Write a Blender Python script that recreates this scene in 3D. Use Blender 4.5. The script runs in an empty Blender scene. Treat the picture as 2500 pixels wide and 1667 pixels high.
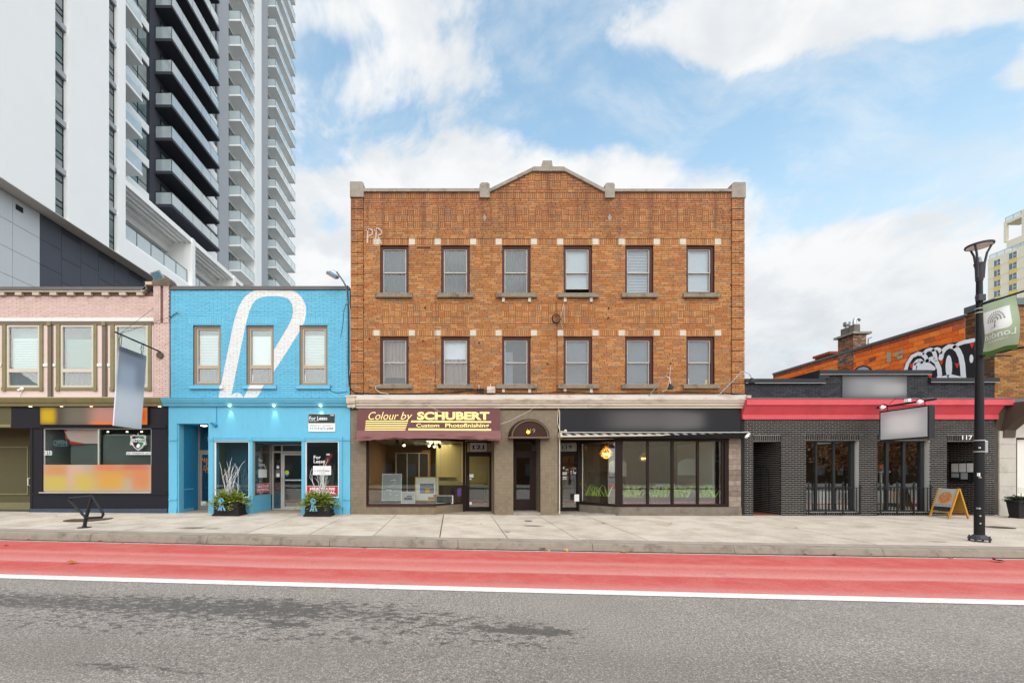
import bpy, math, random
from mathutils import Vector, Matrix
random.seed(11)
R = math.radians
SC = bpy.context.scene
COL = SC.collection

# ------------------------------------------------------------------ camera, sky, sun, exposure
F = 1030.0                 # focal length in photograph pixels
CX, CY = 1105.0, 1150.0    # principal point (the lens is shifted)
DC = 15.373                # distance from the camera to the shop fronts (plane y = 0)
EYE = 1.582
cd = bpy.data.cameras.new('camera'); cam = bpy.data.objects.new('camera', cd); COL.objects.link(cam)
cam.location = (0, -DC, EYE); cam.rotation_euler = (R(90), 0, 0)
cd.sensor_width = 36.0; cd.lens = F / 2500 * 36
cd.shift_x = (1250 - CX) / 2500; cd.shift_y = (CY - 833.5) / 2500
cd.clip_start = 0.1; cd.clip_end = 3000
SC.camera = cam
SUN_DIR = Vector((0.03, -0.68, 0.70)).normalized()
sl = bpy.data.lights.new('sun', 'SUN'); sl.energy = 1.5; sl.angle = R(110); sl.color = (1.0, 0.96, 0.90)
sun = bpy.data.objects.new('sun', sl); COL.objects.link(sun)
sun.rotation_euler = (-SUN_DIR).to_track_quat('-Z', 'Y').to_euler(); sun.location = (20, -30, 40)
SC.view_settings.view_transform = 'Standard'; SC.view_settings.look = 'None'
SC.view_settings.exposure = 1.52; SC.view_settings.gamma = 1.0
SC.view_settings.use_curve_mapping = False
SC.render.engine = 'CYCLES'
SC.cycles.max_bounces = 6; SC.cycles.transparent_max_bounces = 12
SC.cycles.sample_clamp_indirect = 4.0

def lin(r, g, b, k=1.0):
    f = lambda c: (c/255/12.92 if c/255 <= .04045 else ((c/255+.055)/1.055)**2.4) * k
    return (f(r), f(g), f(b), 1.0)

class NT:
    """thin wrapper for building node trees"""
    def __init__(s, tree): s.t = tree; s.t.nodes.clear()
    def n(s, typ, **kw):
        nd = s.t.nodes.new(typ)
        for k, v in kw.items(): setattr(nd, k, v)
        return nd
    def put(s, sock, v):
        if v is None: return
        if isinstance(v, bpy.types.NodeSocket): s.t.links.new(v, sock)
        else: sock.default_value = v
    def m(s, op, a, b=None, c=None, clamp=False):
        nd = s.n('ShaderNodeMath', operation=op, use_clamp=clamp)
        s.put(nd.inputs[0], a); s.put(nd.inputs[1], b); s.put(nd.inputs[2], c)
        return nd.outputs[0]
    def v(s, op, a, b=None):
        nd = s.n('ShaderNodeVectorMath', operation=op); s.put(nd.inputs[0], a); s.put(nd.inputs[1], b)
        return nd.outputs['Value'] if op in ('DOT_PRODUCT', 'LENGTH', 'DISTANCE') else nd.outputs[0]
    def mix(s, f, a, b, blend='MIX'):
        nd = s.n('ShaderNodeMix', data_type='RGBA', blend_type=blend)
        s.put(nd.inputs[0], f); s.put(nd.inputs[6], a); s.put(nd.inputs[7], b)
        return nd.outputs[2]
    def noise(s, vec, scale, detail=4, rough=.55, dist=0.0):
        nd = s.n('ShaderNodeTexNoise'); s.put(nd.inputs['Vector'], vec)
        nd.inputs['Scale'].default_value = scale; nd.inputs['Detail'].default_value = detail
        nd.inputs['Roughness'].default_value = rough; nd.inputs['Distortion'].default_value = dist
        return nd.outputs['Fac']
    def sstep(s, x, a, b, lo=0.0, hi=1.0):
        nd = s.n('ShaderNodeMapRange', interpolation_type='SMOOTHSTEP'); s.put(nd.inputs['Value'], x)
        nd.inputs['From Min'].default_value = a; nd.inputs['From Max'].default_value = b
        nd.inputs['To Min'].default_value = lo; nd.inputs['To Max'].default_value = hi
        return nd.outputs[0]
    def ramp(s, x, stops, interp='LINEAR'):
        nd = s.n('ShaderNodeValToRGB'); s.put(nd.inputs[0], x); cr = nd.color_ramp; cr.interpolation = interp
        while len(cr.elements) < len(stops): cr.elements.new(0.5)
        for e, (p, c) in zip(cr.elements, stops): e.position = p; e.color = c
        return nd.outputs[0]
    def pos(s): return s.n('ShaderNodeNewGeometry').outputs['Position']
    def vec(s, x, y, z):
        nd = s.n('ShaderNodeCombineXYZ'); s.put(nd.inputs[0], x); s.put(nd.inputs[1], y); s.put(nd.inputs[2], z); return nd.outputs[0]
    def xyz(s, v):
        nd = s.n('ShaderNodeSeparateXYZ'); s.put(nd.inputs[0], v); return nd.outputs

# sky: Nishita blue with broken cloud
w = bpy.data.worlds.new('World'); SC.world = w; w.use_nodes = True
k = NT(w.node_tree)
sky = k.n('ShaderNodeTexSky'); sky.sky_type = 'NISHITA'; sky.sun_disc = False
sky.sun_elevation = math.asin(SUN_DIR.z); sky.sun_rotation = math.atan2(SUN_DIR.x, SUN_DIR.y)
sky.air_density = 1.3; sky.dust_density = 1.0; sky.ozone_density = 2.0
d = k.v('NORMALIZE', k.n('ShaderNodeTexCoord').outputs['Generated'])
dx, dy, dz = k.xyz(d)
dzc = k.m('ADD', k.m('MAXIMUM', dz, 0.0), .42)                      # the cloud sheet is a level layer overhead, so banks flatten towards the horizon
cu, cv = k.m('DIVIDE', dx, dzc), k.m('DIVIDE', dy, dzc)
OX, OY = 6.89, 3.7
cl = k.vec(k.m('ADD', cu, OX), k.m('ADD', cv, OY), 0.0)
warp = k.n('ShaderNodeTexNoise'); warp.inputs['Scale'].default_value = 1.6; warp.inputs['Detail'].default_value = 3; k.put(warp.inputs['Vector'], cl)
clw = k.v('ADD', cl, k.v('MULTIPLY', k.v('SUBTRACT', warp.outputs['Color'], (.5, .5, .5)), (.35, .35, .35)))
n1 = k.noise(clw, 3.4, 10, .58)
n2 = k.noise(clw, 6.0, 6, .55)
n3 = k.noise(clw, 14.0, 5, .6)
BL = [ # a cloud bank ahead of the street: where it lies, half width, half height, weight (negative: a clear gap)
 (900, 10, 260, 75, .40), (1040, 125, 150, 45, .22), (1160, 190, 80, 50, .20), (860, 260, 130, 55, .14), (1880, 75, 380, 85, .42), (1500, 80, 90, 50, .16), (2360, 20, 280, 75, .40), (2490, 180, 90, 50, .22),
 (870, 440, 270, 85, .44), (1330, 390, 240, 85, .38), (1650, 420, 210, 75, .34), (1850, 500, 110, 60, .16), (1300, 640, 800, 190, .34), (1640, 265, 90, 50, .14), (1900, 250, 130, 40, .12),
 (2030, 690, 260, 100, .36), (2330, 620, 230, 90, .30), (2150, 840, 560, 170, .50), (760, 640, 120, 90, .26),
 (1330, 170, 170, 150, -.46), (1560, 210, 160, 60, -.30), (1900, 300, 480, 100, -.40), (2250, 400, 260, 110, -.34), (780, 130, 90, 45, -.24), (2010, 520, 80, 50, -.24), (760, 540, 90, 40, -.18), (2380, 130, 100, 50, -.2), (1000, 300, 260, 45, -.12)]
f = k.m('ADD', k.m('MULTIPLY_ADD', k.m('SUBTRACT', n1, .5), 1.9, .44), k.m('MULTIPLY', k.m('SUBTRACT', n3, .5), .75))
dyc = k.m('MAXIMUM', dy, .05); du_, dv_ = k.m('DIVIDE', dx, dyc), k.m('DIVIDE', dz, dyc); ahead = k.sstep(dy, .08, .25)
for (px, py, sx, sy, wt) in BL:
    a = k.m('MULTIPLY_ADD', du_, F/sx, -(px-CX)/sx); b = k.m('MULTIPLY_ADD', dv_, F/sy, -(CY-py)/sy)
    r2 = k.m('ADD', k.m('MULTIPLY', a, a), k.m('MULTIPLY', b, b))
    f = k.m('MULTIPLY_ADD', k.m('MULTIPLY', k.m('EXPONENT', k.m('MULTIPLY', r2, -1.0)), ahead), wt, f)
wisp = k.m('MULTIPLY', k.sstep(k.noise(k.v('MULTIPLY', clw, (1.0, 1.6, 1)), 5.0, 8, .62), .42, .72), .42)
mask = k.m('MAXIMUM', k.sstep(f, .37, .82), wisp)
thick = k.sstep(f, .60, .98)
lowg = k.sstep(dz, .02, .40)                       # cloud bases near the rooftops are greyer
shade = k.m('MULTIPLY', k.m('MULTIPLY_ADD', n2, .5, .5), 1.0)
CLOUD = 0.72
base_low = lin(196, 205, 214)
ccol = k.mix(k.m('MULTIPLY', k.sstep(n2, .34, .62), k.sstep(dz, .10, .46, .30, 1.0)), k.mix(lowg, (4.1, 4.5, 4.9, 1), (5.5, 5.75, 6.0, 1)), (6.75, 6.8, 6.85, 1))
bl = k.mix(1.0, sky.outputs[0], (2.35, 2.35, 1.95, 1), 'MULTIPLY')
hz = k.mix(k.m('MULTIPLY', k.sstep(dz, .62, .10), .85), bl, (5.1, 5.6, 6.15, 1))
colr = k.mix(mask, hz, ccol)
bg = k.n('ShaderNodeBackground'); k.put(bg.inputs[0], colr); bg.inputs[1].default_value = 0.05
k.t.links.new(bg.outputs[0], k.n('ShaderNodeOutputWorld').inputs[0])

# ------------------------------------------------------------------ helpers
def U(px, dd=DC): return (px - CX) * dd / F          # photograph column -> metres to the right, on the plane dd metres away
def V(py, dd=DC): return EYE + (CY - py) * dd / F    # photograph row -> metres above the pavement datum

WL = {}
def root(name, loc, label, cat, group=None):
    o = bpy.data.objects.new(name, None); COL.objects.link(o); o.location = loc; o.empty_display_size = .2
    o['label'] = label; o['category'] = cat
    if group: o['group'] = group
    WL[o.name] = Vector(loc); return o
def wloc(o): return WL.get(o.name, Vector((0, 0, 0)))
def tag(o, label, cat, group=None):
    o['label'] = label; o['category'] = cat
    if group: o['group'] = group
    return o

class MB:
    def __init__(s): s.v = []; s.f = []; s.mi = []; s.cur = 0; s.sm = []
        
    def quad(s, *pts):
        i = len(s.v); s.v += [tuple(p) for p in pts]; s.f.append(tuple(range(i, i + len(pts)))); s.mi.append(s.cur)
    def box(s, x0, x1, y0, y1, z0, z1):
        if x0 > x1: x0, x1 = x1, x0
        if y0 > y1: y0, y1 = y1, y0
        if z0 > z1: z0, z1 = z1, z0
        i = len(s.v)
        s.v += [(x0,y0,z0),(x1,y0,z0),(x1,y1,z0),(x0,y1,z0),(x0,y0,z1),(x1,y0,z1),(x1,y1,z1),(x0,y1,z1)]
        for q in ((0,3,2,1),(4,5,6,7),(0,1,5,4),(1,2,6,5),(2,3,7,6),(3,0,4,7)): s.f.append(tuple(i+j for j in q)); s.mi.append(s.cur)
        return s
    def prism(s, prof, a0, a1, axis='x'):
        """prof: list of 2D points; axis x: (y,z) swept in x; y: (x,z) swept in y; z: (x,y) swept in z"""
        n = len(prof); i = len(s.v)
        for a in (a0, a1):
            for p in prof:
                s.v.append({'x': (a, p[0], p[1]), 'y': (p[0], a, p[1]), 'z': (p[0], p[1], a)}[axis])
        for j in range(n):
            q = (j + 1) % n; s.f.append((i+j, i+q, i+n+q, i+n+j)); s.mi.append(s.cur)
        s.f.append(tuple(i + j for j in range(n))[::-1]); s.f.append(tuple(i + n + j for j in range(n))); s.mi += [s.cur, s.cur]
        return s
    def tube(s, pts, r, seg=8, r2=None):
        pts = [Vector(p) for p in pts]; n = len(pts); i0 = len(s.v); pn = None
        for j, p in enumerate(pts):
            t = (pts[min(j+1, n-1)] - pts[max(j-1, 0)]).normalized()
            a = pn if pn is not None else (Vector((0,0,1)) if abs(t.z) < .9 else Vector((1,0,0)))
            u = (a - t * a.dot(t)); u = u.normalized() if u.length > 1e-6 else t.orthogonal().normalized(); pn = u; w2 = t.cross(u)
            rr = r if r2 is None else r + (r2 - r) * j / max(1, n-1)
            for q in range(seg):
                an = 2*math.pi*q/seg; s.v.append(tuple(p + u*(rr*math.cos(an)) + w2*(rr*math.sin(an))))
        for j in range(n-1):
            for q in range(seg):
                q2 = (q+1) % seg; s.f.append((i0+j*seg+q, i0+j*seg+q2, i0+(j+1)*seg+q2, i0+(j+1)*seg+q)); s.mi.append(s.cur)
        s.f.append(tuple(i0+q for q in range(seg))[::-1]); s.f.append(tuple(i0+(n-1)*seg+q for q in range(seg))); s.mi += [s.cur, s.cur]
        return s
    def lathe(s, prof, c, seg=20):
        """prof [(r,z)...] around the vertical axis at c=(x,y,z)"""
        i0 = len(s.v); n = len(prof)
        for (r, z) in prof:
            for q in range(seg):
                an = 2*math.pi*q/seg; s.v.append((c[0]+r*math.cos(an), c[1]+r*math.sin(an), c[2]+z))
        for j in range(n-1):
            for q in range(seg):
                q2 = (q+1) % seg; s.f.append((i0+j*seg+q, i0+j*seg+q2, i0+(j+1)*seg+q2, i0+(j+1)*seg+q)); s.mi.append(s.cur)
        s.f.append(tuple(i0+q for q in range(seg))[::-1]); s.f.append(tuple(i0+(n-1)*seg+q for q in range(seg))); s.mi += [s.cur, s.cur]
        return s
    def ball(s, c, rx, ry=None, rz=None, seg=12, rings=8):
        ry = ry or rx; rz = rz or rx; i0 = len(s.v)
        for j in range(rings+1):
            th = math.pi*j/rings
            for q in range(seg):
                an = 2*math.pi*q/seg; s.v.append((c[0]+rx*math.sin(th)*math.cos(an), c[1]+ry*math.sin(th)*math.sin(an), c[2]-rz*math.cos(th)))
        for j in range(rings):
            for q in range(seg):
                q2 = (q+1) % seg; s.f.append((i0+j*seg+q, i0+j*seg+q2, i0+(j+1)*seg+q2, i0+(j+1)*seg+q)); s.mi.append(s.cur)
        return s
    def build(s, name, mats, parent=None, smooth=False, kind=None, label=None, bevel=0):
        me = bpy.data.meshes.new(name); o0 = wloc(parent) if parent else Vector((0,0,0))
        me.from_pydata([(a-o0.x, b-o0.y, c-o0.z) for a, b, c in s.v] if parent else s.v, [], s.f)
        mats = mats if isinstance(mats, (list, tuple)) else [mats]
        for m_ in mats: me.materials.append(m_)
        if len(mats) > 1: me.polygons.foreach_set('material_index', s.mi)
        if smooth:
            me.polygons.foreach_set('use_smooth', [True]*len(s.f))
            try: me.set_sharp_from_angle(angle=R(40))
            except Exception: pass
        me.update()
        o = bpy.data.objects.new(name, me); COL.objects.link(o)
        if parent: o.parent = parent; WL[o.name] = o0
        if kind: o['kind'] = kind
        if label: o['label'] = label
        if bevel:
            b = o.modifiers.new('bevel', 'BEVEL'); b.width = bevel; b.segments = 2; b.limit_method = 'ANGLE'
        return o

def bx(name, m_, parent, x0, x1, y0, y1, z0, z1, **kw): return MB().box(x0, x1, y0, y1, z0, z1).build(name, m_, parent, **kw)

# flat text as mesh, fitted to a box.  fn maps (s,t) in metres on the sign -> world
def text(body, name, m_, parent, x0, x1, z0, z1, fn, bold=0.0, shear=0.0, thick=0.0, mirror=False):
    cu = bpy.data.curves.new(name, 'FONT'); cu.body = body; cu.offset = bold; cu.shear = shear; cu.resolution_u = 3
    cu.align_x = 'LEFT'; cu.extrude = 0; cu.space_line = .85
    ob = bpy.data.objects.new(name, cu); COL.objects.link(ob)
    me = bpy.data.meshes.new_from_object(ob); COL.objects.unlink(ob); bpy.data.objects.remove(ob)
    xs = [v.co.x for v in me.vertices]; ys = [v.co.y for v in me.vertices]
    a, b, c, d_ = min(xs), max(xs), min(ys), max(ys)
    o0 = wloc(parent) if parent else Vector((0,0,0))
    for v in me.vertices:
        s_ = (v.co.x-a)/(b-a); t_ = (v.co.y-c)/(d_-c)
        if mirror: s_ = 1-s_
        v.co = Vector(fn(x0+(x1-x0)*s_, z0+(z1-z0)*t_)) - o0
    me.materials.clear(); me.materials.append(m_); me.update(); me.name = name
    o = bpy.data.objects.new(name, me); COL.objects.link(o)
    if parent: o.parent = parent; WL[o.name] = o0
    return o
def front(y): return lambda s_, t_: (s_, y, t_)

def rsub(r, h):
    """rectangle minus rectangle -> list of rectangles (x0,x1,z0,z1)"""
    x0, x1, z0, z1 = r; a, b, c, d_ = h
    if b <= x0+1e-6 or a >= x1-1e-6 or d_ <= z0+1e-6 or c >= z1-1e-6: return [r]
    out = []
    if c > z0: out.append((x0, x1, z0, c))
    if d_ < z1: out.append((x0, x1, d_, z1))
    zz0, zz1 = max(z0, c), min(z1, d_)
    if a > x0: out.append((x0, a, zz0, zz1))
    if b < x1: out.append((b, x1, zz0, zz1))
    return out
def minus(rects, holes):
    for h in holes:
        rects = [q for r in rects for q in rsub(r, h)]
    return rects
def backing(name, m_, parent, rect, holes, y0, y1):
    b = MB()
    for (x0, x1, z0, z1) in minus([rect], holes): b.box(x0, x1, y0, y1, z0, z1)
    return b.build(name, m_, parent)

# ---- brickwork: every brick is a box of its own; the best 300 are objects, the rest one joined part
def running(rect, L, H, joint, holes=(), offs=0.0, jit=0.0):
    x0, x1, z0, z1 = rect; out = []; n = max(1, round((z1-z0)/H)); h = (z1-z0)/n
    for i in range(n):
        x = x0 - (L/2 if i % 2 else 0) - offs - (random.random()*jit*L)
        while x < x1:
            a, b = max(x, x0), min(x+L, x1)
            if b-a > .03:
                r = (a+joint/2, b-joint/2, z0+i*h+joint/2, z0+(i+1)*h-joint/2)
                out += [q for q in minus([r], holes) if q[1]-q[0] > .008 and q[3]-q[2] > .012]
            x += L
    return out
def soldiers(rect, W, joint):
    x0, x1, z0, z1 = rect; n = max(1, round((x1-x0)/W)); s_ = (x1-x0)/n
    return [(x0+i*s_+joint/2, x0+(i+1)*s_-joint/2, z0+joint/2, z1-joint/2) for i in range(n)]
def basket(rect, cell, joint, rows):
    x0, x1, z0, z1 = rect; n = max(1, round((x1-x0)/cell)); s_ = (x1-x0)/n; hgt = (z1-z0)/rows; out = []
    for r in range(rows):
        for i in range(n):
            a, c = x0+i*s_, z0+r*hgt
            for q in range(3):
                if (i+r) % 2: out.append((a+q*s_/3+joint/2, a+(q+1)*s_/3-joint/2, c+joint/2, c+hgt-joint/2))
                else: out.append((a+joint/2, a+s_-joint/2, c+q*hgt/3+joint/2, c+(q+1)*hgt/3-joint/2))
    return out
def lay(parent, rects, m_, at, side='front', depth=.03, uneven=.003, name='brick', bulk='brickwork', top=300, score=None):
    """at: plane coordinate of the mortar face; bricks stand 'depth' proud of it. rect may carry a 5th value: extra proud"""
    o0 = wloc(parent); cache = {}
    idx = sorted(range(len(rects)), key=lambda i: -(score(rects[i]) if score else (rects[i][1]-rects[i][0])*(rects[i][3]-rects[i][2]) - .001*rects[i][2]))
    big = set(idx[:top]) if len(rects) > top else set(idx)
    mb = MB()
    for i, r in enumerate(rects):
        x0, x1, z0, z1 = r[:4]; pr = depth + (r[4] if len(r) > 4 else 0) + random.uniform(-uneven, uneven)
        if i in big:
            key = (round(x1-x0, 3), round(z1-z0, 3))
            if key not in cache:
                w2, h2 = (x1-x0)/2, (z1-z0)/2; b = MB()
                if side == 'front': b.box(-w2, w2, -.02, .05, -h2, h2)
                else: b.box(-.02, .05, -w2, w2, -h2, h2)
                b2 = bpy.data.meshes.new(name); b2.from_pydata(b.v, [], b.f); b2.materials.append(m_); cache[key] = b2
            o = bpy.data.objects.new(name, cache[key]); COL.objects.link(o); o.parent = parent
            cx, cz = (x0+x1)/2, (z0+z1)/2
            o.location = Vector((cx, at-pr+.02, cz) if side == 'front' else (at-pr+.02, cx, cz)) - o0
        else:
            if side == 'front': mb.box(x0, x1, at-pr, at+.02, z0, z1)
            else: mb.box(at-pr, at+.02, x0, x1, z0, z1)
    if mb.f: mb.build(bulk, m_, parent, kind='stuff')

# ------------------------------------------------------------------ materials
def base_mat(name):
    m_ = bpy.data.materials.new(name); m_.use_nodes = True; kk = NT(m_.node_tree)
    bs = kk.n('ShaderNodeBsdfPrincipled'); out = kk.n('ShaderNodeOutputMaterial'); kk.t.links.new(bs.outputs[0], out.inputs[0])
    return m_, kk, bs
def pm(name, col, rough=.8, var=.12, scale=6.0, bump=0.0, bscale=60.0, spec=.3, metal=0.0, dirt=None, damt=.4, dscale=1.2, grain=0.0, stretch=(1,1,1), coat=0.0):
    m_, kk, bs = base_mat(name); p = kk.v('MULTIPLY', kk.pos(), stretch)
    c = kk.mix(kk.noise(p, scale, 5), tuple(x*(1-var*1.6) for x in col[:3])+(1,), tuple(min(1, x*(1+var*1.6)) for x in col[:3])+(1,)) if var else None
    if dirt: c = kk.mix(kk.m('MULTIPLY', kk.sstep(kk.noise(p, dscale, 6, .65), .48, .72), damt), c if c is not None else col, dirt)
    if grain: c = kk.mix(grain, c if c is not None else col, kk.ramp(kk.noise(kk.pos(), 180, 2, .7), [(.3, (.25,.25,.25,1)), (.7, (1,1,1,1))]), 'MULTIPLY')
    kk.put(bs.inputs['Base Color'], c if c is not None else col)
    bs.inputs['Roughness'].default_value = rough; bs.inputs['Specular IOR Level'].default_value = spec; bs.inputs['Metallic'].default_value = metal
    if coat: bs.inputs['Coat Weight'].default_value = coat; bs.inputs['Coat Roughness'].default_value = .1
    if bump:
        bn = kk.n('ShaderNodeBump'); bn.inputs['Strength'].default_value = bump; bn.inputs['Distance'].default_value = .01
        kk.put(bn.inputs['Height'], kk.noise(p, bscale, 4)); kk.t.links.new(bn.outputs[0], bs.inputs['Normal'])
    return m_
def rnd(kk):
    """one random number per brick, whether it is an object or an island of a joined mesh"""
    return kk.m('FRACT', kk.m('ADD', kk.n('ShaderNodeNewGeometry').outputs['Random Per Island'], kk.m('MULTIPLY', kk.n('ShaderNodeObjectInfo').outputs['Random'], 7.31)))
def brick_mat(name, stops, rough=.85, var=.15, scale=14, dirt=None, damt=.5, dscale=.8, bump=.3, spec=.25, streak=False):
    m_, kk, bs = base_mat(name); p = kk.pos()
    c = kk.ramp(rnd(kk), stops, 'CONSTANT' if len(stops) > 3 else 'LINEAR')
    nz = kk.noise(p, scale, 5, .65)
    c = kk.mix(1.0, c, kk.ramp(nz, [(.25, (1-var*2,)*3+(1,)), (.75, (1+var,)*3+(1,))]), 'MULTIPLY')
    if dirt:
        q = kk.v('MULTIPLY', p, (1, 1, .35)) if streak else p
        c = kk.mix(kk.m('MULTIPLY', kk.sstep(kk.noise(q, dscale, 7, .65), .47, .74), damt), c, dirt)
    kk.put(bs.inputs['Base Color'], c); bs.inputs['Roughness'].default_value = rough; bs.inputs['Specular IOR Level'].default_value = spec
    if bump:
        bn = kk.n('ShaderNodeBump'); bn.inputs['Strength'].default_value = bump; bn.inputs['Distance'].default_value = .006
        kk.put(bn.inputs['Height'], kk.noise(p, 70, 4)); kk.t.links.new(bn.outputs[0], bs.inputs['Normal'])
    return m_
def glass_mat(name, tint=(.9,.95,.95,1), refl=.10, wob=.0, milk=0.0):
    m_ = bpy.data.materials.new(name); m_.use_nodes = True; kk = NT(m_.node_tree)
    tr = kk.n('ShaderNodeBsdfTransparent'); tr.inputs[0].default_value = tint
    gl = kk.n('ShaderNodeBsdfGlossy'); gl.inputs['Roughness'].default_value = 0.0; gl.inputs[0].default_value = (1,1,1,1)
    fr = kk.n('ShaderNodeFresnel'); kk.put(fr.inputs[0], kk.m('MULTIPLY_ADD', kk.n('ShaderNodeNewGeometry').outputs['Backfacing'], 1/1.5-1.5, 1.5))
    bn = kk.n('ShaderNodeBump'); bn.inputs['Strength'].default_value = .12 + wob; bn.inputs['Distance'].default_value = .004
    kk.put(bn.inputs['Height'], kk.noise(kk.pos(), 1.7, 2)); kk.t.links.new(bn.outputs[0], gl.inputs['Normal'])
    mx = kk.n('ShaderNodeMixShader'); kk.put(mx.inputs[0], kk.m('ADD', fr.outputs[0], refl, clamp=True))
    base = tr.outputs[0]
    if milk:
        df = kk.n('ShaderNodeBsdfDiffuse'); df.inputs[0].default_value = (.74, .80, .82, 1); m2 = kk.n('ShaderNodeMixShader'); m2.inputs[0].default_value = milk
        kk.t.links.new(tr.outputs[0], m2.inputs[1]); kk.t.links.new(df.outputs[0], m2.inputs[2]); base = m2.outputs[0]
    kk.t.links.new(base, mx.inputs[1]); kk.t.links.new(gl.outputs[0], mx.inputs[2])
    kk.t.links.new(mx.outputs[0], kk.n('ShaderNodeOutputMaterial').inputs[0])
    return m_
def emit_mat(name, col, s_):
    m_ = bpy.data.materials.new(name); m_.use_nodes = True; kk = NT(m_.node_tree)
    e = kk.n('ShaderNodeEmission'); e.inputs[0].default_value = col; e.inputs[1].default_value = s_
    kk.t.links.new(e.outputs[0], kk.n('ShaderNodeOutputMaterial').inputs[0]); return m_
def print_mat(name, base, blobs, rough=.45, axis='x'):
    """flat soft-edged print: blobs = (u, z, su, sz, colour) in metres on the sheet"""
    m_, kk, bs = base_mat(name); X, Y, Z = kk.xyz(kk.pos()); uu = X if axis == 'x' else Y; c = base
    for (u, z, su, sz, cl) in blobs:
        a = kk.m('DIVIDE', kk.m('SUBTRACT', uu, u), su); b = kk.m('DIVIDE', kk.m('SUBTRACT', Z, z), sz)
        r2 = kk.m('ADD', kk.m('POWER', kk.m('ABSOLUTE', a), 4.0), kk.m('POWER', kk.m('ABSOLUTE', b), 4.0))
        c = kk.mix(kk.m('EXPONENT', kk.m('MULTIPLY', r2, -1.0)), c, cl)
    kk.put(bs.inputs['Base Color'], c); bs.inputs['Roughness'].default_value = rough; bs.inputs['Specular IOR Level'].default_value = .15; return m_

K = .62   # from a photographed colour to the surface's own colour
M = {}
M['white_render'] = pm('white_render', (.86,.855,.845,1), .85, .02, .6, grain=.03)
M['shade_grey_render'] = pm('shade_grey_render', lin(176,178,184,.85), .85, .03, .6)  # grey tone; on the flank walls it paints in their shade
M['dark_render'] = pm('dark_render', lin(74,76,86,.75), .8, .05, 2.0, grain=.1)
M['soffit'] = pm('soffit', (.66,.62,.57,1), .9, .05, 2.0)
M['light_panel'] = pm('light_panel', lin(214,217,221,.78), .6, .02, 1.0, grain=.03)
M['dark_panel'] = pm('dark_panel', lin(84,86,97,.8), .65, .05, 1.5, grain=.12)
M['black_metal'] = pm('black_metal', (.018,.018,.020,1), .5, .1, 5, spec=.2)
M['alu'] = pm('alu', lin(190,186,178,.8), .4, .05, 5, metal=.2, spec=.5)
M['steel'] = pm('steel', (.42,.43,.44,1), .38, .12, 8, metal=.8)
M['white_paint'] = pm('white_paint', (.80,.80,.78,1), .6, .04, 4)
M['concrete'] = pm('concrete', lin(168,158,146,.72), .9, .16, 7, .4, 90, dirt=lin(84,76,66,.7), damt=.55, dscale=2.4, grain=.2)
M['sill_stone'] = pm('sill_stone', lin(150,138,122,.7), .9, .2, 9, .4, 60, dirt=lin(66,58,50,.7), damt=.7, dscale=3.0, grain=.2)
M['glass'] = glass_mat('glass', refl=.05)
M['old_glass'] = glass_mat('old_glass', (.80,.83,.86,1), .0, .1)
M['shop_glass'] = glass_mat('shop_glass', (.92,.95,.94,1), .09)
M['rest_glass'] = glass_mat('rest_glass', (.92,.95,.94,1), .17)
M['rail_glass'] = glass_mat('rail_glass', (.88,.94,.95,1), .06, milk=.42)
M['tower_glass'] = pm('tower_glass', lin(118,136,136,.75), .06, .35, .9, spec=.8)
M['black'] = pm('black', (.012,.012,.013,1), .6, .1, 4, spec=.1)
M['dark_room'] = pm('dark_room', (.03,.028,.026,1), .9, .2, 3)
# ------------------------------------------------------------------ ground: road, painted lane, gutter, kerb, pavement
TH = .078                                   # the kerb runs at a small angle to the shop fronts
def gx(x): return -.0044*x + .00016*min(x*x, 500)
def zwalk(x, y): return gx(x) + .02*min(y, 0)
ZR = -.273
def lane_y(s, x): return s - DC - TH*x      # s: metres from the camera line, measured at x = 0
XS = [-70, -45, -30] + [i*1.5 for i in range(-16, 17)] + [30, 45, 70]
def strip(name, m_, s0, s1, dz, kind='structure', zf=None, parent=None):
    b = MB()
    for a, c in zip(XS, XS[1:]):
        za, zc = (zf(a), zf(c)) if zf else (gx(a)+ZR+dz, gx(c)+ZR+dz)
        b.quad((a, lane_y(s0, a), za), (c, lane_y(s0, c), zc), (c, lane_y(s1, c), zc), (a, lane_y(s1, a), za))
    return b.build(name, m_, parent, kind=kind)

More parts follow.
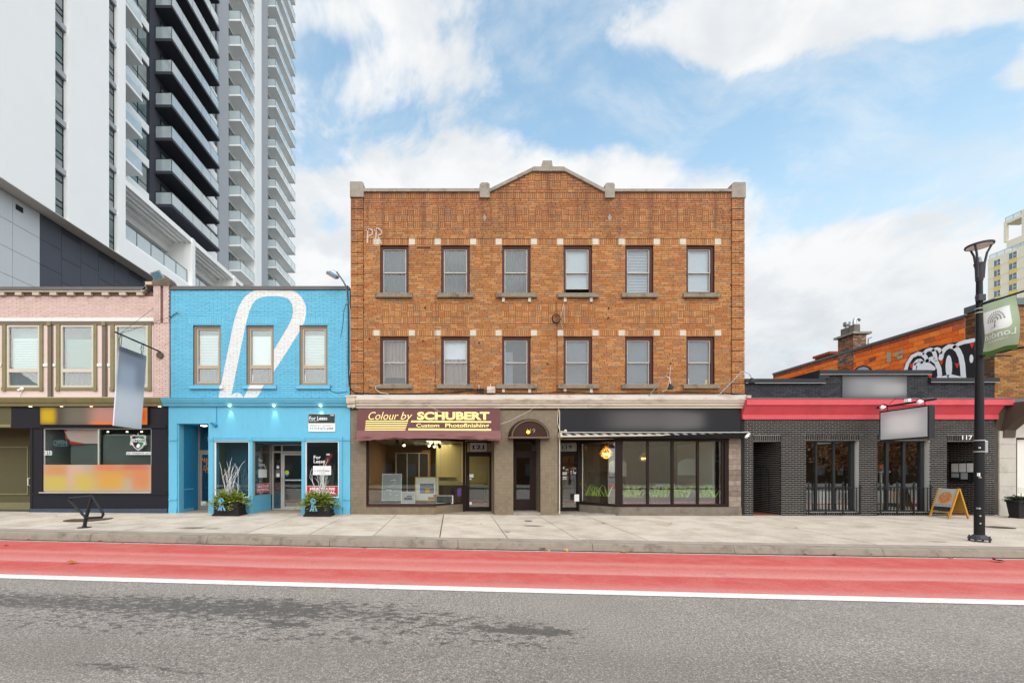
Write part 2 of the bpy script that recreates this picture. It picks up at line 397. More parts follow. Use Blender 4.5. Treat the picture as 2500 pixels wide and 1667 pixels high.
def lane_coord(kk):
    X, Y, Z = kk.xyz(kk.pos())
    return kk.m('ADD', kk.m('MULTIPLY_ADD', X, TH, DC), Y), X, Y
def asphalt_mat():
    m_, kk, bs = base_mat('asphalt'); s_, X, Y = lane_coord(kk); p = kk.pos()
    gr = kk.m('MULTIPLY_ADD', kk.noise(p, 75, 3, .75), .62, kk.m('MULTIPLY', kk.noise(p, 32, 3, .8), .38))
    c = kk.ramp(gr, [(.34, lin(70,65,60,.8)), (.45, lin(124,116,109,.8)), (.54, lin(156,147,139,.8)), (.64, lin(222,211,200,.8))])
    c = kk.mix(kk.m('MULTIPLY', kk.sstep(kk.noise(p, 1.1, 4), .35, .7), .30), c, kk.mix(1.0, c, (.74,.71,.69,1), 'MULTIPLY'))
    # worn wheel track nearest the camera
    tr = kk.m('MULTIPLY', kk.sstep(s_, 4.75, 4.2), kk.sstep(s_, 3.3, 3.8)); c = kk.mix(kk.m('MULTIPLY', tr, .4), c, kk.mix(1.0, c, (.62,.59,.58,1), 'MULTIPLY'))
    # damp blotches left in the older surface
    q = kk.v('MULTIPLY', p, (.62, 1.25, 1)); bl_ = kk.noise(q, 12.5, 6, .72); big = kk.noise(kk.v('MULTIPLY', p, (.5, 1, 1)), .9, 2)
    def band(lo, hi, soft): return kk.m('MULTIPLY', kk.sstep(s_, lo-soft, lo+soft), kk.sstep(s_, hi+soft, hi-soft))
    xf = kk.m('MULTIPLY', kk.sstep(X, 1.3, -.6), kk.sstep(X, -9.5, -5.5))
    dens = kk.m('ADD', kk.m('MULTIPLY', kk.m('MULTIPLY', band(5.30, 5.95, .30), kk.sstep(X, 2.0, -2.4)), .215), kk.m('MULTIPLY', kk.m('MULTIPLY', band(4.35, 5.45, .25), kk.sstep(X, 2.6, .6)), .14))
    dens = kk.m('ADD', dens, kk.m('MULTIPLY', big, .14))
    for (bx_, bs_, wx_, ws_) in ((-3.1, 3.72, .55, .10), (-2.35, 3.66, .3, .06), (.9, 5.0, .5, .12), (-2.0, 4.95, .3, .10)):
        a_ = kk.m('DIVIDE', kk.m('SUBTRACT', X, bx_), wx_); b_ = kk.m('DIVIDE', kk.m('SUBTRACT', s_, bs_), ws_)
        dens = kk.m('MULTIPLY_ADD', kk.m('EXPONENT', kk.m('MULTIPLY', kk.m('ADD', kk.m('MULTIPLY', a_, a_), kk.m('MULTIPLY', b_, b_)), -1.0)), .19, dens)
    wet = kk.sstep(kk.m('ADD', bl_, dens), .735, .775)
    c = kk.mix(kk.m('MULTIPLY', wet, .70), c, lin(54,50,47,.72))
    kk.put(bs.inputs['Base Color'], c)
    kk.put(bs.inputs['Roughness'], kk.m('MULTIPLY_ADD', wet, -.2, .9))
    bn = kk.n('ShaderNodeBump'); bn.inputs['Strength'].default_value = .9; bn.inputs['Distance'].default_value = .012
    kk.put(bn.inputs['Height'], gr); kk.t.links.new(bn.outputs[0], bs.inputs['Normal']); return m_
def redlane_mat():
    m_, kk, bs = base_mat('red_lane_paint'); s_, X, Y = lane_coord(kk); p = kk.pos()
    sw = kk.m('ADD', s_, kk.m('MULTIPLY', kk.m('SUBTRACT', kk.noise(kk.v('MULTIPLY', p, (.35, 1, 1)), 1.2, 3), .5), .22))
    t_ = kk.m('DIVIDE', kk.m('SUBTRACT', sw, 6.77), 3.16)
    deep, mid, pale, streak = lin(214,94,88,.64), lin(220,112,106,.64), lin(226,138,130,.64), lin(230,156,148,.64)
    c = kk.ramp(t_, [(0, pale), (.055, pale), (.11, mid), (.2, deep), (.31, deep), (.345, streak), (.42, pale), (.53, mid), (.62, pale), (.70, deep), (.93, deep), (1, mid)])
    c = kk.mix(kk.m('MULTIPLY', kk.sstep(kk.noise(p, 2.2, 6, .7), .40, .66), .40), c, pale)
    gr = kk.m('MULTIPLY_ADD', kk.noise(p, 95, 3, .75), .5, kk.m('MULTIPLY', kk.noise(p, 33, 3, .8), .5))
    c = kk.mix(1.0, c, kk.ramp(gr, [(.36, (.70,.64,.62,1)), (.5, (1,1,1,1)), (.64, (1.16,1.24,1.24,1))]), 'MULTIPLY')
    c = kk.mix(kk.m('MULTIPLY', kk.sstep(kk.noise(kk.v('MULTIPLY', p, (.4, 1, 1)), 5, 6, .75), .54, .74), .42), c, lin(130,74,72,.6))
    kk.put(bs.inputs['Base Color'], c); bs.inputs['Roughness'].default_value = .82; bs.inputs['Specular IOR Level'].default_value = .25
    bn = kk.n('ShaderNodeBump'); bn.inputs['Strength'].default_value = .5; bn.inputs['Distance'].default_value = .006
    kk.put(bn.inputs['Height'], gr); kk.t.links.new(bn.outputs[0], bs.inputs['Normal']); return m_
def walk_mat(name, c0, var, agg=False):
    m_, kk, bs = base_mat(name); p = kk.pos(); X, Y, Z = kk.xyz(p)
    r_ = kk.n('ShaderNodeObjectInfo').outputs['Random']
    c = kk.mix(r_, tuple(x*(1-var) for x in c0[:3])+(1,), tuple(x*(1+var) for x in c0[:3])+(1,))
    c = kk.mix(1.0, c, kk.ramp(kk.noise(p, 1.3, 6, .6), [(.3, (.76,.73,.70,1)), (.6, (1.05,1.05,1.05,1))]), 'MULTIPLY')
    c = kk.mix(1.0, c, kk.ramp(kk.noise(kk.v('MULTIPLY', p, (1, 6, 1)), 30, 3, .6), [(.3, (.93,.92,.91,1)), (.6, (1.03,1.03,1.03,1))]), 'MULTIPLY')
    c = kk.mix(kk.m('MULTIPLY', kk.sstep(kk.noise(p, 22, 2, .5), .66, .70), .65), c, lin(92,82,74,.6))      # gum spots
    if agg: c = kk.mix(1.0, c, kk.ramp(kk.noise(p, 120, 2, .8), [(.33, (.60,.56,.52,1)), (.5, (.95,.93,.9,1)), (.7, (1.1,1.08,1.05,1))]), 'MULTIPLY')
    # oil and drip marks with a place of their own
    for (px, py, sx, sy, am) in ((1302,1283,.75,.34,.75),(1290,1271,.28,.14,.8),(470,1288,.95,.38,.75),(520,1290,.5,.3,.5),(2290,1322,.5,.2,.5),(2430,1287,.7,.3,.6),(2110,1285,.8,.12,.5),(1750,1287,.9,.12,.3),(900,1288,.8,.1,.3),(250,1276,.5,.25,.4),(60,1285,.7,.1,.5)):
        gp = gpt(px, py)
        a = kk.m('DIVIDE', kk.m('SUBTRACT', X, gp[0]), sx*.6); b = kk.m('DIVIDE', kk.m('SUBTRACT', Y, gp[1]), sy*.75)
        r2 = kk.m('ADD', kk.m('MULTIPLY', a, a), kk.m('MULTIPLY', b, b))
        g_ = kk.m('ADD', kk.m('EXPONENT', kk.m('MULTIPLY', r2, -1.0)), kk.m('MULTIPLY', kk.m('SUBTRACT', kk.noise(p, 9, 5, .7), .5), .55))
        c = kk.mix(kk.m('MULTIPLY', kk.sstep(g_, .42, .95), am), c, lin(84,74,62,.6))
    kk.put(bs.inputs['Base Color'], c); bs.inputs['Roughness'].default_value = .88; bs.inputs['Specular IOR Level'].default_value = .25
    bn = kk.n('ShaderNodeBump'); bn.inputs['Strength'].default_value = .35; bn.inputs['Distance'].default_value = .004
    kk.put(bn.inputs['Height'], kk.noise(p, 90, 3, .7)); kk.t.links.new(bn.outputs[0], bs.inputs['Normal']); return m_
def gpt(px, py, surf='walk'):
    """photograph pixel -> point on the pavement (or road)"""
    dd = 12.0
    for _ in range(40):
        x = U(px, dd); y = dd - DC
        z = zwalk(x, y) if surf == 'walk' else gx(x)+ZR+.012
        dd = .5*dd + .5*(EYE - z)*F/(py - CY)
    return (U(px, dd), dd-DC, z)

M['asphalt'] = asphalt_mat(); M['red_lane'] = redlane_mat()
M['line_white'] = pm('line_white', lin(238,234,228,.8), .7, .05, 9, .2, 80, dirt=lin(150,140,132,.7), damt=.35, dscale=7)
M['walk'] = walk_mat('pavement_concrete', lin(212,199,184,.68), .06)
M['walk_strip'] = walk_mat('pavement_edge_concrete', lin(186,175,163,.62), .05, True)
M['kerb'] = pm('kerb', lin(172,158,142,.64), .9, .12, 6, .5, 90, dirt=lin(96,86,76,.62), damt=.6, dscale=3.2, grain=.3)
M['gutter'] = pm('gutter', lin(92,80,68,.5), .9, .3, 7, .5, 60, dirt=lin(58,48,40,.6), damt=.85, dscale=4.0, grain=.3, stretch=(.4,1,1))
M['earth'] = pm('earth', (.10,.095,.085,1), .95, .2, .4)
M['joint'] = pm('joint', (.07,.06,.055,1), .95, .2, 8)

g = MB(); g.quad((-900,-500,-1.1),(900,-500,-1.1),(900,1200,-1.1),(-900,1200,-1.1)); g.build('ground', M['earth'], kind='structure')
strip('road', M['asphalt'], -11.0, 10.3, 0.0)
strip('bus_lane', M['red_lane'], 6.66, 9.93, .004)
strip('lane_line', M['line_white'], 6.54, 6.78, .008)
strip('gutter', M['gutter'], 9.96, 10.145, .005)
strip('gutter_edge', M['line_white'], 9.925, 9.965, .009)
# pavement bed and slabs
pv = bpy.data.objects.new('pavement', None)
b = MB()
for a, c in zip(XS, XS[1:]):
    if a < -24 or c > 26: continue
    b.quad((a, lane_y(10.2, a), zwalk(a, lane_y(10.2, a))-.03), (c, lane_y(10.2, c), zwalk(c, lane_y(10.2, c))-.03), (c, 0, zwalk(c, 0)-.03), (a, 0, zwalk(a, 0)-.03))
    b.quad((a, 0, zwalk(a, 0)-.03), (c, 0, zwalk(c, 0)-.03), (c, 4, zwalk(c, 4)-.03), (a, 4, zwalk(a, 4)-.03))
    b.quad((a, lane_y(10.2, a), -1), (c, lane_y(10.2, c), -1), (c, lane_y(10.2, c), zwalk(c, lane_y(10.2, c))-.03), (a, lane_y(10.2, a), zwalk(a, lane_y(10.2, a))-.03))
pv = b.build('pavement', M['joint'], kind='structure')
def slab(name, m_, pts, parent, h=.09):
    """pts: ground polygon, ccw from above; a slab with a slightly eased edge"""
    b = MB(); n = len(pts); cxx = sum(p[0] for p in pts)/n; cyy = sum(p[1] for p in pts)/n
    dz = random.uniform(-.002, .002)
    top = [(p[0]+(cxx-p[0])*.004, p[1]+(cyy-p[1])*.006, zwalk(p[0], p[1])+dz) for p in pts]
    mid = [(p[0], p[1], zwalk(p[0], p[1])+dz-.006) for p in pts]; low = [(p[0], p[1], zwalk(p[0], p[1])-h) for p in pts]
    b.v = top+mid+low; b.f = [tuple(range(n))]
    for j in range(n):
        q = (j+1) % n; b.f += [(n+j, n+q, q, j), (2*n+j, 2*n+q, n+q, n+j)]
    b.mi = [0]*len(b.f); return b.build(name, m_, parent)
J = .009
xk = [-.333+1.715*i for i in range(-12, 14)]
for i, (a, c) in enumerate(zip(xk, xk[1:])):
    jj = J*(2.0 if i % 3 == 0 else 1.0)
    slab('paving_slab', M['walk'], [(a+jj, -2.905), (c-J, -2.905), (c-J, .06), (a+jj, .06)], pv)
    ya, yc = lane_y(10.72, a), lane_y(10.72, c)
    if max(ya, yc) < -2.95: slab('paving_slab', M['walk'], [(a+jj, ya), (c-J, yc), (c-J, -2.918), (a+jj, -2.918)], pv)
xs2 = [-.9+2.05*i for i in range(-10, 12)]
for a, c in zip(xs2, xs2[1:]):
    slab('edge_slab', M['walk_strip'], [(a+.004, lane_y(10.405, a)), (c-.004, lane_y(10.405, c)), (c-.004, lane_y(10.712, c)), (a+.004, lane_y(10.712, a))], pv)
# kerb stones: rounded nose, battered face
kb = bpy.data.objects.new('kerb', None); COL.objects.link(kb); kb['kind'] = 'structure'
kx = [U(1118, 10.15)+3.16*i for i in range(-8, 9)]
for a, c in zip(kx, kx[1:]):
    b = MB(); prof = [(10.13, -.5), (10.13, None), (10.165, -.075), (10.185, -.022), (10.225, -.002), (10.40, 0.0), (10.40, -.5)]
    a += .006; c -= .006; n = len(prof); ends = []
    for x in (a, c):
        row = []
        for (s_, dz) in prof:
            y = lane_y(s_, x); zt = zwalk(x, lane_y(10.4, x))
            row.append((x, y, gx(x)+ZR-.004 if dz is None else zt+dz))
        ends.append(row)
    b.v = ends[0]+ends[1]
    b.f = [(j, n+j, n+(j+1) % n, (j+1) % n) for j in range(n)] + [tuple(range(n)), tuple(range(n, 2*n))[::-1]]; b.mi = [0]*len(b.f)
    b.build('kerb_stone', M['kerb'], kb)
# opposite pavement, only seen mirrored in the glass
def oppz(x): return gx(x)+ZR+.15
strip('opposite_pavement', M['walk_strip'], -17.0, -11.0, 0, zf=oppz)
# ------------------------------------------------------------------ the high-rise behind the shops on the left
def Y(dd): return dd - DC
def dplane(X, px): return X*F/(px-CX)
hr = root('apartment_tower', (-26, Y(36), 0), 'tall white and charcoal apartment tower with stacked balconies', 'high-rise')
XA, XB = -24.3, -27.0
ZT = 66.0
def fins(d0, d1):
    b = MB()
    for i in range(4):
        x = XA-.02-.47*i; b.box(x-.28, x, Y(d0), Y(d1), 22.86, 23.25 if i else 23.3)
    b.box(XA-2.2, XA-1.75, Y(d0), Y(d1), 22.5, 23.2)
    return b.build('fin', M['white_render'], hr)
# white slab with two recessed window bays
def wall_x(name, m_, X, segs, z0, z1, thick=.6, parent=hr):
    b = MB()
    for (a, c) in segs: b.box(X-thick, X, Y(a), Y(c), z0, z1)
    return b.build(name, m_, parent)
wc = [(25.80, 26.72), (29.84, 30.72)]
wall_x('wall', M['white_render'], XA, [(18.0, wc[0][0])], 17.4, ZT, 4)
wall_x('wall', M['white_render'], XA, [(wc[0][1], wc[1][0])], 17.4, ZT, 4)
wall_x('wall', M['white_render'], XA, [(wc[1][1], 31.36)], 17.4, ZT, 4)
M['pane_dark'] = M['tower_glass']
M['tower_curtain'] = pm('tower_curtain', lin(196,204,202,.5), .35, .3, 1.2, spec=.6)
def tower_window(a, c, z0, X, rows=(.0,.18,.34,1.0), split=True):
    """dark framed window in a wall facing the street's right: frame, panes as sub-parts"""
    f_ = MB(); t = .05; z1 = z0+2.68
    f_.box(X-.06, X, Y(a), Y(a)+t, z0, z1); f_.box(X-.06, X, Y(c)-t, Y(c), z0, z1)
    zs = [z0+2.68*r for r in rows]
    for z in zs: f_.box(X-.06, X, Y(a)+t, Y(c)-t, max(z0, z-.035), min(z1, z+.035))
    w_ = f_.build('window', M['black_metal'], hr)
    for q, (p, r) in enumerate(zip(zs, zs[1:])):
        mt = M['pane_dark'] if random.random() < .6 else M['tower_curtain']
        bx('pane', mt, w_, X-.05, X-.03, Y(a)+t, Y(c)-t, p+.035, r-.035)
    return w_
for (a, c), n in zip(wc, (6, 8)):
    for i in range(n):
        z0 = 17.55+3.03*i
        tower_window(a, c, z0, XA-.34, (.0, .22, .36, .82, 1.0))
        bx('spandrel', M['shade_grey_render'], hr, XA-.5, XA-.16, Y(a), Y(c), z0+2.68, z0+3.03)
    bx('bay_wall', M['shade_grey_render'], hr, XA-4, XA-.42, Y(a), Y(c), 17.4, ZT)
# podium: overhanging white band, cladding panels below it
bx('podium_band', M['white_render'], hr, XA-6, XA+.003, Y(31.36), Y(49), 17.4, 18.75)
bx('podium_soffit', M['soffit'], hr, XA-6, XA+.001, Y(18), Y(49), 17.36, 17.397)
XP = XA-.92
bx('podium_wall', M['dark_render'], hr, XP-5, XP-.03, Y(17), Y(49), -.5, 17.36)
pd_ = [25.78+1.42*i for i in range(0, 16)]; pl_ = [25.78-1.6*i for i in range(0, 5)][::-1]
zj = [17.34-1.55*i for i in range(0, 7)]
for a, c in zip(pl_, pl_[1:]):
    for z1, z0 in zip(zj, zj[1:]): bx('cladding_panel', M['light_panel'], hr, XP-.03, XP, Y(a)+.012, Y(c)-.012, z0+.012, z1-.012)
for i, (a, c) in enumerate(zip(pd_, pd_[1:])):
    for z1, z0 in zip(zj[:5], zj[1:5]):
        o = .45 if i % 2 else 0
        bx('cladding_panel', M['dark_panel'], hr, XP-.03, XP+random.uniform(0,.004), Y(a)+.012, Y(c)-.012, z0+.012-o, min(z1-.012-o, 17.3))
bx('vent', M['black_metal'], hr, XP, XP+.03, Y(24.35), Y(24.75), 16.7, 17.0)
# terrace bays under the fins
fins(31.36, 39.3); fins(39.75, 46.8); fins(47.2, 49.0)
for (d0, d1) in ((31.36, 39.3), (39.75, 46.8)):
    bx('terrace_ceiling', M['white_render'], hr, XA-5, XA-2.2, Y(d0), Y(d1), 22.0, 22.6)
    bx('terrace_wall', M['white_render'], hr, XA-5.4, XA-4.6, Y(d0), Y(d1), 18.7, 22.0)
    bx('terrace_parapet', M['white_render'], hr, XA-.55, XA-.25, Y(d0), Y(d1), 18.75, 19.05)
    r_ = MB()
    r_.box(XA-.42, XA-.37, Y(d0)+.05, Y(d1)-.1, 20.22, 20.27)
    n = 5
    for i in range(n+1): dd = d0+.05+(d1-d0-.15)*i/n; r_.box(XA-.42, XA-.37, Y(dd)-.025, Y(dd)+.025, 19.05, 20.22)
    gr_ = r_.build('terrace_railing', M['black_metal'], hr)
    for i in range(n):
        da = d0+.05+(d1-d0-.15)*i/n; dc_ = d0+.05+(d1-d0-.15)*(i+1)/n
        bx('pane', M['rail_glass'], gr_, XA-.405, XA-.385, Y(da)+.03, Y(dc_)-.03, 19.08, 20.21)
for (d0, d1) in ((39.3, 39.75), (46.8, 47.2)): bx('pier', M['white_render'], hr, XA-5, XA+.06, Y(d0), Y(d1), 17.4, 23.3)
bx('terrace_roof', M['white_render'], hr, XB-6, XA-2.4, Y(31.36), Y(49), 22.62, 23.2)
# recessed glazed strip with short balconies
bx('bay_wall', M['dark_render'], hr, XB-3, XB-.12, Y(31.3), Y(37.6), 20, ZT)
bx('return_wall', M['white_render'], hr, XB-.1, XA-4+.01, Y(31.0), Y(31.36), 20, ZT)
FZ = [25.75+3*i for i in range(0, 19)]
def short_balcony(z):
    s_ = bx('balcony', M['white_render'], hr, XB-.1, -25.2, Y(31.5), Y(34.3), z-.2, z)
    g1 = bx('glass_panel', M['rail_glass'], s_, -25.28, -25.26, Y(31.5), Y(34.28), z+.05, z+1.08)
    bx('glass_panel', M['rail_glass'], s_, XB, -25.29, Y(34.22), Y(34.25), z+.05, z+1.08)
for i, z in enumerate([22.75]+FZ[:7]):
    if i and i < 7: short_balcony(z)
    bx('spandrel', M['white_render'], hr, XB-.12, XB+.16, Y(31.5), Y(37.3), z-.42, z+.30)
    f_ = MB()
    for dd in (31.6, 33.4, 34.9, 35.0, 36.2, 37.3): f_.box(XB-.06, XB, Y(dd)-.035, Y(dd)+.035, z+.30, z+2.58)
    f_.box(XB-.06, XB, Y(31.6), Y(37.3), z+.30, z+.36); f_.box(XB-.06, XB, Y(31.6), Y(37.3), z+2.5, z+2.58); f_.box(XB-.06, XB, Y(31.6), Y(37.3), z+.95, z+1.0)
    w_ = f_.build('window', M['black_metal'], hr)
    for a, c in ((31.64, 33.36), (33.44, 34.86), (35.04, 36.16), (36.24, 37.26)):
        bx('pane', M['tower_curtain'] if random.random() < .45 else M['pane_dark'], w_, XB-.05, XB-.03, Y(a), Y(c), z+.36, z+2.5)
# charcoal section with long balconies
bx('wall', M['dark_render'], hr, XB-4, XB+.001, Y(37.6), Y(47.4), 20, ZT)
def balcony(X0, X1, d0, d1, z, m_, n, th=.22, end=True):
    s_ = bx('balcony', m_, hr, X0, X1, Y(d0), Y(d1), z-th, z)
    r_ = MB()
    r_.box(X1-.09, X1-.05, Y(d0)+.05, Y(d1)-.05, z+1.08, z+1.12); r_.box(X0, X1-.05, Y(d0)+.03, Y(d0)+.07, z+1.08, z+1.12); r_.box(X0, X1-.05, Y(d1)-.07, Y(d1)-.03, z+1.08, z+1.12)
    for i in range(n+1):
        dd = d0+.07+(d1-d0-.14)*i/n; r_.box(X1-.085, X1-.055, Y(dd)-.012, Y(dd)+.012, z, z+1.08)
    r_.box(X0+.05, X0+.09, Y(d0)+.03, Y(d0)+.07, z, z+1.08)
    r_.build('railing', M['black_metal'], s_)
    for i in range(n):
        da = d0+.07+(d1-d0-.14)*i/n; dc_ = d0+.07+(d1-d0-.14)*(i+1)/n
        bx('glass_panel', M['rail_glass'], s_, X1-.075, X1-.06, Y(da)+.015, Y(dc_)-.015, z+.04, z+1.07)
    bx('glass_panel', M['rail_glass'], s_, X0+.09, X1-.1, Y(d0)+.04, Y(d0)+.055, z+.04, z+1.07)
    bx('glass_panel', M['rail_glass'], s_, X0+.09, X1-.1, Y(d1)-.055, Y(d1)-.04, z+.04, z+1.07)
    return s_
def balcony_door(X, a, c, z, m_frame):
    f_ = MB()
    for dd in (a, (a+c)/2, c): f_.box(X, X+.05, Y(dd)-.05, Y(dd)+.05, z+.02, z+2.3)
    f_.box(X, X+.05, Y(a), Y(c), z+2.24, z+2.34)
    w_ = f_.build('balcony_door', m_frame, hr)
    bx('pane', M['pane_dark'], w_, X+.01, X+.03, Y(a)+.05, Y((a+c)/2)-.05, z+.03, z+2.24)
    bx('pane', M['tower_curtain'], w_, X+.01, X+.03, Y((a+c)/2)+.05, Y(c)-.05, z+.03, z+2.24)
for i, z in enumerate(FZ[:11]):
    balcony(XB, -25.4, 38.2, 46.0, z, M['dark_render'], 5, .26)
    balcony_door(XB+.001, 39.0, 41.0, z, M['black_metal'])
    if i < 10:
        bx('spandrel', M['white_render'], hr, XB, XB+.22, Y(46.05), Y(48.0), z-.3, z+.55)
        f_ = MB()
        for dd in (46.1, 47.1, 48.0): f_.box(XB, XB+.08, Y(dd)-.04, Y(dd)+.04, z+.55, z+2.68)
        w_ = f_.build('window', M['black_metal'], hr)
        for a, c in ((46.15, 47.05), (47.15, 47.95)): bx('pane', M['pane_dark'], w_, XB+.01, XB+.03, Y(a), Y(c), z+.56, z+2.66)
bx('bay_wall', M['dark_render'], hr, XB-4, XB, Y(47.4), Y(48.3), 20, ZT)
# flanks with their shade painted in as grey, and the white balcony stacks
bx('wall', M['shade_grey_render'], hr, XB-5, XB+.2, Y(48.3), Y(50.5), 18, 76)
bx('wall', M['white_render'], hr, XB-5, XB-.05, Y(50.5), Y(54.4), 18, 76)
for i, z in enumerate(FZ[:14]):
    balcony(XB-.2, -25.4, 50.6, 54.2, z, M['white_render'], 3, .2)
    balcony_door(XB-.049, 51.0, 52.8, z, M['black_metal'])
bx('fin_wall', M['white_render'], hr, XB-3, -25.55, Y(54.5), Y(55.0), 18, 78)
bx('wall', M['white_render'], hr, XB-6, XB+.6, Y(55.0), Y(58.3), 18, 78)
XD = -27.9
bx('wall', M['shade_grey_render'], hr, XD-5, XD+.35, Y(58.3), Y(62.9), 18, 90)
bx('wall', M['white_render'], hr, XD-5, XD-.05, Y(62.9), Y(71.4), 18, 90)
for i, z in enumerate([28.9+3*j for j in range(0, 20)]):
    balcony(XD-.1, -26.4, 63.0, 71.0, z+.2, M['white_render'], 5, .2)
    balcony_door(XD-.049, 63.6, 65.4, z+.2, M['black_metal'])

# ------------------------------------------------------------------ cream high-rise far off on the right
cr = root('cream_tower', (160, Y(110), 0), 'distant cream high-rise with yellow spandrels and stepped roof', 'high-rise')
M['cream'] = pm('cream', lin(226,214,190,1.0), .85, .03, .05)
M['cream_soffit'] = pm('cream_soffit', lin(186,174,156,.9), .9, .03, .05)
M['yellow_panel'] = pm('yellow_panel', lin(226,196,100,.95), .7, .05, .3)
M['far_glass'] = pm('far_glass', lin(150,156,164,.4), .12, .4, .6, spec=.8)
X0 = 153.0
bx('wall', M['cream'], cr, X0, X0+26, Y(88), Y(120.6), 0, 62.0)
for z in [59.1-2.88*i for i in range(0, 6)]: bx('joint_line', M['cream_soffit'], cr, X0-.02, X0+.1, Y(100), Y(120.6), z-.06, z)
bx('penthouse', M['cream'], cr, X0+.6, X0+22, Y(96), Y(117.0), 63.3, 65.2)
bx('penthouse', M['cream'], cr, X0+.6, X0+22, Y(96), Y(113.9), 65.2, 72.0)
bx('loggia_slab', M['cream'], cr, X0+.6, X0+5, Y(113.9), Y(117.6), 70.1, 70.9)
bx('loggia_post', M['cream'], cr, X0+.6, X0+1.2, Y(117.0), Y(117.6), 65.2, 70.1)
bx('upper_storey', M['cream'], cr, X0+1.2, X0+20, Y(94), Y(113.7), 72.0, 75.2)
bx('upper_storey', M['cream'], cr, X0+2.0, X0+20, Y(92), Y(112.3), 75.2, 78.4)
for (d0, d1, z, dxx) in ((99, 120.4, 62.0, .2), (96, 117.4, 70.9, .8), (94, 113.5, 75.2, 1.6), (92, 112.2, 78.4, 2.2)):
    r_ = MB(); r_.box(X0+dxx, X0+dxx+.08, Y(d0), Y(d1), z+1.05, z+1.15)
    n = int((d1-d0)/1.6)
    for i in range(n+1): dd = d0+(d1-d0)*i/n; r_.box(X0+dxx, X0+dxx+.08, Y(dd)-.05, Y(dd)+.05, z, z+1.05)
    rr = r_.build('roof_railing', M['alu'], cr)
    bx('glass_panel', M['rail_glass'], rr, X0+dxx+.02, X0+dxx+.05, Y(d0), Y(d1), z+.1, z+1.05)
for (a, c, zt) in ((117.75, 119.3, 61.0), (114.3, 116.1, 61.4), (110.2, 112.2, 61.7), (110.0, 111.9, 70.4)):
    for i in range(1 if zt > 65 else 6):
        z1 = zt-2.88*i
        f_ = MB(); t = .09
        f_.box(X0-.05, X0+.05, Y(a), Y(a)+t, z1-1.85, z1); f_.box(X0-.05, X0+.05, Y(c)-t, Y(c), z1-1.85, z1); f_.box(X0-.05, X0+.05, Y((a+c)/2)-.04, Y((a+c)/2)+.04, z1-1.85, z1)
        f_.box(X0-.05, X0+.05, Y(a), Y((a+c)/2), z1-1.05, z1-.96); f_.box(X0-.05, X0+.05, Y(a), Y(c), z1-.08, z1); f_.box(X0-.05, X0+.05, Y(a), Y(c), z1-1.85, z1-1.77)
        w_ = f_.build('window', M['white_paint'], cr)
        bx('pane', M['far_glass'], w_, X0-.03, X0-.02, Y(a)+t, Y((a+c)/2)-.04, z1-1.77, z1-.08); bx('pane', M['far_glass'], w_, X0-.03, X0-.02, Y((a+c)/2)+.04, Y(c)-t, z1-1.77, z1-.08)
        if zt < 65: bx('spandrel', M['yellow_panel'], cr, X0-.04, X0+.02, Y(a), Y(c), z1-2.86, z1-1.9)

# ------------------------------------------------------------------ corner building with the orange block side wall
cb = root('corner_building', (23, 4, 0), 'two-storey brick building with orange painted block side wall and graffiti', 'building')
XW = 19.75
M['mortar_pale'] = pm('mortar_pale', lin(230,204,174,.8), .9, .1, 8)
M['mortar_dark'] = pm('mortar_dark', lin(96,84,72,.62), .9, .15, 8)
M['orange_block'] = brick_mat('orange_block', [(0, lin(238,112,40,.95)), (.12, lin(222,100,46,.95)), (.2, lin(245,124,46,.95)), (.5, lin(232,106,36,.95)), (.75, lin(250,134,52,.95)), (.94, lin(188,96,60,.95))], .8, .10, 9, dirt=lin(150,84,50,.62), damt=.15, dscale=1.3)
M['brown_brick'] = brick_mat('brown_brick', [(0, lin(120,82,50,.62)), (.25, lin(146,98,56,.62)), (.5, lin(104,74,52,.62)), (.75, lin(160,112,64,.62))], .85, .15)
M['tan_brick'] = brick_mat('tan_brick', [(0, lin(178,124,70,.60)), (.22, lin(200,148,90,.60)), (.45, lin(164,110,66,.60)), (.62, lin(190,136,78,.60)), (.85, lin(150,114,80,.60))], .85, .15)
M['flashing'] = pm('flashing', lin(120,126,132,.6), .45, .08, 3, metal=.4)
bx('side_wall', M['mortar_pale'], cb, XW+.012, XW+.35, Y(16.27), Y(26.0), 0, 7.5)
bx('side_wall', M['mortar_dark'], cb, XW+.012, XW+.35, Y(DC)+.012, Y(16.25), 0, 7.6)
bx('roof', M['flashing'], cb, XW+.35, XW+14, .36, Y(26), 6.5, 7.2)
rects = [r for r in running((Y(16.27), Y(26.0), 5.10, 7.30), .40, .20, .016)]
# leave out the stretch behind the chimney pilaster
rects = minus(rects, [(Y(20.77), Y(21.6), 4.5, 8.6)])
lay(cb, rects, M['orange_block'], XW+.012, 'side', .02, .002, 'block', 'blockwork')
M['red_course'] = brick_mat('red_course', [(0, lin(190,92,54,.62)), (.5, lin(206,104,60,.62)), (1, lin(176,84,52,.62))], .85, .12)
lay(cb, running((Y(16.27), Y(26.0), 7.31, 7.49), .40, .18, .016), M['red_course'], XW+.012, 'side', .02, .002, 'block', 'blockwork', top=40)
lay(cb, running((.012, Y(16.25), 4.6, 7.6), .22, .075, .010), M['brown_brick'], XW+.012, 'side', .012, .002, top=100)
cp = MB(); cp.box(XW-.05, XW+.36, Y(16.25), Y(26.0), 7.5, 7.61); cp.build('coping', M['flashing'], cb)
cp = MB(); cp.box(XW-.06, XW+.38, -.05, Y(16.25), 7.62, 7.86); cp.box(XW+.38, XW+12, -.08, .3, 7.62, 7.86); cp.build('coping', M['flashing'], cb)
cp = MB(); cp.prism([(XW+1.0, 7.86), (XW+3.0, 8.5), (XW+9, 8.5), (XW+9, 7.86)], .1, 3.0, 'y'); cp.build('roof_upstand', M['black_metal'], cb)
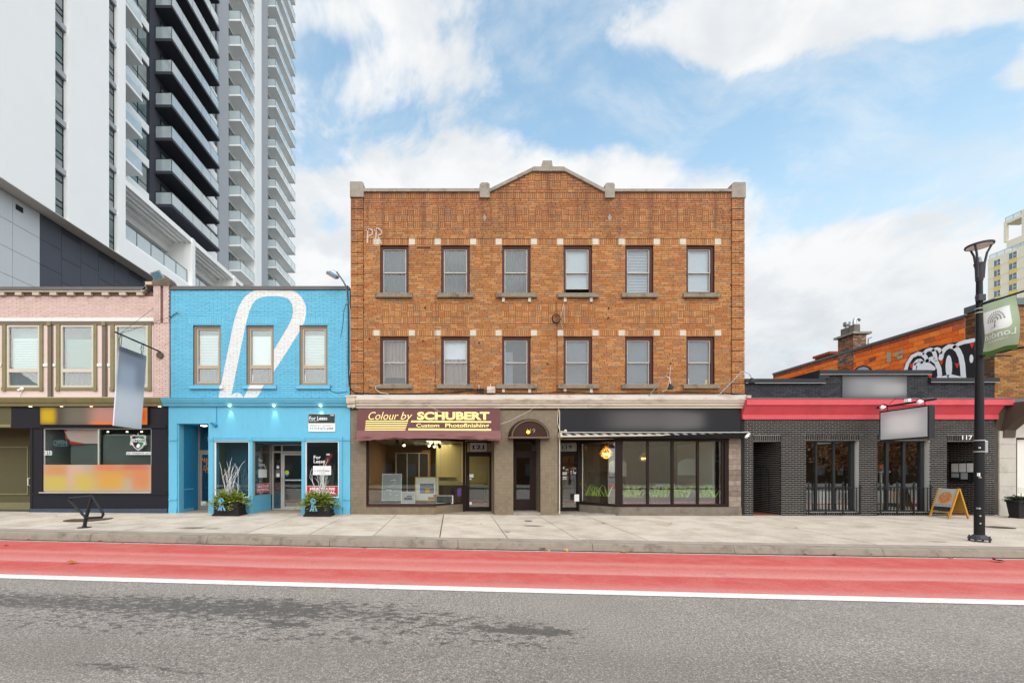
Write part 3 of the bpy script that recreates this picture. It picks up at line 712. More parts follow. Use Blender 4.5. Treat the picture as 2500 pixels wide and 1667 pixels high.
bx('front_wall', M['mortar_dark'], cb, XW, XW+12, .012, .35, 3.4, 7.62)
lay(cb, running((XW, XW+11.9, V(973), 7.62), .225, .076, .011), M['tan_brick'], .012, 'front', .012, .002, score=lambda r: -r[0] if r[1]-r[0] > .1 else -99)
# chimney rising from the side wall
M['chimney_brick'] = brick_mat('chimney_brick', [(0, lin(160,120,96,.75)), (.2, lin(122,96,84,.75)), (.4, lin(180,138,110,.75)), (.6, lin(104,92,86,.75)), (.8, lin(168,108,78,.75))], .9, .2)
cx0, cx1, cy0, cy1 = XW-.03, XW+.62, Y(20.77), Y(21.6)
ch = bx('chimney', M['mortar_pale'], cb, cx0+.012, cx1, cy0+.012, cy1, 4.8, 8.32)
lay(ch, running((cx0, cx1, 6.6, 8.32), .20, .072, .012), M['chimney_brick'], cy0+.012, 'front', .012, .003, top=90)
lay(ch, [r for r in running((cy0, cy1, 6.9, 8.32), .20, .072, .012)], M['chimney_brick'], cx0+.012, 'side', .012, .003, top=90)
M['chimney_orange'] = brick_mat('chimney_orange', [(0, lin(214,104,48,.62)), (.3, lin(170,92,58,.62)), (.55, lin(226,118,58,.62)), (.8, lin(128,92,70,.62))], .9, .2)
lay(ch, running((cy0, cy1, 5.2, 6.9), .20, .072, .012), M['chimney_orange'], cx0+.012, 'side', .012, .003, top=90)
b = MB(); b.box(cx0-.12, cx1+.14, cy0-.14, cy1+.12, 8.32, 8.42); b.build('chimney_cap', M['concrete'], cb)
M['flue'] = pm('flue', lin(132,122,112,.6), .7, .2, 6, dirt=lin(50,44,40,.6), damt=.6)
b = MB(); b.box(cx0+.12, cx0+.40, cy0+.06, cy0+.36, 8.42, 8.84); b.build('flue_tile', M['flue'], cb)
b = MB(); b.box(cx0+.10, cx0+.38, cy0+.44, cy0+.78, 8.42, 8.80); b.build('flue_tile', M['flue'], cb)
px_, py_ = cx0+.26, cy0+.21
b = MB(); b.tube([(px_, py_, 8.84), (px_, py_, 9.02), (px_+.04, py_, 9.14), (px_+.15, py_, 9.20), (px_+.26, py_, 9.15), (px_+.30, py_, 9.05)], .075, 10); b.build('vent_pipe', M['steel'], cb, smooth=True)
b = MB(); b.lathe([(.07, 0), (.07, .10), (.13, .12), (.15, .17), (.15, .30), (.12, .33)], (cx0+.24, cy0+.6, 8.80), 14); b.build('vent_cap', M['steel'], cb, smooth=True)
b = MB(); b.tube([(cx1, cy0-.02, 7.7), (cx1+.06, cy0-.02, 7.8), (cx1+.07, cy0-.02, 8.1), (cx1+.24, cy0-.02, 8.16)], .018, 6); b.build('chimney_bracket', M['black_metal'], cb)
c2 = bx('chimney', M['mortar_dark'], cb, XW+.36, XW+1.1, Y(22.5), Y(23.4), 7.0, 7.95)
lay(c2, running((XW+.36, XW+1.1, 7.3, 7.82), .20, .075, .012), M['brown_brick'], Y(22.5), 'front', .012, .002, top=40)
lay(c2, running((Y(22.5), Y(23.4), 7.3, 7.82), .20, .075, .012), M['red_course'], XW+.36, 'side', .012, .002, top=40)
bx('chimney_cap', M['red_course'], cb, XW+.28, XW+1.18, Y(22.42), Y(23.48), 7.82, 7.95)
# bare patches on the painted wall
def wpt(px, py, off=.012):
    dd = XW*F/(px-CX); return (XW-.008-off, Y(dd), V(py, dd))
M['bare'] = pm('bare_block', lin(200,190,158,.62), .9, .15, 9)
def wpoly(name, m_, parent, pts, off): 
    b = MB(); b.quad(*[wpt(x, y, off) for x, y in pts]); return b.build(name, m_, parent)
def q4(x, y): return (1860+x/5.88, 740+y/5.88)
for pts in ([(1795,705),(1865,695),(1862,845),(1800,850)], [(1910,720),(2040,660),(2042,715),(1950,740),(1950,770),(1915,770)], [(1950,755),(2030,740),(2030,790),(1945,810)], [(975,935),(1035,915),(1035,968),(975,968)]):
    wpoly('bare_patch', M['bare'], cb, [q4(*p) for p in pts], .016)
wpoly('bare_patch', M['red_course'], cb, [q4(*p) for p in ((1545,790),(1650,760),(1640,815),(1548,838))], .016)
# spray-painted lettering on the wall
M['spray_black'] = pm('spray_black', lin(44,40,44,.8), .7, .25, 7)
M['spray_white'] = pm('spray_white', lin(244,244,248,.92), .7, .06, 7)
M['spray_red'] = pm('spray_red', lin(236,58,36,.95), .7, .08, 7)
M['spray_blue'] = pm('spray_blue', lin(176,184,212,.75), .7, .08, 7)
def q8(x, y): return (1800+x/2.45, 740+y/2.45)
def ribbon(mb, pts, hw, off):
    P = [wpt(*q8(*p), off) for p in pts]
    for p, q in zip(P, P[1:]):
        dy, dz_ = q[1]-p[1], q[2]-p[2]; l = math.hypot(dy, dz_) or 1; nx, nz = -dz_/l*hw, dy/l*hw
        mb.quad((p[0], p[1]+nx, p[2]+nz), (q[0], q[1]+nx, q[2]+nz), (q[0], q[1]-nx, q[2]-nz), (p[0], p[1]-nx, p[2]-nz))
    for p in P:
        mb.quad(*[(p[0]-.0006, p[1]+hw*math.cos(t*math.pi/4), p[2]+hw*math.sin(t*math.pi/4)) for t in range(8)])
gr = MB()
edge = [(1000,470),(998,400),(1008,352),(1045,302),(1085,285),(1118,268),(1150,262),(1185,256),(1225,250),(1262,240),(1300,236),(1345,226),(1418,208),(1430,470)]
P = [wpt(*q8(x+random.uniform(-4,4), y+random.uniform(-4,4)), .016) for x, y in edge]
gr.v = P; gr.f = [tuple(range(len(P)))]; gr.mi = [0]; gf = gr.build('graffiti', M['spray_black'], cb)
b = MB()
for pts, hw in (([(1008,410),(1022,362),(1050,318),(1085,302),(1112,305),(1130,322),(1140,345)], .075), ([(1122,300),(1135,284),(1158,276),(1176,282),(1186,305),(1192,338)], .07), ([(1176,282),(1195,272),(1212,276),(1222,296)], .06),
                ([(1140,345),(1165,330),(1195,352),(1212,392),(1216,430),(1205,460)], .08), ([(1222,330),(1228,300),(1245,275),(1270,258),(1300,260),(1325,282),(1342,320),(1352,370),(1358,450)], .085),
                ([(1305,262),(1330,244),(1365,232),(1418,222)], .075), ([(1228,447),(1280,436),(1340,450)], .07), ([(1062,400),(1066,362),(1082,344),(1098,342),(1108,352)], .07), ([(1070,366),(1110,356),(1150,368),(1180,392)], .07)):
    ribbon(b, pts, hw, .022)
b.build('spray_outline', M['spray_white'], gf)
b = MB()
b.quad(*[wpt(*q8(1270+20*math.cos(t*math.pi/8), 380+70*math.sin(t*math.pi/8)), .022) for t in range(16)]); b.quad(*[wpt(*q8(1405+12*math.cos(t*math.pi/6), 332+26*math.sin(t*math.pi/6)), .022) for t in range(12)])
b.quad(*[wpt(*q8(*p), .021) for p in ((1075,400),(1082,372),(1120,362),(1160,378),(1185,402))])
b.build('spray_fill', M['spray_white'], gf)
b = MB()
for (x, y) in ((1045,372),(1224,350),(1319,370),(1158,436),(1408,250)):
    b.quad(*[wpt(*q8(x+p, y+q), .026) for p, q in ((-14,-14),(0,-8),(13,-17),(10,4),(2,20),(-6,6))])
b.build('spray_fill', M['spray_red'], gf)
b = MB(); b.quad(*[wpt(*q8(*p), .016) for p in ((700,402),(722,382),(755,372),(785,376),(805,392),(812,410))]); g2 = b.build('graffiti', M['spray_black'], cb)
b = MB(); b.quad(*[wpt(*q8(*p), .022) for p in ((712,403),(732,387),(758,380),(780,384),(794,396),(796,410))]); b.build('spray_fill', M['spray_blue'], g2)
# ground floor of the corner building: stone pier, brown bracket fascia, shop window
M['lime'] = pm('limestone', lin(214,206,194,.66), .85, .06, 3, dirt=lin(150,140,126,.62), damt=.35, dscale=2.0, grain=.08)
M['brown_metal'] = pm('brown_metal', lin(96,82,70,.66), .6, .1, 5)
zb = zwalk(20, 0)-.05
bx('shop_wall', M['mortar_dark'], cb, U(2481.6), XW+12, .25, .5, zb, 3.4)
hh = [zb+.0, .52, 1.03, 1.54, 2.05, 2.56, 3.05]
for z0, z1 in zip(hh, hh[1:]): bx('stone_block', M['lime'], cb, U(2437.5), U(2478), -.03, .3, z0+.004, z1-.004)
for z0, z1 in zip(hh, hh[1:]): bx('stone_block', M['lime'], cb, U(2430), U(2437), .02, .3, z0+.004, z1-.004)
bx('stone_band', M['lime'], cb, U(2468), XW+8, -.02, .3, V(1068), V(1012))
b = MB(); b.box(U(2428.6), XW+8, -.16, .3, V(986), V(975)); b.build('fascia_cap', M['flashing'], cb)
b = MB(); b.prism([(-.14, V(986)), (-.14, V(990)), (.02, V(1050)), (.02, V(1068)), (.24, V(1068)), (.24, V(986))], U(2430), U(2476)); b.build('fascia_bracket', M['brown_metal'], cb)
b = MB(); b.prism([(-.9, V(990)), (-.86, V(1000)), (-.08, V(1050)), (-.06, V(1068)), (.0, V(1068)), (.0, V(986)), (-.9, V(986))], U(2446), U(2474)); b.build('fascia_bracket', M['brown_metal'], cb)
bx('shop_door', M['brown_metal'], cb, U(2481.6), U(2488), .05, .15, zb, V(1072)); bx('shop_window', M['soffit'], cb, U(2488), U(2488)+1.6, .12, .14, zb+.3, V(1072))
# ------------------------------------------------------------------ shared builders for the shop row
M['curtain'] = pm('curtain', lin(176,172,166,.30), .9, .18, 3, stretch=(8,1,.4))
M['curtain_grey'] = pm('curtain_grey', lin(140,144,152,.16), .9, .30, 3, stretch=(7,1,.5))
M['blind'] = pm('blind', lin(218,220,216,.78), .7, .04, 3)
M['grey_blind'] = pm('blind_grey', lin(150,164,154,.55), .8, .06, 3)  # greyer, darker blind colour, also used on the backing boards
def curtain(parent, x0, x1, z0, z1, y, m_, amp=.03, waves=7, name='curtain'):
    b = MB(); n = waves*6
    pr = [(x0+(x1-x0)*i/n, y+amp*math.sin(2*math.pi*waves*i/n+.6*math.sin(i))) for i in range(n+1)]
    for p, q in zip(pr, pr[1:]): b.quad((p[0], p[1], z0), (q[0], q[1], z0), (q[0], q[1], z1), (p[0], p[1], z1))
    return b.build(name, m_, parent, smooth=True)
def slats(parent, x0, x1, z0, z1, y, m_, pitch=.05, name='blind_slat', tilt=.02):
    n = max(1, int((z1-z0)/pitch)); b = MB()
    for i in range(n):
        z = z0+(i+.5)*(z1-z0)/n; h = (z1-z0)/n*.46
        b.quad((x0, y-tilt, z-h), (x1, y-tilt, z-h), (x1, y+tilt*.4, z+h), (x0, y+tilt*.4, z+h))
    o = b.build(name, m_, parent, kind='stuff'); return o
def frame_of(parent, name, m_, x0, x1, z0, z1, y0, y1, t, bars_h=(), bars_v=(), tb=None, bt=None):
    """rectangular frame with inner bars, as one mesh"""
    f_ = MB(); tb = tb or t; bt = bt or t
    f_.box(x0, x0+t, y0, y1, z0, z1); f_.box(x1-t, x1, y0, y1, z0, z1)
    f_.box(x0+t, x1-t, y0, y1, z1-t, z1); f_.box(x0+t, x1-t, y0, y1, z0, z0+bt)
    for z in bars_h: f_.box(x0+t, x1-t, y0+.002, y1-.002, z-tb/2, z+tb/2)
    for x in bars_v: f_.box(x-tb/2, x+tb/2, y0+.001, y1-.001, z0+bt, z1-t)
    return f_.build(name, m_, parent)
def room(parent, x0, x1, y0, y1, z0, z1, mw, mc, mf, back=None, left=True, right=True):
    bx('interior_wall', back or mw, parent, x0, x1, y1, y1+.1, z0, z1)
    if left: bx('interior_wall', mw, parent, x0-.1, x0, y0, y1+.1, z0, z1)
    if right: bx('interior_wall', mw, parent, x1, x1+.1, y0, y1+.1, z0, z1)
    bx('interior_ceiling', mc, parent, x0-.1, x1+.1, y0, y1+.1, z1, z1+.1); bx('interior_floor', mf, parent, x0-.1, x1+.1, y0, y1+.1, z0-.1, z0)
def zbase(px): return zwalk(U(px), 0)

# ------------------------------------------------------------------ pink building with the dark shop front
pk = root('pink_building', (-13.5, 0, 0), 'pink painted brick building with olive trim above a black shop front', 'building')
pinkc = lin(238,206,197,.66)
M['pink_brick'] = brick_mat('pink_brick', [(0, lin(236,202,192,.66)), (1, lin(242,212,203,.66))], .75, .06, 10, dirt=lin(190,140,126,.62), damt=.35, dscale=1.8)
M['pink_mortar_shaded'] = pm('pink_mortar_shaded', lin(150,112,104,.5), .9, .1, 8)  # same paint as the bricks, with the joint shadows put into the colour
M['pink_panel'] = pm('pink_panel', lin(240,214,206,.68), .7, .03, 2, dirt=lin(214,178,166,.64), damt=.3, dscale=2)
M['olive'] = pm('olive', lin(148,138,98,.62), .6, .06, 4, dirt=lin(96,86,58,.6), damt=.3, dscale=3)
M['brown_trim'] = pm('brown_trim', lin(126,110,92,.62), .65, .1, 6)
M['beige_trim'] = pm('beige_trim', lin(214,196,172,.64), .65, .05, 4)
M['cream_frame'] = pm('cream_frame', lin(226,212,194,.66), .5, .03, 4)
M['white_trim'] = pm('white_trim', lin(240,236,230,.72), .6, .03, 4)
M['grey_coping'] = pm('grey_coping', lin(112,108,108,.6), .6, .12, 4)
M['shop_black'] = pm('shop_black', lin(58,56,64,.42), .6, .06, 3, grain=.12, spec=.1)
M['olive_wall'] = pm('olive_wall', lin(118,108,74,.5), .75, .06, 3, grain=.15)
M['blue_plinth'] = pm('blue_plinth', lin(74,86,104,.55), .6, .2, 8)
XL = -19.0
wins = [(8, 107), (139.4, 238.4), (271.5, 371)]
holes = [(U(a+10), U(b-8), V(949), V(797)) for a, b in wins]+[(U(-124), U(-26), V(949), V(797))]
backing('wall', M['pink_mortar_shaded'], pk, (XL, U(377), V(973), V(713)), holes, .012, .3)
backing('wall', M['pink_panel'], pk, (XL, U(377), V(973), V(793)), holes, -.01, .011)
bx('wall', M['pink_mortar_shaded'], pk, U(377), U(417), -.04, .3, V(973), V(700))
bx('wall', M['dark_room'], pk, XL, U(416.5), 4.0, 4.3, 0, V(715))
bx('roof', M['grey_coping'], pk, XL, U(416.5), .3, 12, V(730), V(722))
lay(pk, running((XL+2.4, U(376.5), V(777), V(724)), .29, .0725, .010), M['pink_brick'], .012, top=220)
col = [(U(378), U(395.5), V(790), V(700), .03), (U(402), U(416), V(790), V(700), .03)]
rr = []
for c_ in col: rr += [r+(.03,) for r in running(c_[:4], .13, .0725, .010)]
rr += running((U(378), U(416), V(972), V(790)), .21, .0725, .010)
lay(pk, rr, M['pink_brick'], -.04, depth=.012, top=80)
b = MB(); b.box(XL, U(366), -.16, .4, V(712), V(704.5)); b.build('coping', M['grey_coping'], pk)
b = MB(); b.box(XL, U(355), -.13, .02, V(716), V(712.3)); b.build('cornice', M['beige_trim'], pk)
b = MB()
cxs = [(U(352+10*math.sin(t)), V(713-14*(1-math.cos(t)))) for t in [i*math.pi/2/8 for i in range(9)]]
for p, q in zip(cxs, cxs[1:]): b.box(p[0], q[0]+.01, -.16, .1, min(p[1], q[1])-.06, max(p[1], q[1])+.02)
b.box(U(362), U(378), -.16, .1, V(699.5), V(692)); b.build('cornice_scroll', M['beige_trim'], pk)
for i in range(-3, 9):
    c_ = 10+42.1*i; bx('dentil', M['beige_trim'], pk, U(c_-8), U(c_+8), -.12, .0, V(723.5), V(716.5))
bx('frieze_board', M['brown_trim'], pk, XL, U(356), -.02, .01, V(725), V(716.2))
b = MB(); b.box(U(373), U(420), -.1, .34, V(700.5), V(695))
arc = [(U(396.5)+.33*math.cos(t), V(695)+.34*math.sin(t)) for t in [i*math.pi/12 for i in range(13)]]
b.prism(arc, -.08, .34, 'y'); b.build('pilaster_cap', M['brown_trim'], pk)
bx('string_course', M['white_trim'], pk, XL, U(377), -.05, .02, V(785), V(777.5))
bx('head_trim', M['brown_trim'], pk, XL, U(376.8), -.045, .02, V(793), V(785.2))
for a in (119, 251.5, -13.5):
    bx('post', M['brown_trim'], pk, U(a), U(a+9), -.05, .0, V(972.8), V(793.2)); bx('rosette', M['olive'], pk, U(a-1), U(a+9), -.075, -.02, V(796), V(786))
    bx('post', M['brown_trim'], pk, U(a+10), U(a+12), -.035, .0, V(972.8), V(793.2))
    for p, q in ((a-13, a-.2), (a+12.2, a+19)): bx('tie_block', M['white_trim'], pk, U(p), U(q), -.04, .0, V(895), V(888))
for i, (a, b_) in enumerate(wins+[(-124, -26)]):
    o_ = MB()
    o_.box(U(a), U(a+9), -.05, .0, V(952), V(793.2)); o_.box(U(b_-8), U(b_), -.05, .0, V(952), V(793.2)); o_.box(U(a+9), U(b_-8), -.05, .0, V(953), V(946))
    for x in (a, b_-8): o_.box(U(x-.8), U(x+8.5), -.07, -.02, V(954.5), V(945.5))
    w_ = o_.build('window', M['olive'], pk)
    z0, z1 = V(945.5), V(794); x0, x1 = U(a+10), U(b_-9)
    frame_of(w_, 'frame', M['cream_frame'], x0, x1, z0, z1, -.02, .05, .07, bars_h=(V(904.5),), tb=.13)
    bx('pane', M['glass'], w_, x0+.07, x1-.07, .02, .026, V(899), z1-.07); bx('pane', M['glass'], w_, x0+.07, x1-.07, .02, .026, z0+.07, V(909.5))
    if i != 1: slats(w_, x0+.1, x1-.05, V(899), V(824), .12, M['blind'] if i != 2 else M['grey_blind'], .06); bx('backing_board', M['grey_blind'], w_, x0, x1, .2, .22, V(905), z1)
    else: bx('roller_blind', M['grey_blind'], w_, x0+.08, x1-.05, .12, .13, V(899), V(826)); bx('backing_board', M['dark_room'], w_, x0, x1, .25, .27, V(905), z1)
    curtain(w_, x0+.05, x1-.05, z0, V(909), .15, M['curtain_grey'], .02, 5)
# lower shop front
b = MB(); b.prism([(.3, V(992.5)), (-.12, V(992.5)), (-.14, V(987)), (-.19, V(984)), (-.24, V(976)), (-.25, V(973)), (.3, V(971))], XL, U(402)); b.build('cornice', M['olive'], pk)
b = MB(); b.box(XL, U(416), -.20, .02, V(972.9), V(971)); b.build('drip_edge', M['beige_trim'], pk)
bx('fascia_panel', M['olive_wall'], pk, XL, U(29.5), -.02, .4, V(1043), V(993)); bx('fascia_bead', M['olive'], pk, XL, U(29.4), -.05, 0, V(1043), V(1036))
bx('fascia_panel', M['shop_black'], pk, U(29.5), U(411.5), -.03, .4, V(1041), V(992.8))
bx('fascia_rail', M['shop_black'], pk, U(33), U(408), -.06, -.03, V(1045), V(1038))
zb = zbase(200)
bx('pilaster', M['shop_black'], pk, U(76), U(82), -.04, 1.5, zbase(76)-.05, V(1041.2)); bx('pilaster', M['shop_black'], pk, U(82.2), U(105), -.02, .3, zbase(90)-.02, V(1041.2))
bx('pier_panel', M['shop_black'], pk, U(370.5), U(411.5), -.02, .3, zbase(390)-.02, V(1041.2))
for (p, q, s_, t_) in ((376, 407, 1207, 1203.5), (376, 407, 1211.5, 1209)): bx('panel_bead', M['shop_black'], pk, U(p), U(q), -.035, -.02, V(s_), V(t_))
bx('stall_riser', M['shop_black'], pk, U(82.2), U(411.5), -.03, .3, zb+.15, V(1208)); bx('stall_moulding', M['shop_black'], pk, U(82.2), U(411), -.05, -.02, V(1208), V(1203))
bx('plinth', M['blue_plinth'], pk, U(77), U(411.4), -.09, .2, zb-.02, zb+.14)
ws = bx('window_sill', M['alu'], pk, U(98), U(370), -.055, .06, V(1203.2), V(1200.5))
fw = frame_of(pk, 'shop_window', M['alu'], U(105.5), U(370), V(1200.5), V(1045), .02, .07, .035, bars_v=(U(239),), tb=.05)
bx('pane', M['shop_glass'], fw, U(107.6), U(238), .04, .046, V(1199), V(1047)); bx('pane', M['shop_glass'], fw, U(240.5), U(368), .04, .046, V(1199), V(1047))
M['int_grey'] = pm('int_grey', lin(120,128,124,.6), .8, .06, 1, grain=.1); M['int_pale'] = pm('int_pale', lin(196,206,200,.6), .8, .05, 1)
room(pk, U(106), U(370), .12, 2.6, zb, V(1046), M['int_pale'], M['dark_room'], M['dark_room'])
bx('display_board', M['int_grey'], pk, U(163), U(236), .16, .2, V(1199), V(1083)); bx('display_board', M['int_grey'], pk, U(243), U(362), .16, .2, V(1199), V(1062))
bx('display_board', M['int_pale'], pk, U(163), U(236), .16, .2, V(1082), V(1046)); bx('ceiling_lamp_bar', M['alu'], pk, U(245), U(318), .2, .24, V(1061), V(1059))
M['lamp_warm'] = emit_mat('lamp_warm', (1, .80, .45, 1), 2.2)
for x in (246, 294, 330): bx('downlight', M['lamp_warm'], pk, U(x-2), U(x+2), .3, .33, V(1053), V(1050.5))
for x in (79, 155, 227, 393): bx('soffit_lamp', M['lamp_warm'], pk, U(x-3), U(x+3), -.09, -.05, V(993.4), V(992.6))
# recessed olive wall at the far left with its panelled door
yr = 1.15; dr = DC+yr
bx('wall', M['olive_wall'], pk, XL, U(80, dr), yr, yr+.1, -.1, V(1040)); bx('skirting', M['olive'], pk, XL, U(77, dr), yr-.03, yr, -.1, V(1226, dr))
dp = MB(); xa, xc, za, zc = U(-40, dr), U(70.5, dr), V(1207.5, dr), V(1090, dr)
for (a, b_, c_, d_) in ((xa, xc, za, za+.05), (xa, xc, zc-.04, zc), (xc-.04, xc, za+.05, zc-.04)): dp.box(a, b_, yr-.035, yr, c_, d_)
dp.build('panel_moulding', M['olive'], pk)
b = MB(); b.tube([(U(76.5, dr), yr-.02, V(1185, dr)), (U(74, dr), yr-.09, V(1184, dr)), (U(74, dr), yr-.09, V(1167, dr)), (U(76.5, dr), yr-.02, V(1166, dr))], .018, 8); b.build('door_handle', M['white_paint'], pk, smooth=True)
bx('soffit', M['olive_wall'], pk, XL, U(76), .4, yr, V(1042), V(1038))
# painted number and club sticker on the glass, OPEN sign inside
M['print_white'] = pm('print_white', lin(244,244,242,.75), .5, 0); M['print_black'] = pm('print_black', lin(24,24,26,.7), .5, 0)
np_ = bx('number_plate', M['print_white'], pk, U(106.8), U(124), .018, .038, V(1110.5), V(1100)); text('125', 'lettering', M['print_black'], np_, U(107.8), U(123), V(1109.3), V(1101.2), front(.016), .03)
# signs of the shop front
fs = root('fascia_sign', (U(240), -.06, V(1016)), 'wide black fascia sign with blurred yellow and orange print above shop window', 'sign')
cy_, cw = lin(222,182,24,.58), lin(222,120,96,.7)
M['sign_print'] = print_mat('sign_print', lin(66,60,60,.6), [(U(205), V(1016), .75, .42, lin(120,112,96,.62)), (U(265), V(1016), .62, .40, lin(196,142,128,.62)), (U(123), V(1016), .30, .30, cy_), (U(258), V(1035), .45, .10, lin(234,120,60,.7)), (U(355), V(1016), .28, .45, lin(244,136,18,.58)), (U(349), V(1016), .20, .22, lin(226,88,20,.58))])
bx('sign_board', M['sign_print'], fs, U(103.5), U(365.5), -.10, -.06, V(1037.5), V(994.5)); frame_of(fs, 'sign_frame', M['shop_black'], U(102.5), U(366.5), V(1038.5), V(993.5), -.115, -.031, .02)
ws2 = root('window_poster', (U(238), 0, V(1150)), 'long blurred yellow and orange poster across bottom of the dark shop window', 'poster')
Yl, Og, Pk = lin(222,194,104,.58), lin(222,160,108,.58), lin(226,186,164,.58)
M['poster_print'] = print_mat('poster_print', lin(206,184,164,.58), [(U(137), V(1180), .55, .40, Yl), (U(137), V(1145), .5, .25, Og), (U(185), V(1160), .3, .5, Pk), (U(207), V(1180), .42, .42, Yl), (U(285), V(1150), .85, .30, Og), (U(268), V(1175), .55, .35, lin(232,176,86,.58)), (U(345), V(1165), .38, .55, lin(228,150,100,.58)), (U(258), V(1137), .4, .16, lin(240,140,104,.58)), (U(330), V(1138), .55, .14, lin(206,120,96,.7))])
bx('poster_sheet', M['poster_print'], ws2, U(106.5), U(369), -.002, .008, V(1198.5), V(1134))
np2 = root('neon_sign', (U(143), .14, V(1081)), 'unlit dark OPEN sign hanging inside the dark shop window', 'sign')
bx('sign_panel', M['black_metal'], np2, U(123), U(164), .09, .13, V(1090), V(1072)); M['neon_off'] = pm('neon_off', lin(176,206,214,.7), .3, .05, 4)
text('OPEN', 'lettering', M['neon_off'], np2, U(125), U(158), V(1085), V(1074), front(.085), -.01)
b = MB(); b.tube([(U(125), .085, V(1087)), (U(150), .085, V(1088)), (U(160), .085, V(1087))], .008, 6); b.build('neon_tube', M['neon_off'], np2)
pz = root('window_poster', (U(195), .1, V(1065)), 'pale poster with red swoosh at top of the dark shop window', 'poster')
M['poster_pale'] = print_mat('poster_pale', lin(226,216,208,.7), [(U(200), V(1060), .7, .3, lin(226,196,188,.7))])
b = MB(); b.quad((U(160), .10, V(1082)), (U(238), .10, V(1082)), (U(238), .10, V(1046)), (U(150), .10, V(1046))); b.quad((U(150), .104, V(1046)), (U(238), .104, V(1046)), (U(238), .104, V(1082)), (U(160), .104, V(1082))); b.build('poster_sheet', M['poster_pale'], pz)
M['print_red'] = pm('print_red', lin(222,50,34,.7), .5, .02)
b = MB(); arcp = [(150,1046),(160,1046),(155,1054),(158,1066),(166,1076),(198,1081),(198,1084),(163,1083),(153,1070),(155,1056)]
b.quad(*[(U(x), .096, V(y)) for x, y in arcp[::-1]]); b.build('red_swoosh', M['print_red'], pz)
st = root('window_sticker', (U(337), 0, V(1082)), 'green black and white shield sticker reading LONDON on the shop glass', 'sticker')
M['print_green'] = pm('print_green', lin(28,130,66,.7), .5, .02)
def s4(x, y): return (U(220+x/4.614), V(980+y/4.614))
def plate(name, m_, parent, pts, y, fn=s4):
    b = MB(); b.quad(*[(fn(*p)[0], y, fn(*p)[1]) for p in pts]); o = b.build(name, m_, parent)
    return o
shield = [(540,352),(553,385),(585,375),(632,388),(624,428),(634,470),(630,492),(612,490),(590,520),(543,553),(498,520),(472,488),(452,492),(450,470),(460,428),(452,390),(498,375),(530,385)]
def shrink(pts, k_): cx_ = 541; cy_ = 455; return [(cx_+(x-cx_)*k_, cy_+(y-cy_)*k_) for x, y in pts]
plate('sticker_sheet', M['print_white'], st, shield, -.004); plate('shield_black', M['print_black'], st, shrink(shield, .93), -.006); plate('shield_white', M['print_white'], st, shrink(shield, .86), -.008)
plate('shield_half', M['print_black'], st, [(541,378),(541,536),(505,508),(482,470),(474,398),(502,388),(532,396)], -.010); plate('shield_half', M['print_green'], st, [(541,378),(552,396),(584,388),(612,398),(606,470),(580,508),(541,536)], -.011)
plate('name_band', M['print_white'], st, [(466,462),(470,425),(541,412),(614,425),(618,462),(541,455)], -.013); text('LONDON', 'lettering', M['print_black'], st, s4(474,0)[0], s4(612,0)[0], s4(0,457)[1], s4(0,424)[1], front(-.015), .04)
plate('knight_head', M['print_white'], st, [(528,520),(524,498),(538,478),(556,476),(566,492),(560,506),(552,520)], -.013)
gk = root('window_sticker', (U(340), 0, V(1106)), 'white strip sticker reading GO KNIGHTS GO under the shield sticker', 'sticker')
plate('sticker_sheet', M['print_white'], gk, [(405,598),(412,566),(688,566),(688,598)], -.004); text('GO KNIGHTS GO!', 'lettering', M['print_black'], gk, s4(413,0)[0], s4(686,0)[0], s4(0,592)[1], s4(0,572)[1], front(-.006), .03, .3)

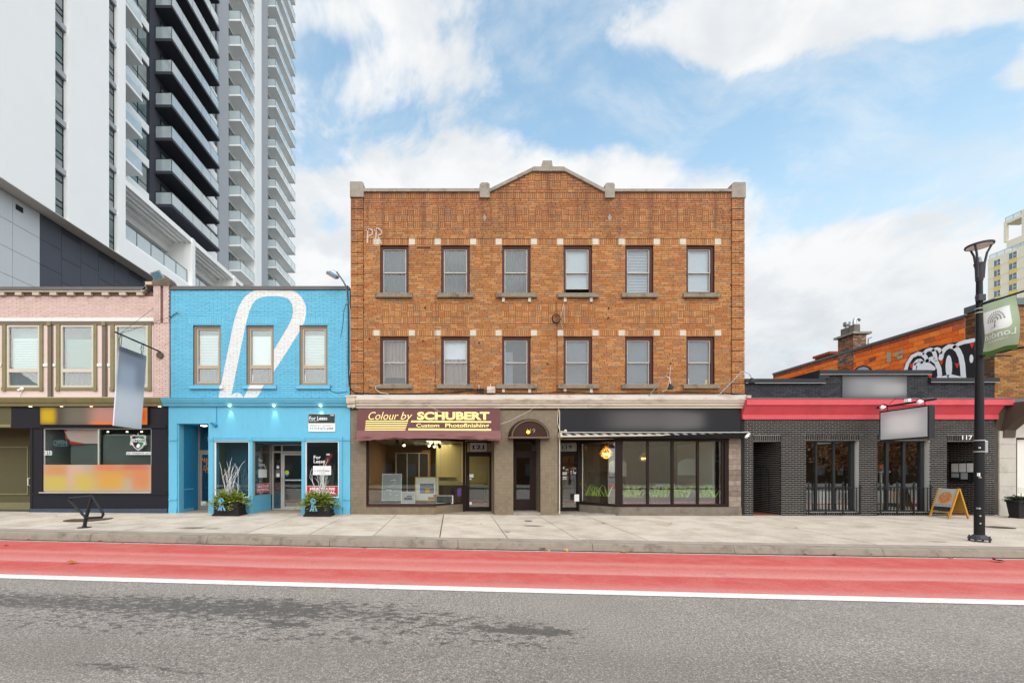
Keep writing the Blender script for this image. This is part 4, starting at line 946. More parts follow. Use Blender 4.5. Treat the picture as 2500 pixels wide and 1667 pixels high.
# ------------------------------------------------------------------ blue building with the white letter
bb = root('blue_building', (-7.0, 0, 0), 'bright blue painted brick building with a giant white letter P mural', 'building')
BLUE = lin(112,198,231,.68); BLUE2 = lin(52,160,206,.66)
def mural_mask(kk):
    X, Yy, Z = kk.xyz(kk.pos())
    def c3(x, y): return (U(390+x/2.489), V(670+y/2.489))
    path = [((393,765),37),((440,530),37),((487,300),37),((512,215),35),((545,155),31),((590,122),26),((650,113),21),((720,112),21),((790,122),27),((830,155),35),((850,205),40),((845,265),40),((822,320),38),((740,455),36),((640,610),35),((548,750),35)]
    def cr(P):
        out = []
        for i in range(len(P)-1):
            a, b, c, d = (P[max(i-1, 0)], P[i], P[i+1], P[min(i+2, len(P)-1)])
            for t in ((0, .5) if 2 < i < 12 else (0,)):
                f_ = lambda q, r, s_, u: .5*(2*r+(s_-q)*t+(2*q-5*r+4*s_-u)*t*t+(3*r-q-3*s_+u)*t**3)
                out.append(((f_(a[0][0], b[0][0], c[0][0], d[0][0]), f_(a[0][1], b[0][1], c[0][1], d[0][1])), b[1]+(c[1]-b[1])*t))
        return out+[P[-1]]
    path = cr(path); dmin = None
    for (p, hp), (q, hq) in zip(path, path[1:]):
        a = c3(*p); b = c3(*q); ex, ez = b[0]-a[0], b[1]-a[1]; l2 = ex*ex+ez*ez; s_ = 1/2.489/67
        px = kk.m('SUBTRACT', X, a[0]); pz = kk.m('SUBTRACT', Z, a[1])
        h = kk.m('ADD', kk.m('MULTIPLY', px, ex/l2), kk.m('MULTIPLY', pz, ez/l2), clamp=True)
        qx = kk.m('MULTIPLY_ADD', h, -ex, px); qz = kk.m('MULTIPLY_ADD', h, -ez, pz)
        dd = kk.m('SQRT', kk.m('ADD', kk.m('MULTIPLY', qx, qx), kk.m('MULTIPLY', qz, qz)))
        dd = kk.m('SUBTRACT', dd, kk.m('MULTIPLY_ADD', h, (hq-hp)*s_, hp*s_))
        dmin = dd if dmin is None else kk.m('MINIMUM', dmin, dd)
    # rounded foot that joins the stem and the diagonal
    a = c3(470,735); foot = kk.m('SUBTRACT', kk.m('SQRT', kk.m('ADD', kk.m('POWER', kk.m('SUBTRACT', X, a[0]), 2.0), kk.m('POWER', kk.m('SUBTRACT', Z, a[1]-.14), 2.0))), .24)
    dmin = kk.m('MINIMUM', dmin, foot)
    edge = kk.m('MULTIPLY', kk.m('SUBTRACT', kk.noise(kk.pos(), 25, 2), .5), .012)
    return kk.sstep(kk.m('ADD', dmin, edge), .004, -.004)
def blue_mat(name, col, mural=False, island=False, bump=.3, dirtc=None):
    m_, kk, bs = base_mat(name); p = kk.pos()
    c = kk.mix(kk.noise(p, 5, 5), tuple(x*.93 for x in col[:3])+(1,), tuple(min(1, x*1.05) for x in col[:3])+(1,))
    if island: c = kk.mix(1.0, c, kk.ramp(rnd(kk), [(0, (.95,.95,.95,1)), (1, (1.04,1.04,1.04,1))]), 'MULTIPLY')
    if mural: c = kk.mix(mural_mask(kk), c, lin(240,238,236,.72))
    c = kk.mix(kk.m('MULTIPLY', kk.sstep(kk.noise(kk.v('MULTIPLY', p, (1.5,1,.5)), 3.5, 7, .7), .52, .78), .38), c, lin(132,158,168,.6))
    c = kk.mix(kk.m('MULTIPLY', kk.sstep(kk.noise(kk.v('MULTIPLY', p, (3,1,.35)), 1.6, 6, .7), .52, .75), .35), c, kk.mix(1.0, c, (.72,.74,.76,1), 'MULTIPLY'))
    c = kk.mix(kk.m('MULTIPLY', kk.sstep(kk.noise(p, 11, 5, .7), .68, .74), .5), c, lin(96,120,132,.55))
    kk.put(bs.inputs['Base Color'], c); bs.inputs['Roughness'].default_value = .62; bs.inputs['Specular IOR Level'].default_value = .3
    bn = kk.n('ShaderNodeBump'); bn.inputs['Strength'].default_value = bump; bn.inputs['Distance'].default_value = .004
    kk.put(bn.inputs['Height'], kk.noise(p, 60, 4)); kk.t.links.new(bn.outputs[0], bs.inputs['Normal']); return m_
M['blue_brick'] = blue_mat('blue_brick', BLUE, True, True); M['blue'] = blue_mat('blue_stucco', BLUE, False, False, .45)
M['blue_mortar_shaded'] = blue_mat('blue_mortar_shaded', lin(44,104,134,.42)); M['blue_deep'] = blue_mat('blue_deep', lin(44,152,200,.64)); M['blue_sill'] = blue_mat('blue_sill', BLUE, True)  # mortar: the bricks' blue with joint shade painted in as a darker tone
M['taupe'] = pm('taupe_frame', lin(196,176,154,.66), .5, .04, 5); M['taupe_dark'] = pm('taupe_casing', lin(160,142,122,.62), .55, .06, 5)
bw = [(472, 539.5), (602, 669), (731.5, 800)]
holes = [(U(a), U(b), V(940), V(794.5)) for a, b in bw]
backing('wall', M['blue_mortar_shaded'], bb, (U(416.6), U(854), V(976), V(708)), holes, .012, .35)
rects = running((U(417), U(854), V(971), V(709)), .285, .0775, .009, [(h[0]-.12 if 0 else h[0], h[1], h[2], h[3]) for h in holes]+[(U(a-10), U(b+8), V(790.5), V(776.5)) for a, b in bw]+[(U(a-7), U(b+7), V(951.5), V(940)) for a, b in bw])
lay(bb, rects, M['blue_brick'], .012, uneven=.004, score=lambda r: -abs((r[0]+r[1])/2-U(640))-abs(r[2]-V(850)) + (0 if r[1]-r[0] > .2 else -9))
for a, b_ in bw:
    for r in soldiers((U(a-10), U(b_+8), V(790.5), V(776.5)), .092, .008): bx('brick', M['blue_brick'], bb, r[0], r[1], -.02, .03, r[2], r[3])
b = MB(); b.box(U(415), U(853), -.06, .42, V(708.5), V(700)); b.build('coping', M['grey_coping'], bb)
bx('roof', M['grey_coping'], bb, U(417), U(853), .3, 12, V(730), V(716))
for i, (a, b_) in enumerate(bw):
    x0, x1, z0, z1 = U(a), U(b_), V(940), V(794.5)
    w_ = frame_of(bb, 'window', M['taupe_dark'], x0, x1, z0, z1, .04, .2, .075)
    frame_of(w_, 'sash', M['taupe'], x0+.076, x1-.076, z0+.076, z1-.076, .07, .15, .065, bars_h=(V(894.5),), tb=.13)
    xa, xb = x0+.14, x1-.14
    bx('pane', M['glass'], w_, xa, xb, .11, .116, V(890), z1-.14); bx('pane', M['glass'], w_, xa, xb, .11, .116, z0+.14, V(899))
    if i == 1: bx('roller_blind', M['blind'], w_, xa, xb, .17, .18, V(889), V(818))
    else: slats(w_, xa, xb, V(889), V(816), .18, M['blind'], .055)
    bx('backing_board', M['grey_blind'], w_, x0, x1, .3, .32, V(895), z1); curtain(w_, xa, xb, z0+.1, V(899), .2, M['curtain_grey'], .02, 4)
    bx('sill', M['blue_sill'], w_, U(a-7), U(b_+7), -.09, .05, V(950), V(941))
# cornice and stucco fascia
b = MB(); b.prism([(.3, V(992)), (-.1, V(992)), (-.12, V(988)), (-.17, V(984)), (-.22, V(977)), (-.23, V(974)), (.3, V(971.5))], U(402), U(853)); b.build('cornice', M['blue'], bb)
ent = (U(432.7), U(509.6), -.3, V(1034)); bay = (U(524), U(827.8), -.3, V(1076.5))
backing('fascia', M['blue'], bb, (U(412.5), U(855.5), zbase(640)-.06, V(991.8)), [ent, bay], -.02, .3)
# trim
t_ = MB(); t_.box(U(509.8), U(836), -.055, -.021, V(1076.4), V(1068.5)); t_.box(U(509.8), U(836), -.07, -.02, V(1070), V(1067.5)); t_.build('head_moulding', M['blue'], bb)
for x in (518.8, 613, 741, 832): 
    b = MB(); b.box(U(x-4.5), U(x+4.5), -.08, -.02, V(1077), V(1066.5)); b.prism([(U(x)+.045*math.cos(t*math.pi/6), V(1071.5)+.045*math.sin(t*math.pi/6)) for t in range(12)], -.095, -.079, 'y'); b.build('rosette', M['blue'], bb)
for x0, x1, zt in ((511, 523.6, 1077), (610, 618.4, 1077), (737.5, 745.5, 1077), (828.2, 836, 1077)):
    zz = zbase((x0+x1)/2); b = MB(); b.box(U(x0), U(x1), -.06, .12, zz-.02, V(zt)); b.box(U(x0-.6), U(x1+.6), -.075, .12, zz-.02, V(1242)); b.box(U(x0+2.5), U(x1-2.5), -.066, -.055, V(1210), V(1082)); b.build('pilaster', M['blue'], bb)
for x0, x1 in ((413, 432.5), (838, 855)):
    zz = zbase(x0); b = MB(); b.box(U(x0), U(x1), -.045, -.021, zz-.02, V(1240)); b.box(U(x0), U(x1), -.05, -.021, V(1220), V(1217.5)); b.box(U(x0), U(x1), -.05, -.021, V(1075), V(1073)); b.build('pier_moulding', M['blue'], bb)
# left doorway
ye = 1.25; de = DC+ye
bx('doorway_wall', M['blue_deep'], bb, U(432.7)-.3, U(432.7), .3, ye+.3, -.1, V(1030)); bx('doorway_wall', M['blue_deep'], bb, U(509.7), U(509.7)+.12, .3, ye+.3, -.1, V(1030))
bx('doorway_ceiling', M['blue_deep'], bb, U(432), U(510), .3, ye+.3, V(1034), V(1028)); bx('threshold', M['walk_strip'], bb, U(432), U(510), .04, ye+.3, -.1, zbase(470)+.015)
b = MB(); b.box(U(432.7), U(432.7)+.03, .32, ye-.3, -.02, .18); b.box(U(432.7), U(432.7)+.03, .32, ye-.3, .88, .93); b.box(U(432.7), U(432.7)+.05, .02, .3, zbase(433), V(1034.2)); b.build('doorway_moulding', M['blue'], bb)
M['door_alu'] = pm('door_alu', lin(172,164,156,.66), .45, .05, 5, spec=.5, metal=.1)
dz0, dz1 = zbase(470)+.016, V(1040, de)
df = frame_of(bb, 'doorway_frame', M['door_alu'], U(483.5, de), U(483.5, de)+1.06, dz0, dz1, ye, ye+.06, .06, bars_h=(V(1101, de),), tb=.08)
dr_ = frame_of(df, 'door', M['door_alu'], U(483.5, de)+.065, U(483.5, de)+1.0, dz0+.01, V(1104, de), ye+.005, ye+.05, .085, bt=.2)
bx('pane', M['shop_glass'], df, U(483.5, de)+.06, U(483.5, de)+1.0, ye+.02, ye+.03, V(1099, de), dz1-.06); bx('pane', M['shop_glass'], df, U(483.5, de)+.15, U(483.5, de)+.92, ye+.02, ye+.03, dz0+.2, V(1108, de))
M['teal_dark'] = pm('teal_dark', lin(28,72,92,.5), .7, .1, 2)
bx('hall_wall', M['teal_dark'], bb, U(470, de), U(525, de), ye+.6, ye+.65, -.1, dz1)
M['print_orange'] = pm('print_orange', lin(232,142,92,.72), .5, .02)
text('MATE', 'lettering', M['print_orange'], df, U(491.5, de), U(521, de), V(1129, de), V(1117, de), front(ye-.002), .01, .3); text('VAP', 'lettering', M['print_orange'], df, U(503, de), U(521, de), V(1136, de), V(1128, de), front(ye-.002), .01, .3)
text('Desi', 'lettering', M['print_orange'], df, U(496, de), U(518, de), V(1147, de), V(1136, de), front(ye-.002), .01, .3); text('123', 'lettering', M['print_orange'], df, U(501.5, de), U(516, de), V(1153.5, de), V(1146, de), front(ye-.002), .01)
bx('notice', M['print_white'], df, U(490.6, de), U(503.6, de), ye-.004, ye+.002, V(1233, de), V(1223, de))
M['lamp_soft'] = emit_mat('lamp_soft', (1, .86, .66, 1), 6)
b = MB(); b.ball((U(498, DC+.7), .7, V(1036, DC+.7)), .16, .16, .07); b.build('ceiling_lamp', M['lamp_soft'], bb, smooth=True)
# left display window, central splayed entry, right display window
zs = zbase(620)
fwin = frame_of(bb, 'display_window', M['white_paint'], U(524.2), U(609.4), V(1214), V(1076.8), -.01, .06, .035)
bx('pane', M['shop_glass'], fwin, U(526), U(607.5), .02, .028, V(1212), V(1079))
fw2 = frame_of(bb, 'display_window', M['white_paint'], U(745.8), U(827.8), V(1214), V(1076.8), -.01, .06, .035)
bx('pane', M['shop_glass'], fw2, U(747.6), U(826), .02, .028, V(1212), V(1079))
for x0, x1 in ((523.8, 609.8), (745.6, 828)):
    b = MB(); b.box(U(x0), U(x1), -.03, .3, zs-.03, V(1214)); b.box(U(x0), U(x1), -.05, -.03, zs-.03, V(1243)); b.box(U(x0), U(x1), -.05, .0, V(1217), V(1213.5)); b.build('stall_riser', M['blue'], bb)
xs0, xs1 = U(618.6), U(662, de)
def splay(name, m_, parent, a, c, z0, z1, th=.05, y0=.02, y1=ye):
    """upright board running from (a,y0) back to (c,y1)"""
    nx, ny = (y1-y0), -(c-a); l = math.hypot(nx, ny); nx, ny = nx/l*th, ny/l*th
    b = MB(); b.prism([(a, y0), (c, y1), (c-nx, y1-ny), (a-nx, y0-ny)], z0, z1, 'z'); return b.build(name, m_, parent)
splay('stall_riser', M['blue'], bb, xs0, xs1, zs-.03, V(1211), .1); splay('stall_moulding', M['blue'], bb, xs0+.012, xs1+.012, zs-.03, zs+.19, .02)
sp = lambda u: (xs0+(xs1-xs0)*u, .02+(ye-.02)*u)
f_ = MB()
for u in (0, .97):
    p = sp(u); f_ = MB(); f_.box(p[0]-.03, p[0]+.03, p[1], p[1]+.06, V(1211), V(1078))
    if u == 0: fo = f_.build('entry_window', M['door_alu'], bb)
    else: f_.build('window_post', M['door_alu'], fo)
splay('window_rail', M['door_alu'], fo, xs0, xs1, V(1211), V(1209), .05); splay('window_rail', M['door_alu'], fo, xs0, xs1, V(1080), V(1077), .05); splay('pane', M['shop_glass'], fo, xs0, xs1, V(1209), V(1080), .01)
ex0, ex1 = U(664.5, de), U(746, de)
zd = zs+.03
ef = frame_of(bb, 'entry_frame', M['alu'], ex0, ex1, zd, V(1084, de), ye, ye+.07, .05, bars_h=(V(1103, de),), bars_v=(U(687.5, de),), tb=.06)
ed = frame_of(ef, 'entry_door', M['alu'], U(689.5, de), ex1-.05, zd+.01, V(1106, de), ye+.005, ye+.06, .075, bt=.12)
bx('pane', M['shop_glass'], ef, ex0+.05, ex1-.05, ye+.03, ye+.036, V(1101, de), V(1087, de)); bx('pane', M['shop_glass'], ef, ex0+.05, U(686, de), ye+.03, ye+.036, zd+.06, V(1105, de)); bx('pane', M['shop_glass'], ef, U(694, de), ex1-.12, ye+.03, ye+.036, zd+.13, V(1110, de))
b = MB(); b.box(U(687.5, de), U(691, de), ye-.03, ye+.005, V(1166, de), V(1157, de)); b.tube([(U(690.5, de), ye-.05, V(1166, de)), (U(690.5, de), ye-.05, V(1188, de))], .012, 6); b.build('door_handle', M['steel'], ef)
b = MB(); b.box(U(697, de), ex1-.12, ye-.05, ye-.02, V(1173, de), V(1170, de)); b.build('push_bar', M['steel'], ef)
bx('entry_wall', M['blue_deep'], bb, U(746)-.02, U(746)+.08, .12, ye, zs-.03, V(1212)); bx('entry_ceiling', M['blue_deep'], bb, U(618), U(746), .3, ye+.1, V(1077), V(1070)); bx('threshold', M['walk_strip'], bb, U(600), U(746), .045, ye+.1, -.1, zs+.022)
M['disc_lime'] = pm('disc_lime', lin(178,206,36,.7), .5, 0); M['disc_blue'] = pm('disc_blue', lin(30,100,180,.7), .5, 0)
def disc(name, m_, parent, cx_, cz, r, y): 
    b = MB(); b.quad(*[(cx_+r*math.cos(t*math.pi/8), y, cz+r*math.sin(t*math.pi/8)) for t in range(16)]); return b.build(name, m_, parent)
disc('sticker', M['disc_blue'], ef, U(700, de), V(1158, de), .075, ye+.025); disc('sticker', M['disc_lime'], ef, U(700, de), V(1153, de), .085, ye+.022)
bx('notice', M['print_white'], ef, U(675, de), U(681, de), ye+.02, ye+.026, V(1143, de), V(1137, de)); bx('notice', M['print_white'], ef, U(674.5, de), U(682, de), ye+.02, ye+.026, V(1164, de), V(1155, de))
M['blue_int'] = pm('blue_int', lin(40,110,140,.45), .7, .15, 1.2); M['int_dark'] = pm('int_dark', lin(132,136,130,.5), .8, .25, 1.5)
bx('partition', M['blue_int'], bb, U(524), U(612), .75, .8, zs, V(1077))
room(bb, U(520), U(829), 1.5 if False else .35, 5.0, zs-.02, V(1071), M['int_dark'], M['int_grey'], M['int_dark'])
for i, x in enumerate((564.8, 672, 785)):
    lamp = bx('downlight', M['lamp_soft'], bb, U(x-2.5), U(x+2.5), -.16, -.10, V(992.6), V(991.9))
    ld = bpy.data.lights.new('downlight_beam', 'SPOT'); ld.energy = 5.5; ld.spot_size = R(50); ld.spot_blend = .8; ld.color = (1, .9, .78); ld.shadow_soft_size = .02
    lo = bpy.data.objects.new('downlight_beam', ld); COL.objects.link(lo); lo.location = (U(x), -.13, V(994)); lo.rotation_euler = (R(16), 0, 0)
# wall lamp with its conduit
wl = root('wall_lamp', (U(527), -.03, V(1038)), 'small blue painted round lamp on the blue fascia', 'lamp')
b = MB(); b.tube([(U(530), -.03, V(992)), (U(530), -.03, V(1032))], .012, 6); b.build('conduit', M['blue_deep'], wl); b = MB(); b.ball((U(528), -.06, V(1038)), .07, .06, .07); b.tube([(U(526), -.08, V(1036)), (U(519), -.14, V(1033))], .03, 8, .04); b.build('lamp_head', M['blue_deep'], wl, smooth=True)
# signs on the blue front
fl = root('lease_sign', (U(786), -.03, V(1031)), 'green and white For Lease board high on the blue fascia', 'sign')
M['sign_green'] = pm('sign_green', lin(44,64,62,.6), .5, .03)
bx('board', M['print_white'], fl, U(753.8), U(819), -.045, -.021, V(1053.3), V(1010)); bx('board_header', M['sign_green'], fl, U(754.3), U(818.5), -.049, -.044, V(1033), V(1010.6))
text('For Lease', 'lettering', M['print_white'], fl, U(756.5), U(800), V(1025.5), V(1016.5), front(-.052), .012); text('1800 Sq. Ft.', 'lettering', M['print_white'], fl, U(756.5), U(779), V(1029.7), V(1026.3), front(-.052)); text('CBRE', 'lettering', M['print_white'], fl, U(807), U(816.5), V(1015.3), V(1012.2), front(-.052), .03)
M['print_grey'] = pm('print_grey', lin(70,72,74,.7), .5, 0)
text('+1 519 673 6444', 'lettering', M['print_grey'], fl, U(757), U(814.5), V(1049), V(1042.8), front(-.047), .01)
for p, q in ((756.5, 784), (789, 810)):
    for z in (1037, 1040): bx('small_print', M['print_grey'], fl, U(p), U(q), -.0465, -.045, V(z+.6), V(z))
wl2 = root('window_lettering', (U(786), .01, V(1140)), 'white For Lease lettering with phone notice on the right display window', 'sign')
text('For\nLease', 'lettering', M['print_white'], wl2, U(765.5), U(793), V(1130), V(1111.5), front(.014), .012); text('CBRE', 'lettering', M['print_white'], wl2, U(796), U(805), V(1110.5), V(1107), front(.014), .03)
nb = bx('notice', M['print_white'], wl2, U(764), U(808), .012, .017, V(1159), V(1137)); text('+1 519 673 6444', 'lettering', M['print_grey'], nb, U(767), U(804), V(1151.5), V(1146.5), front(.010), .01)
M['ribbon_red'] = pm('ribbon_red', lin(170,56,60,.6), .5, .05)
b = MB(); b.quad((U(779), .4, V(1137)), (U(791), .4, V(1137)), (U(806), .4, V(1106)), (U(792), .4, V(1106))); b.build('window_stripe', M['ribbon_red'], wl2)
def onspl(off): return lambda s_, t_: (sp(s_)[0]+off, sp(s_)[1]-off*.6, t_)
wl3 = root('window_lettering', (U(640), .5, V(1140)), 'narrow white For Lease lettering and notice on the angled entry window', 'sign')
text('For\nLease', 'lettering', M['print_white'], wl3, .26, .60, V(1137), V(1118), onspl(.02), .01)
b = MB(); q = [onspl(.02)(s_, z) for s_, z in ((.24, V(1166)), (.72, V(1166)), (.72, V(1145)), (.24, V(1145)))]; b.quad(*q); b.build('notice', M['print_white'], wl3)
M['sign_red'] = pm('sign_red', lin(206,30,44,.7), .5, .03)
def multi_sign(name, lab, fn, u0, u1, z0, z1, bu, bz):
    r_ = root(name, fn(u0, z0), lab, 'sign')
    def pl(n_, m_, a, c, d_, e, o): b = MB(); b.quad(*[tuple(Vector(fn(s_, z))+Vector((o*.4, -o, 0))) for s_, z in ((a, d_), (c, d_), (c, e), (a, e))]); return b.build(n_, m_, r_)
    pl('board', M['print_white'], u0, u1, z0, z1, 0); pl('board_face', M['sign_red'], u0+bu, u1-bu, z0+bz, z1-bz, .004); h = z1-z0
    g_ = lambda s_, z: tuple(Vector(fn(s_, z))+Vector((.0032, -.008, 0)))
    text('MULTI-USE', 'lettering', M['print_white'], r_, u0+(u1-u0)*.1, u0+(u1-u0)*.9, z0+h*.54, z0+h*.84, g_, .04); text('POTENTIAL', 'lettering', M['print_white'], r_, u0+(u1-u0)*.08, u0+(u1-u0)*.92, z0+h*.14, z0+h*.44, g_, .04)
multi_sign('window_sign', 'small red MULTI-USE POTENTIAL sign on the angled entry window', onspl(.03), .14, .90, V(1203), V(1181), .02, .012)
multi_sign('window_sign', 'wide red MULTI-USE POTENTIAL sign behind the right planter', lambda s_, z: (s_, .008, z), U(748.5), U(825.5), V(1208), V(1186), .012, .012)
# ------------------------------------------------------------------ three-storey orange brick building
ob_ = root('brick_building', (3.4, 0, 0), 'three-storey orange brick building with basket-weave panels and stepped gable parapet', 'building')
pal = [(0, lin(190,128,78,.70)), (.14, lin(204,146,94,.70)), (.32, lin(178,114,68,.70)), (.44, lin(194,134,80,.70)), (.58, lin(208,154,104,.70)), (.68, lin(176,124,86,.70)), (.78, lin(188,114,64,.70)), (.88, lin(160,120,88,.70)), (.95, lin(162,136,108,.70))]
def orange_brick_mat():
    m_, kk, bs = base_mat('orange_brick'); p = kk.pos(); X, Yy, Z = kk.xyz(p)
    c = kk.ramp(rnd(kk), pal, 'CONSTANT')
    c = kk.mix(1.0, c, kk.ramp(kk.noise(p, 26, 5, .7), [(.25, (.66,.64,.62,1)), (.5, (1,1,1,1)), (.78, (1.16,1.14,1.1,1))]), 'MULTIPLY')
    c = kk.mix(1.0, c, kk.ramp(kk.noise(p, .9, 5, .6), [(.28, (.82,.79,.77,1)), (.62, (1.05,1.05,1.05,1))]), 'MULTIPLY')
    # soot that has run down from the parapet piers and copings
    q = kk.v('MULTIPLY', p, (2.6, 1, .22)); s_ = kk.noise(q, 1.3, 6, .65)
    top = kk.sstep(Z, 8.2, 11.2)
    soot = kk.m('MULTIPLY', kk.sstep(kk.m('MULTIPLY_ADD', top, .16, s_), .58, .80), .55)
    for px, wd in ((1184, .28), (1487, .26)):
        g_ = kk.m('MULTIPLY', kk.m('EXPONENT', kk.m('MULTIPLY', kk.m('POWER', kk.m('DIVIDE', kk.m('SUBTRACT', X, U(px)), wd), 2.0), -1.0)), kk.m('MULTIPLY', kk.sstep(Z, V(640), V(500)), kk.sstep(kk.noise(p, 3.5, 4), .36, .6)))
        soot = kk.m('MAXIMUM', soot, kk.m('MULTIPLY', g_, .62))
    c = kk.mix(soot, c, lin(92,66,54,.6))
    c = kk.mix(kk.m('MULTIPLY', kk.sstep(Z, 9.6, 11.4), .28), c, lin(176,112,84,.62))     # paler, rosier bricks of the rebuilt parapet
    kk.put(bs.inputs['Base Color'], c); bs.inputs['Roughness'].default_value = .85; bs.inputs['Specular IOR Level'].default_value = .25
    bn = kk.n('ShaderNodeBump'); bn.inputs['Strength'].default_value = .5; bn.inputs['Distance'].default_value = .006
    kk.put(bn.inputs['Height'], kk.noise(p, 55, 4, .7)); kk.t.links.new(bn.outputs[0], bs.inputs['Normal']); return m_
mean_ = [sum(c[1][i] for c in pal)/len(pal) for i in range(3)]
pal = [(p_, tuple(c[i]*.72+mean_[i]*.28*1.06 for i in range(3))+(1,)) for p_, c in pal]
M['orange_brick'] = orange_brick_mat()
M['brick_mortar'] = pm('brick_mortar', lin(86,62,44,.42), .95, .2, 6)
M['maroon'] = pm('maroon_frame', lin(86,44,40,.6), .6, .12, 6)
M['sash'] = pm('sash', lin(206,200,192,.64), .5, .06, 6)
M['sheet_white'] = pm('sheet_white', lin(236,234,230,.98), .8, .06, 3); M['curtain_tan'] = pm('curtain_tan', lin(196,168,144,.62), .9, .3, 3, stretch=(8,1,.4)); M['screen_grey'] = pm('screen_grey', lin(172,172,174,.44), .8, .16, 1.4)
M['pale_stone'] = pm('pale_stone', lin(222,212,196,.66), .85, .06, 8, dirt=lin(160,148,130,.62), damt=.4, dscale=3)
BX0, BX1 = U(856.3), U(1816.8)
cols = [(928, 997.7), (1077, 1147), (1225.8, 1295.4), (1376, 1445.6), (1526, 1595), (1675.6, 1744.5)]
rows = [(717.5, 599), (938.7, 822)]
holes = [(U(a), U(b), V(zb_), V(zt)) for a, b in cols for zb_, zt in rows]
topz = V(470)
backing('wall', M['brick_mortar'], ob_, (BX0+.01, BX1-.01, V(975), topz), holes, .012, .36)
b = MB(); b.prism([(U(1195), topz), (U(1195), V(462)), (U(1300), V(412)), (U(1375), V(412)), (U(1476), V(462)), (U(1476), topz)], .012, .36, 'y'); b.build('gable_wall', M['brick_mortar'], ob_)
bx('side_wall', M['brown_brick'], ob_, BX0+.01, BX0+.36, .36, 13, 3.0, V(472)); bx('side_wall', M['brown_brick'], ob_, BX1-.36, BX1-.01, .36, 13, 3.0, V(472))
bx('roof', M['grey_coping'], ob_, BX0+.36, BX1-.36, .36, 13, V(520), V(512)); bx('rear_wall', M['brown_brick'], ob_, BX0, BX1, 13, 13.3, 0, V(472))
J = .0125
R_ = []
quo = (U(887.3), U(1785.2))
sold = [(V(598), V(583)), (V(820), V(805.8))]
pan = []
for zt, zb_ in ((510, 557), (743, 789.5)):
    for a, b_ in ((934, 1146), (1226, 1452), (1531, 1745)): pan.append((U(a), U(b_), V(zb_), V(zt)))
parap = (quo[0], quo[1], V(485.5), V(470.5))
sills = [(U(a-10 if i not in (2, 3) else a-15), U(b_+9 if i not in (2, 3) else b_+15), V(zs_+10.5), V(zs_)) for i, (a, b_) in enumerate(cols) for zs_ in (717.5, 938.7)]
blocks = []
for zt, zb_ in ((583, 598), (805.8, 820)):
    for a, b_ in cols: blocks += [(U(a-16), U(a-1), V(zb_), V(zt)), (U(b_+.6), U(b_+15.4), V(zb_), V(zt))]
vert = [(U(a-13), U(a-1.2), V(b1), V(t1)) for a, _ in cols for (b1, t1) in rows]+[(U(b_+1), U(b_+14), V(b1), V(t1)) for _, b_ in cols for (b1, t1) in rows]
skip = holes+pan+[parap]+[(quo[0], quo[1], z0, z1) for z0, z1 in sold]+sills
field = running((quo[0], quo[1], V(964), V(485.5)), .30, .0762, J, skip, jit=.5)
soldier_r = []
for z0, z1 in sold:
    for r in minus([(quo[0], quo[1], z0, z1)], blocks):
        if r[1]-r[0] > .06: soldier_r += soldiers(r, .076, J)
soldier_r += soldiers((quo[0], quo[1], V(485.5), V(470.5)), .078, J)
weave = []
for p in pan: weave += basket(p, .234, J, 3)
qb = []
for (a, b_) in ((BX0, quo[0]-.004), (quo[1]+.004, BX1)):
    n = 18; z0, z1 = V(964), V(486)
    for i in range(n):
        c0 = z0+(z1-z0)*i/n; c1 = z0+(z1-z0)*(i+1)/n
        for r in running((a, b_, c0+.02, c1), .26, .08, J): qb.append(r+(.035,))
gab = []
n = 8
for i in range(n):
    z0 = V(470)+(V(414)-V(470))*i/n; z1 = V(470)+(V(414)-V(470))*(i+1)/n
    e = max(0, (i+1)/n-.12)*U(1300)+(1-max(0, (i+1)/n-.12))*U(1197); e2 = max(0, (i+1)/n-.12)*U(1375)+(1-max(0, (i+1)/n-.12))*U(1474)
    gab += running((e, e2, z0, z1), .28, z1-z0, J, [(U(1290), U(1385), V(458), V(424))])
gab += basket((U(1290), U(1385), V(458), V(424)), .25, J, 2)
allr = field+soldier_r+weave+qb+gab
lay(ob_, allr, M['orange_brick'], .012, depth=.014, uneven=.004, score=lambda r: (r[1]-r[0])*(r[3]-r[2])*10 - .05*abs(r[2]-6) )
for r in blocks: bx('corner_stone', M['pale_stone'], ob_, r[0], r[1], -.012, .05, r[2]+.004, r[3]-.004)
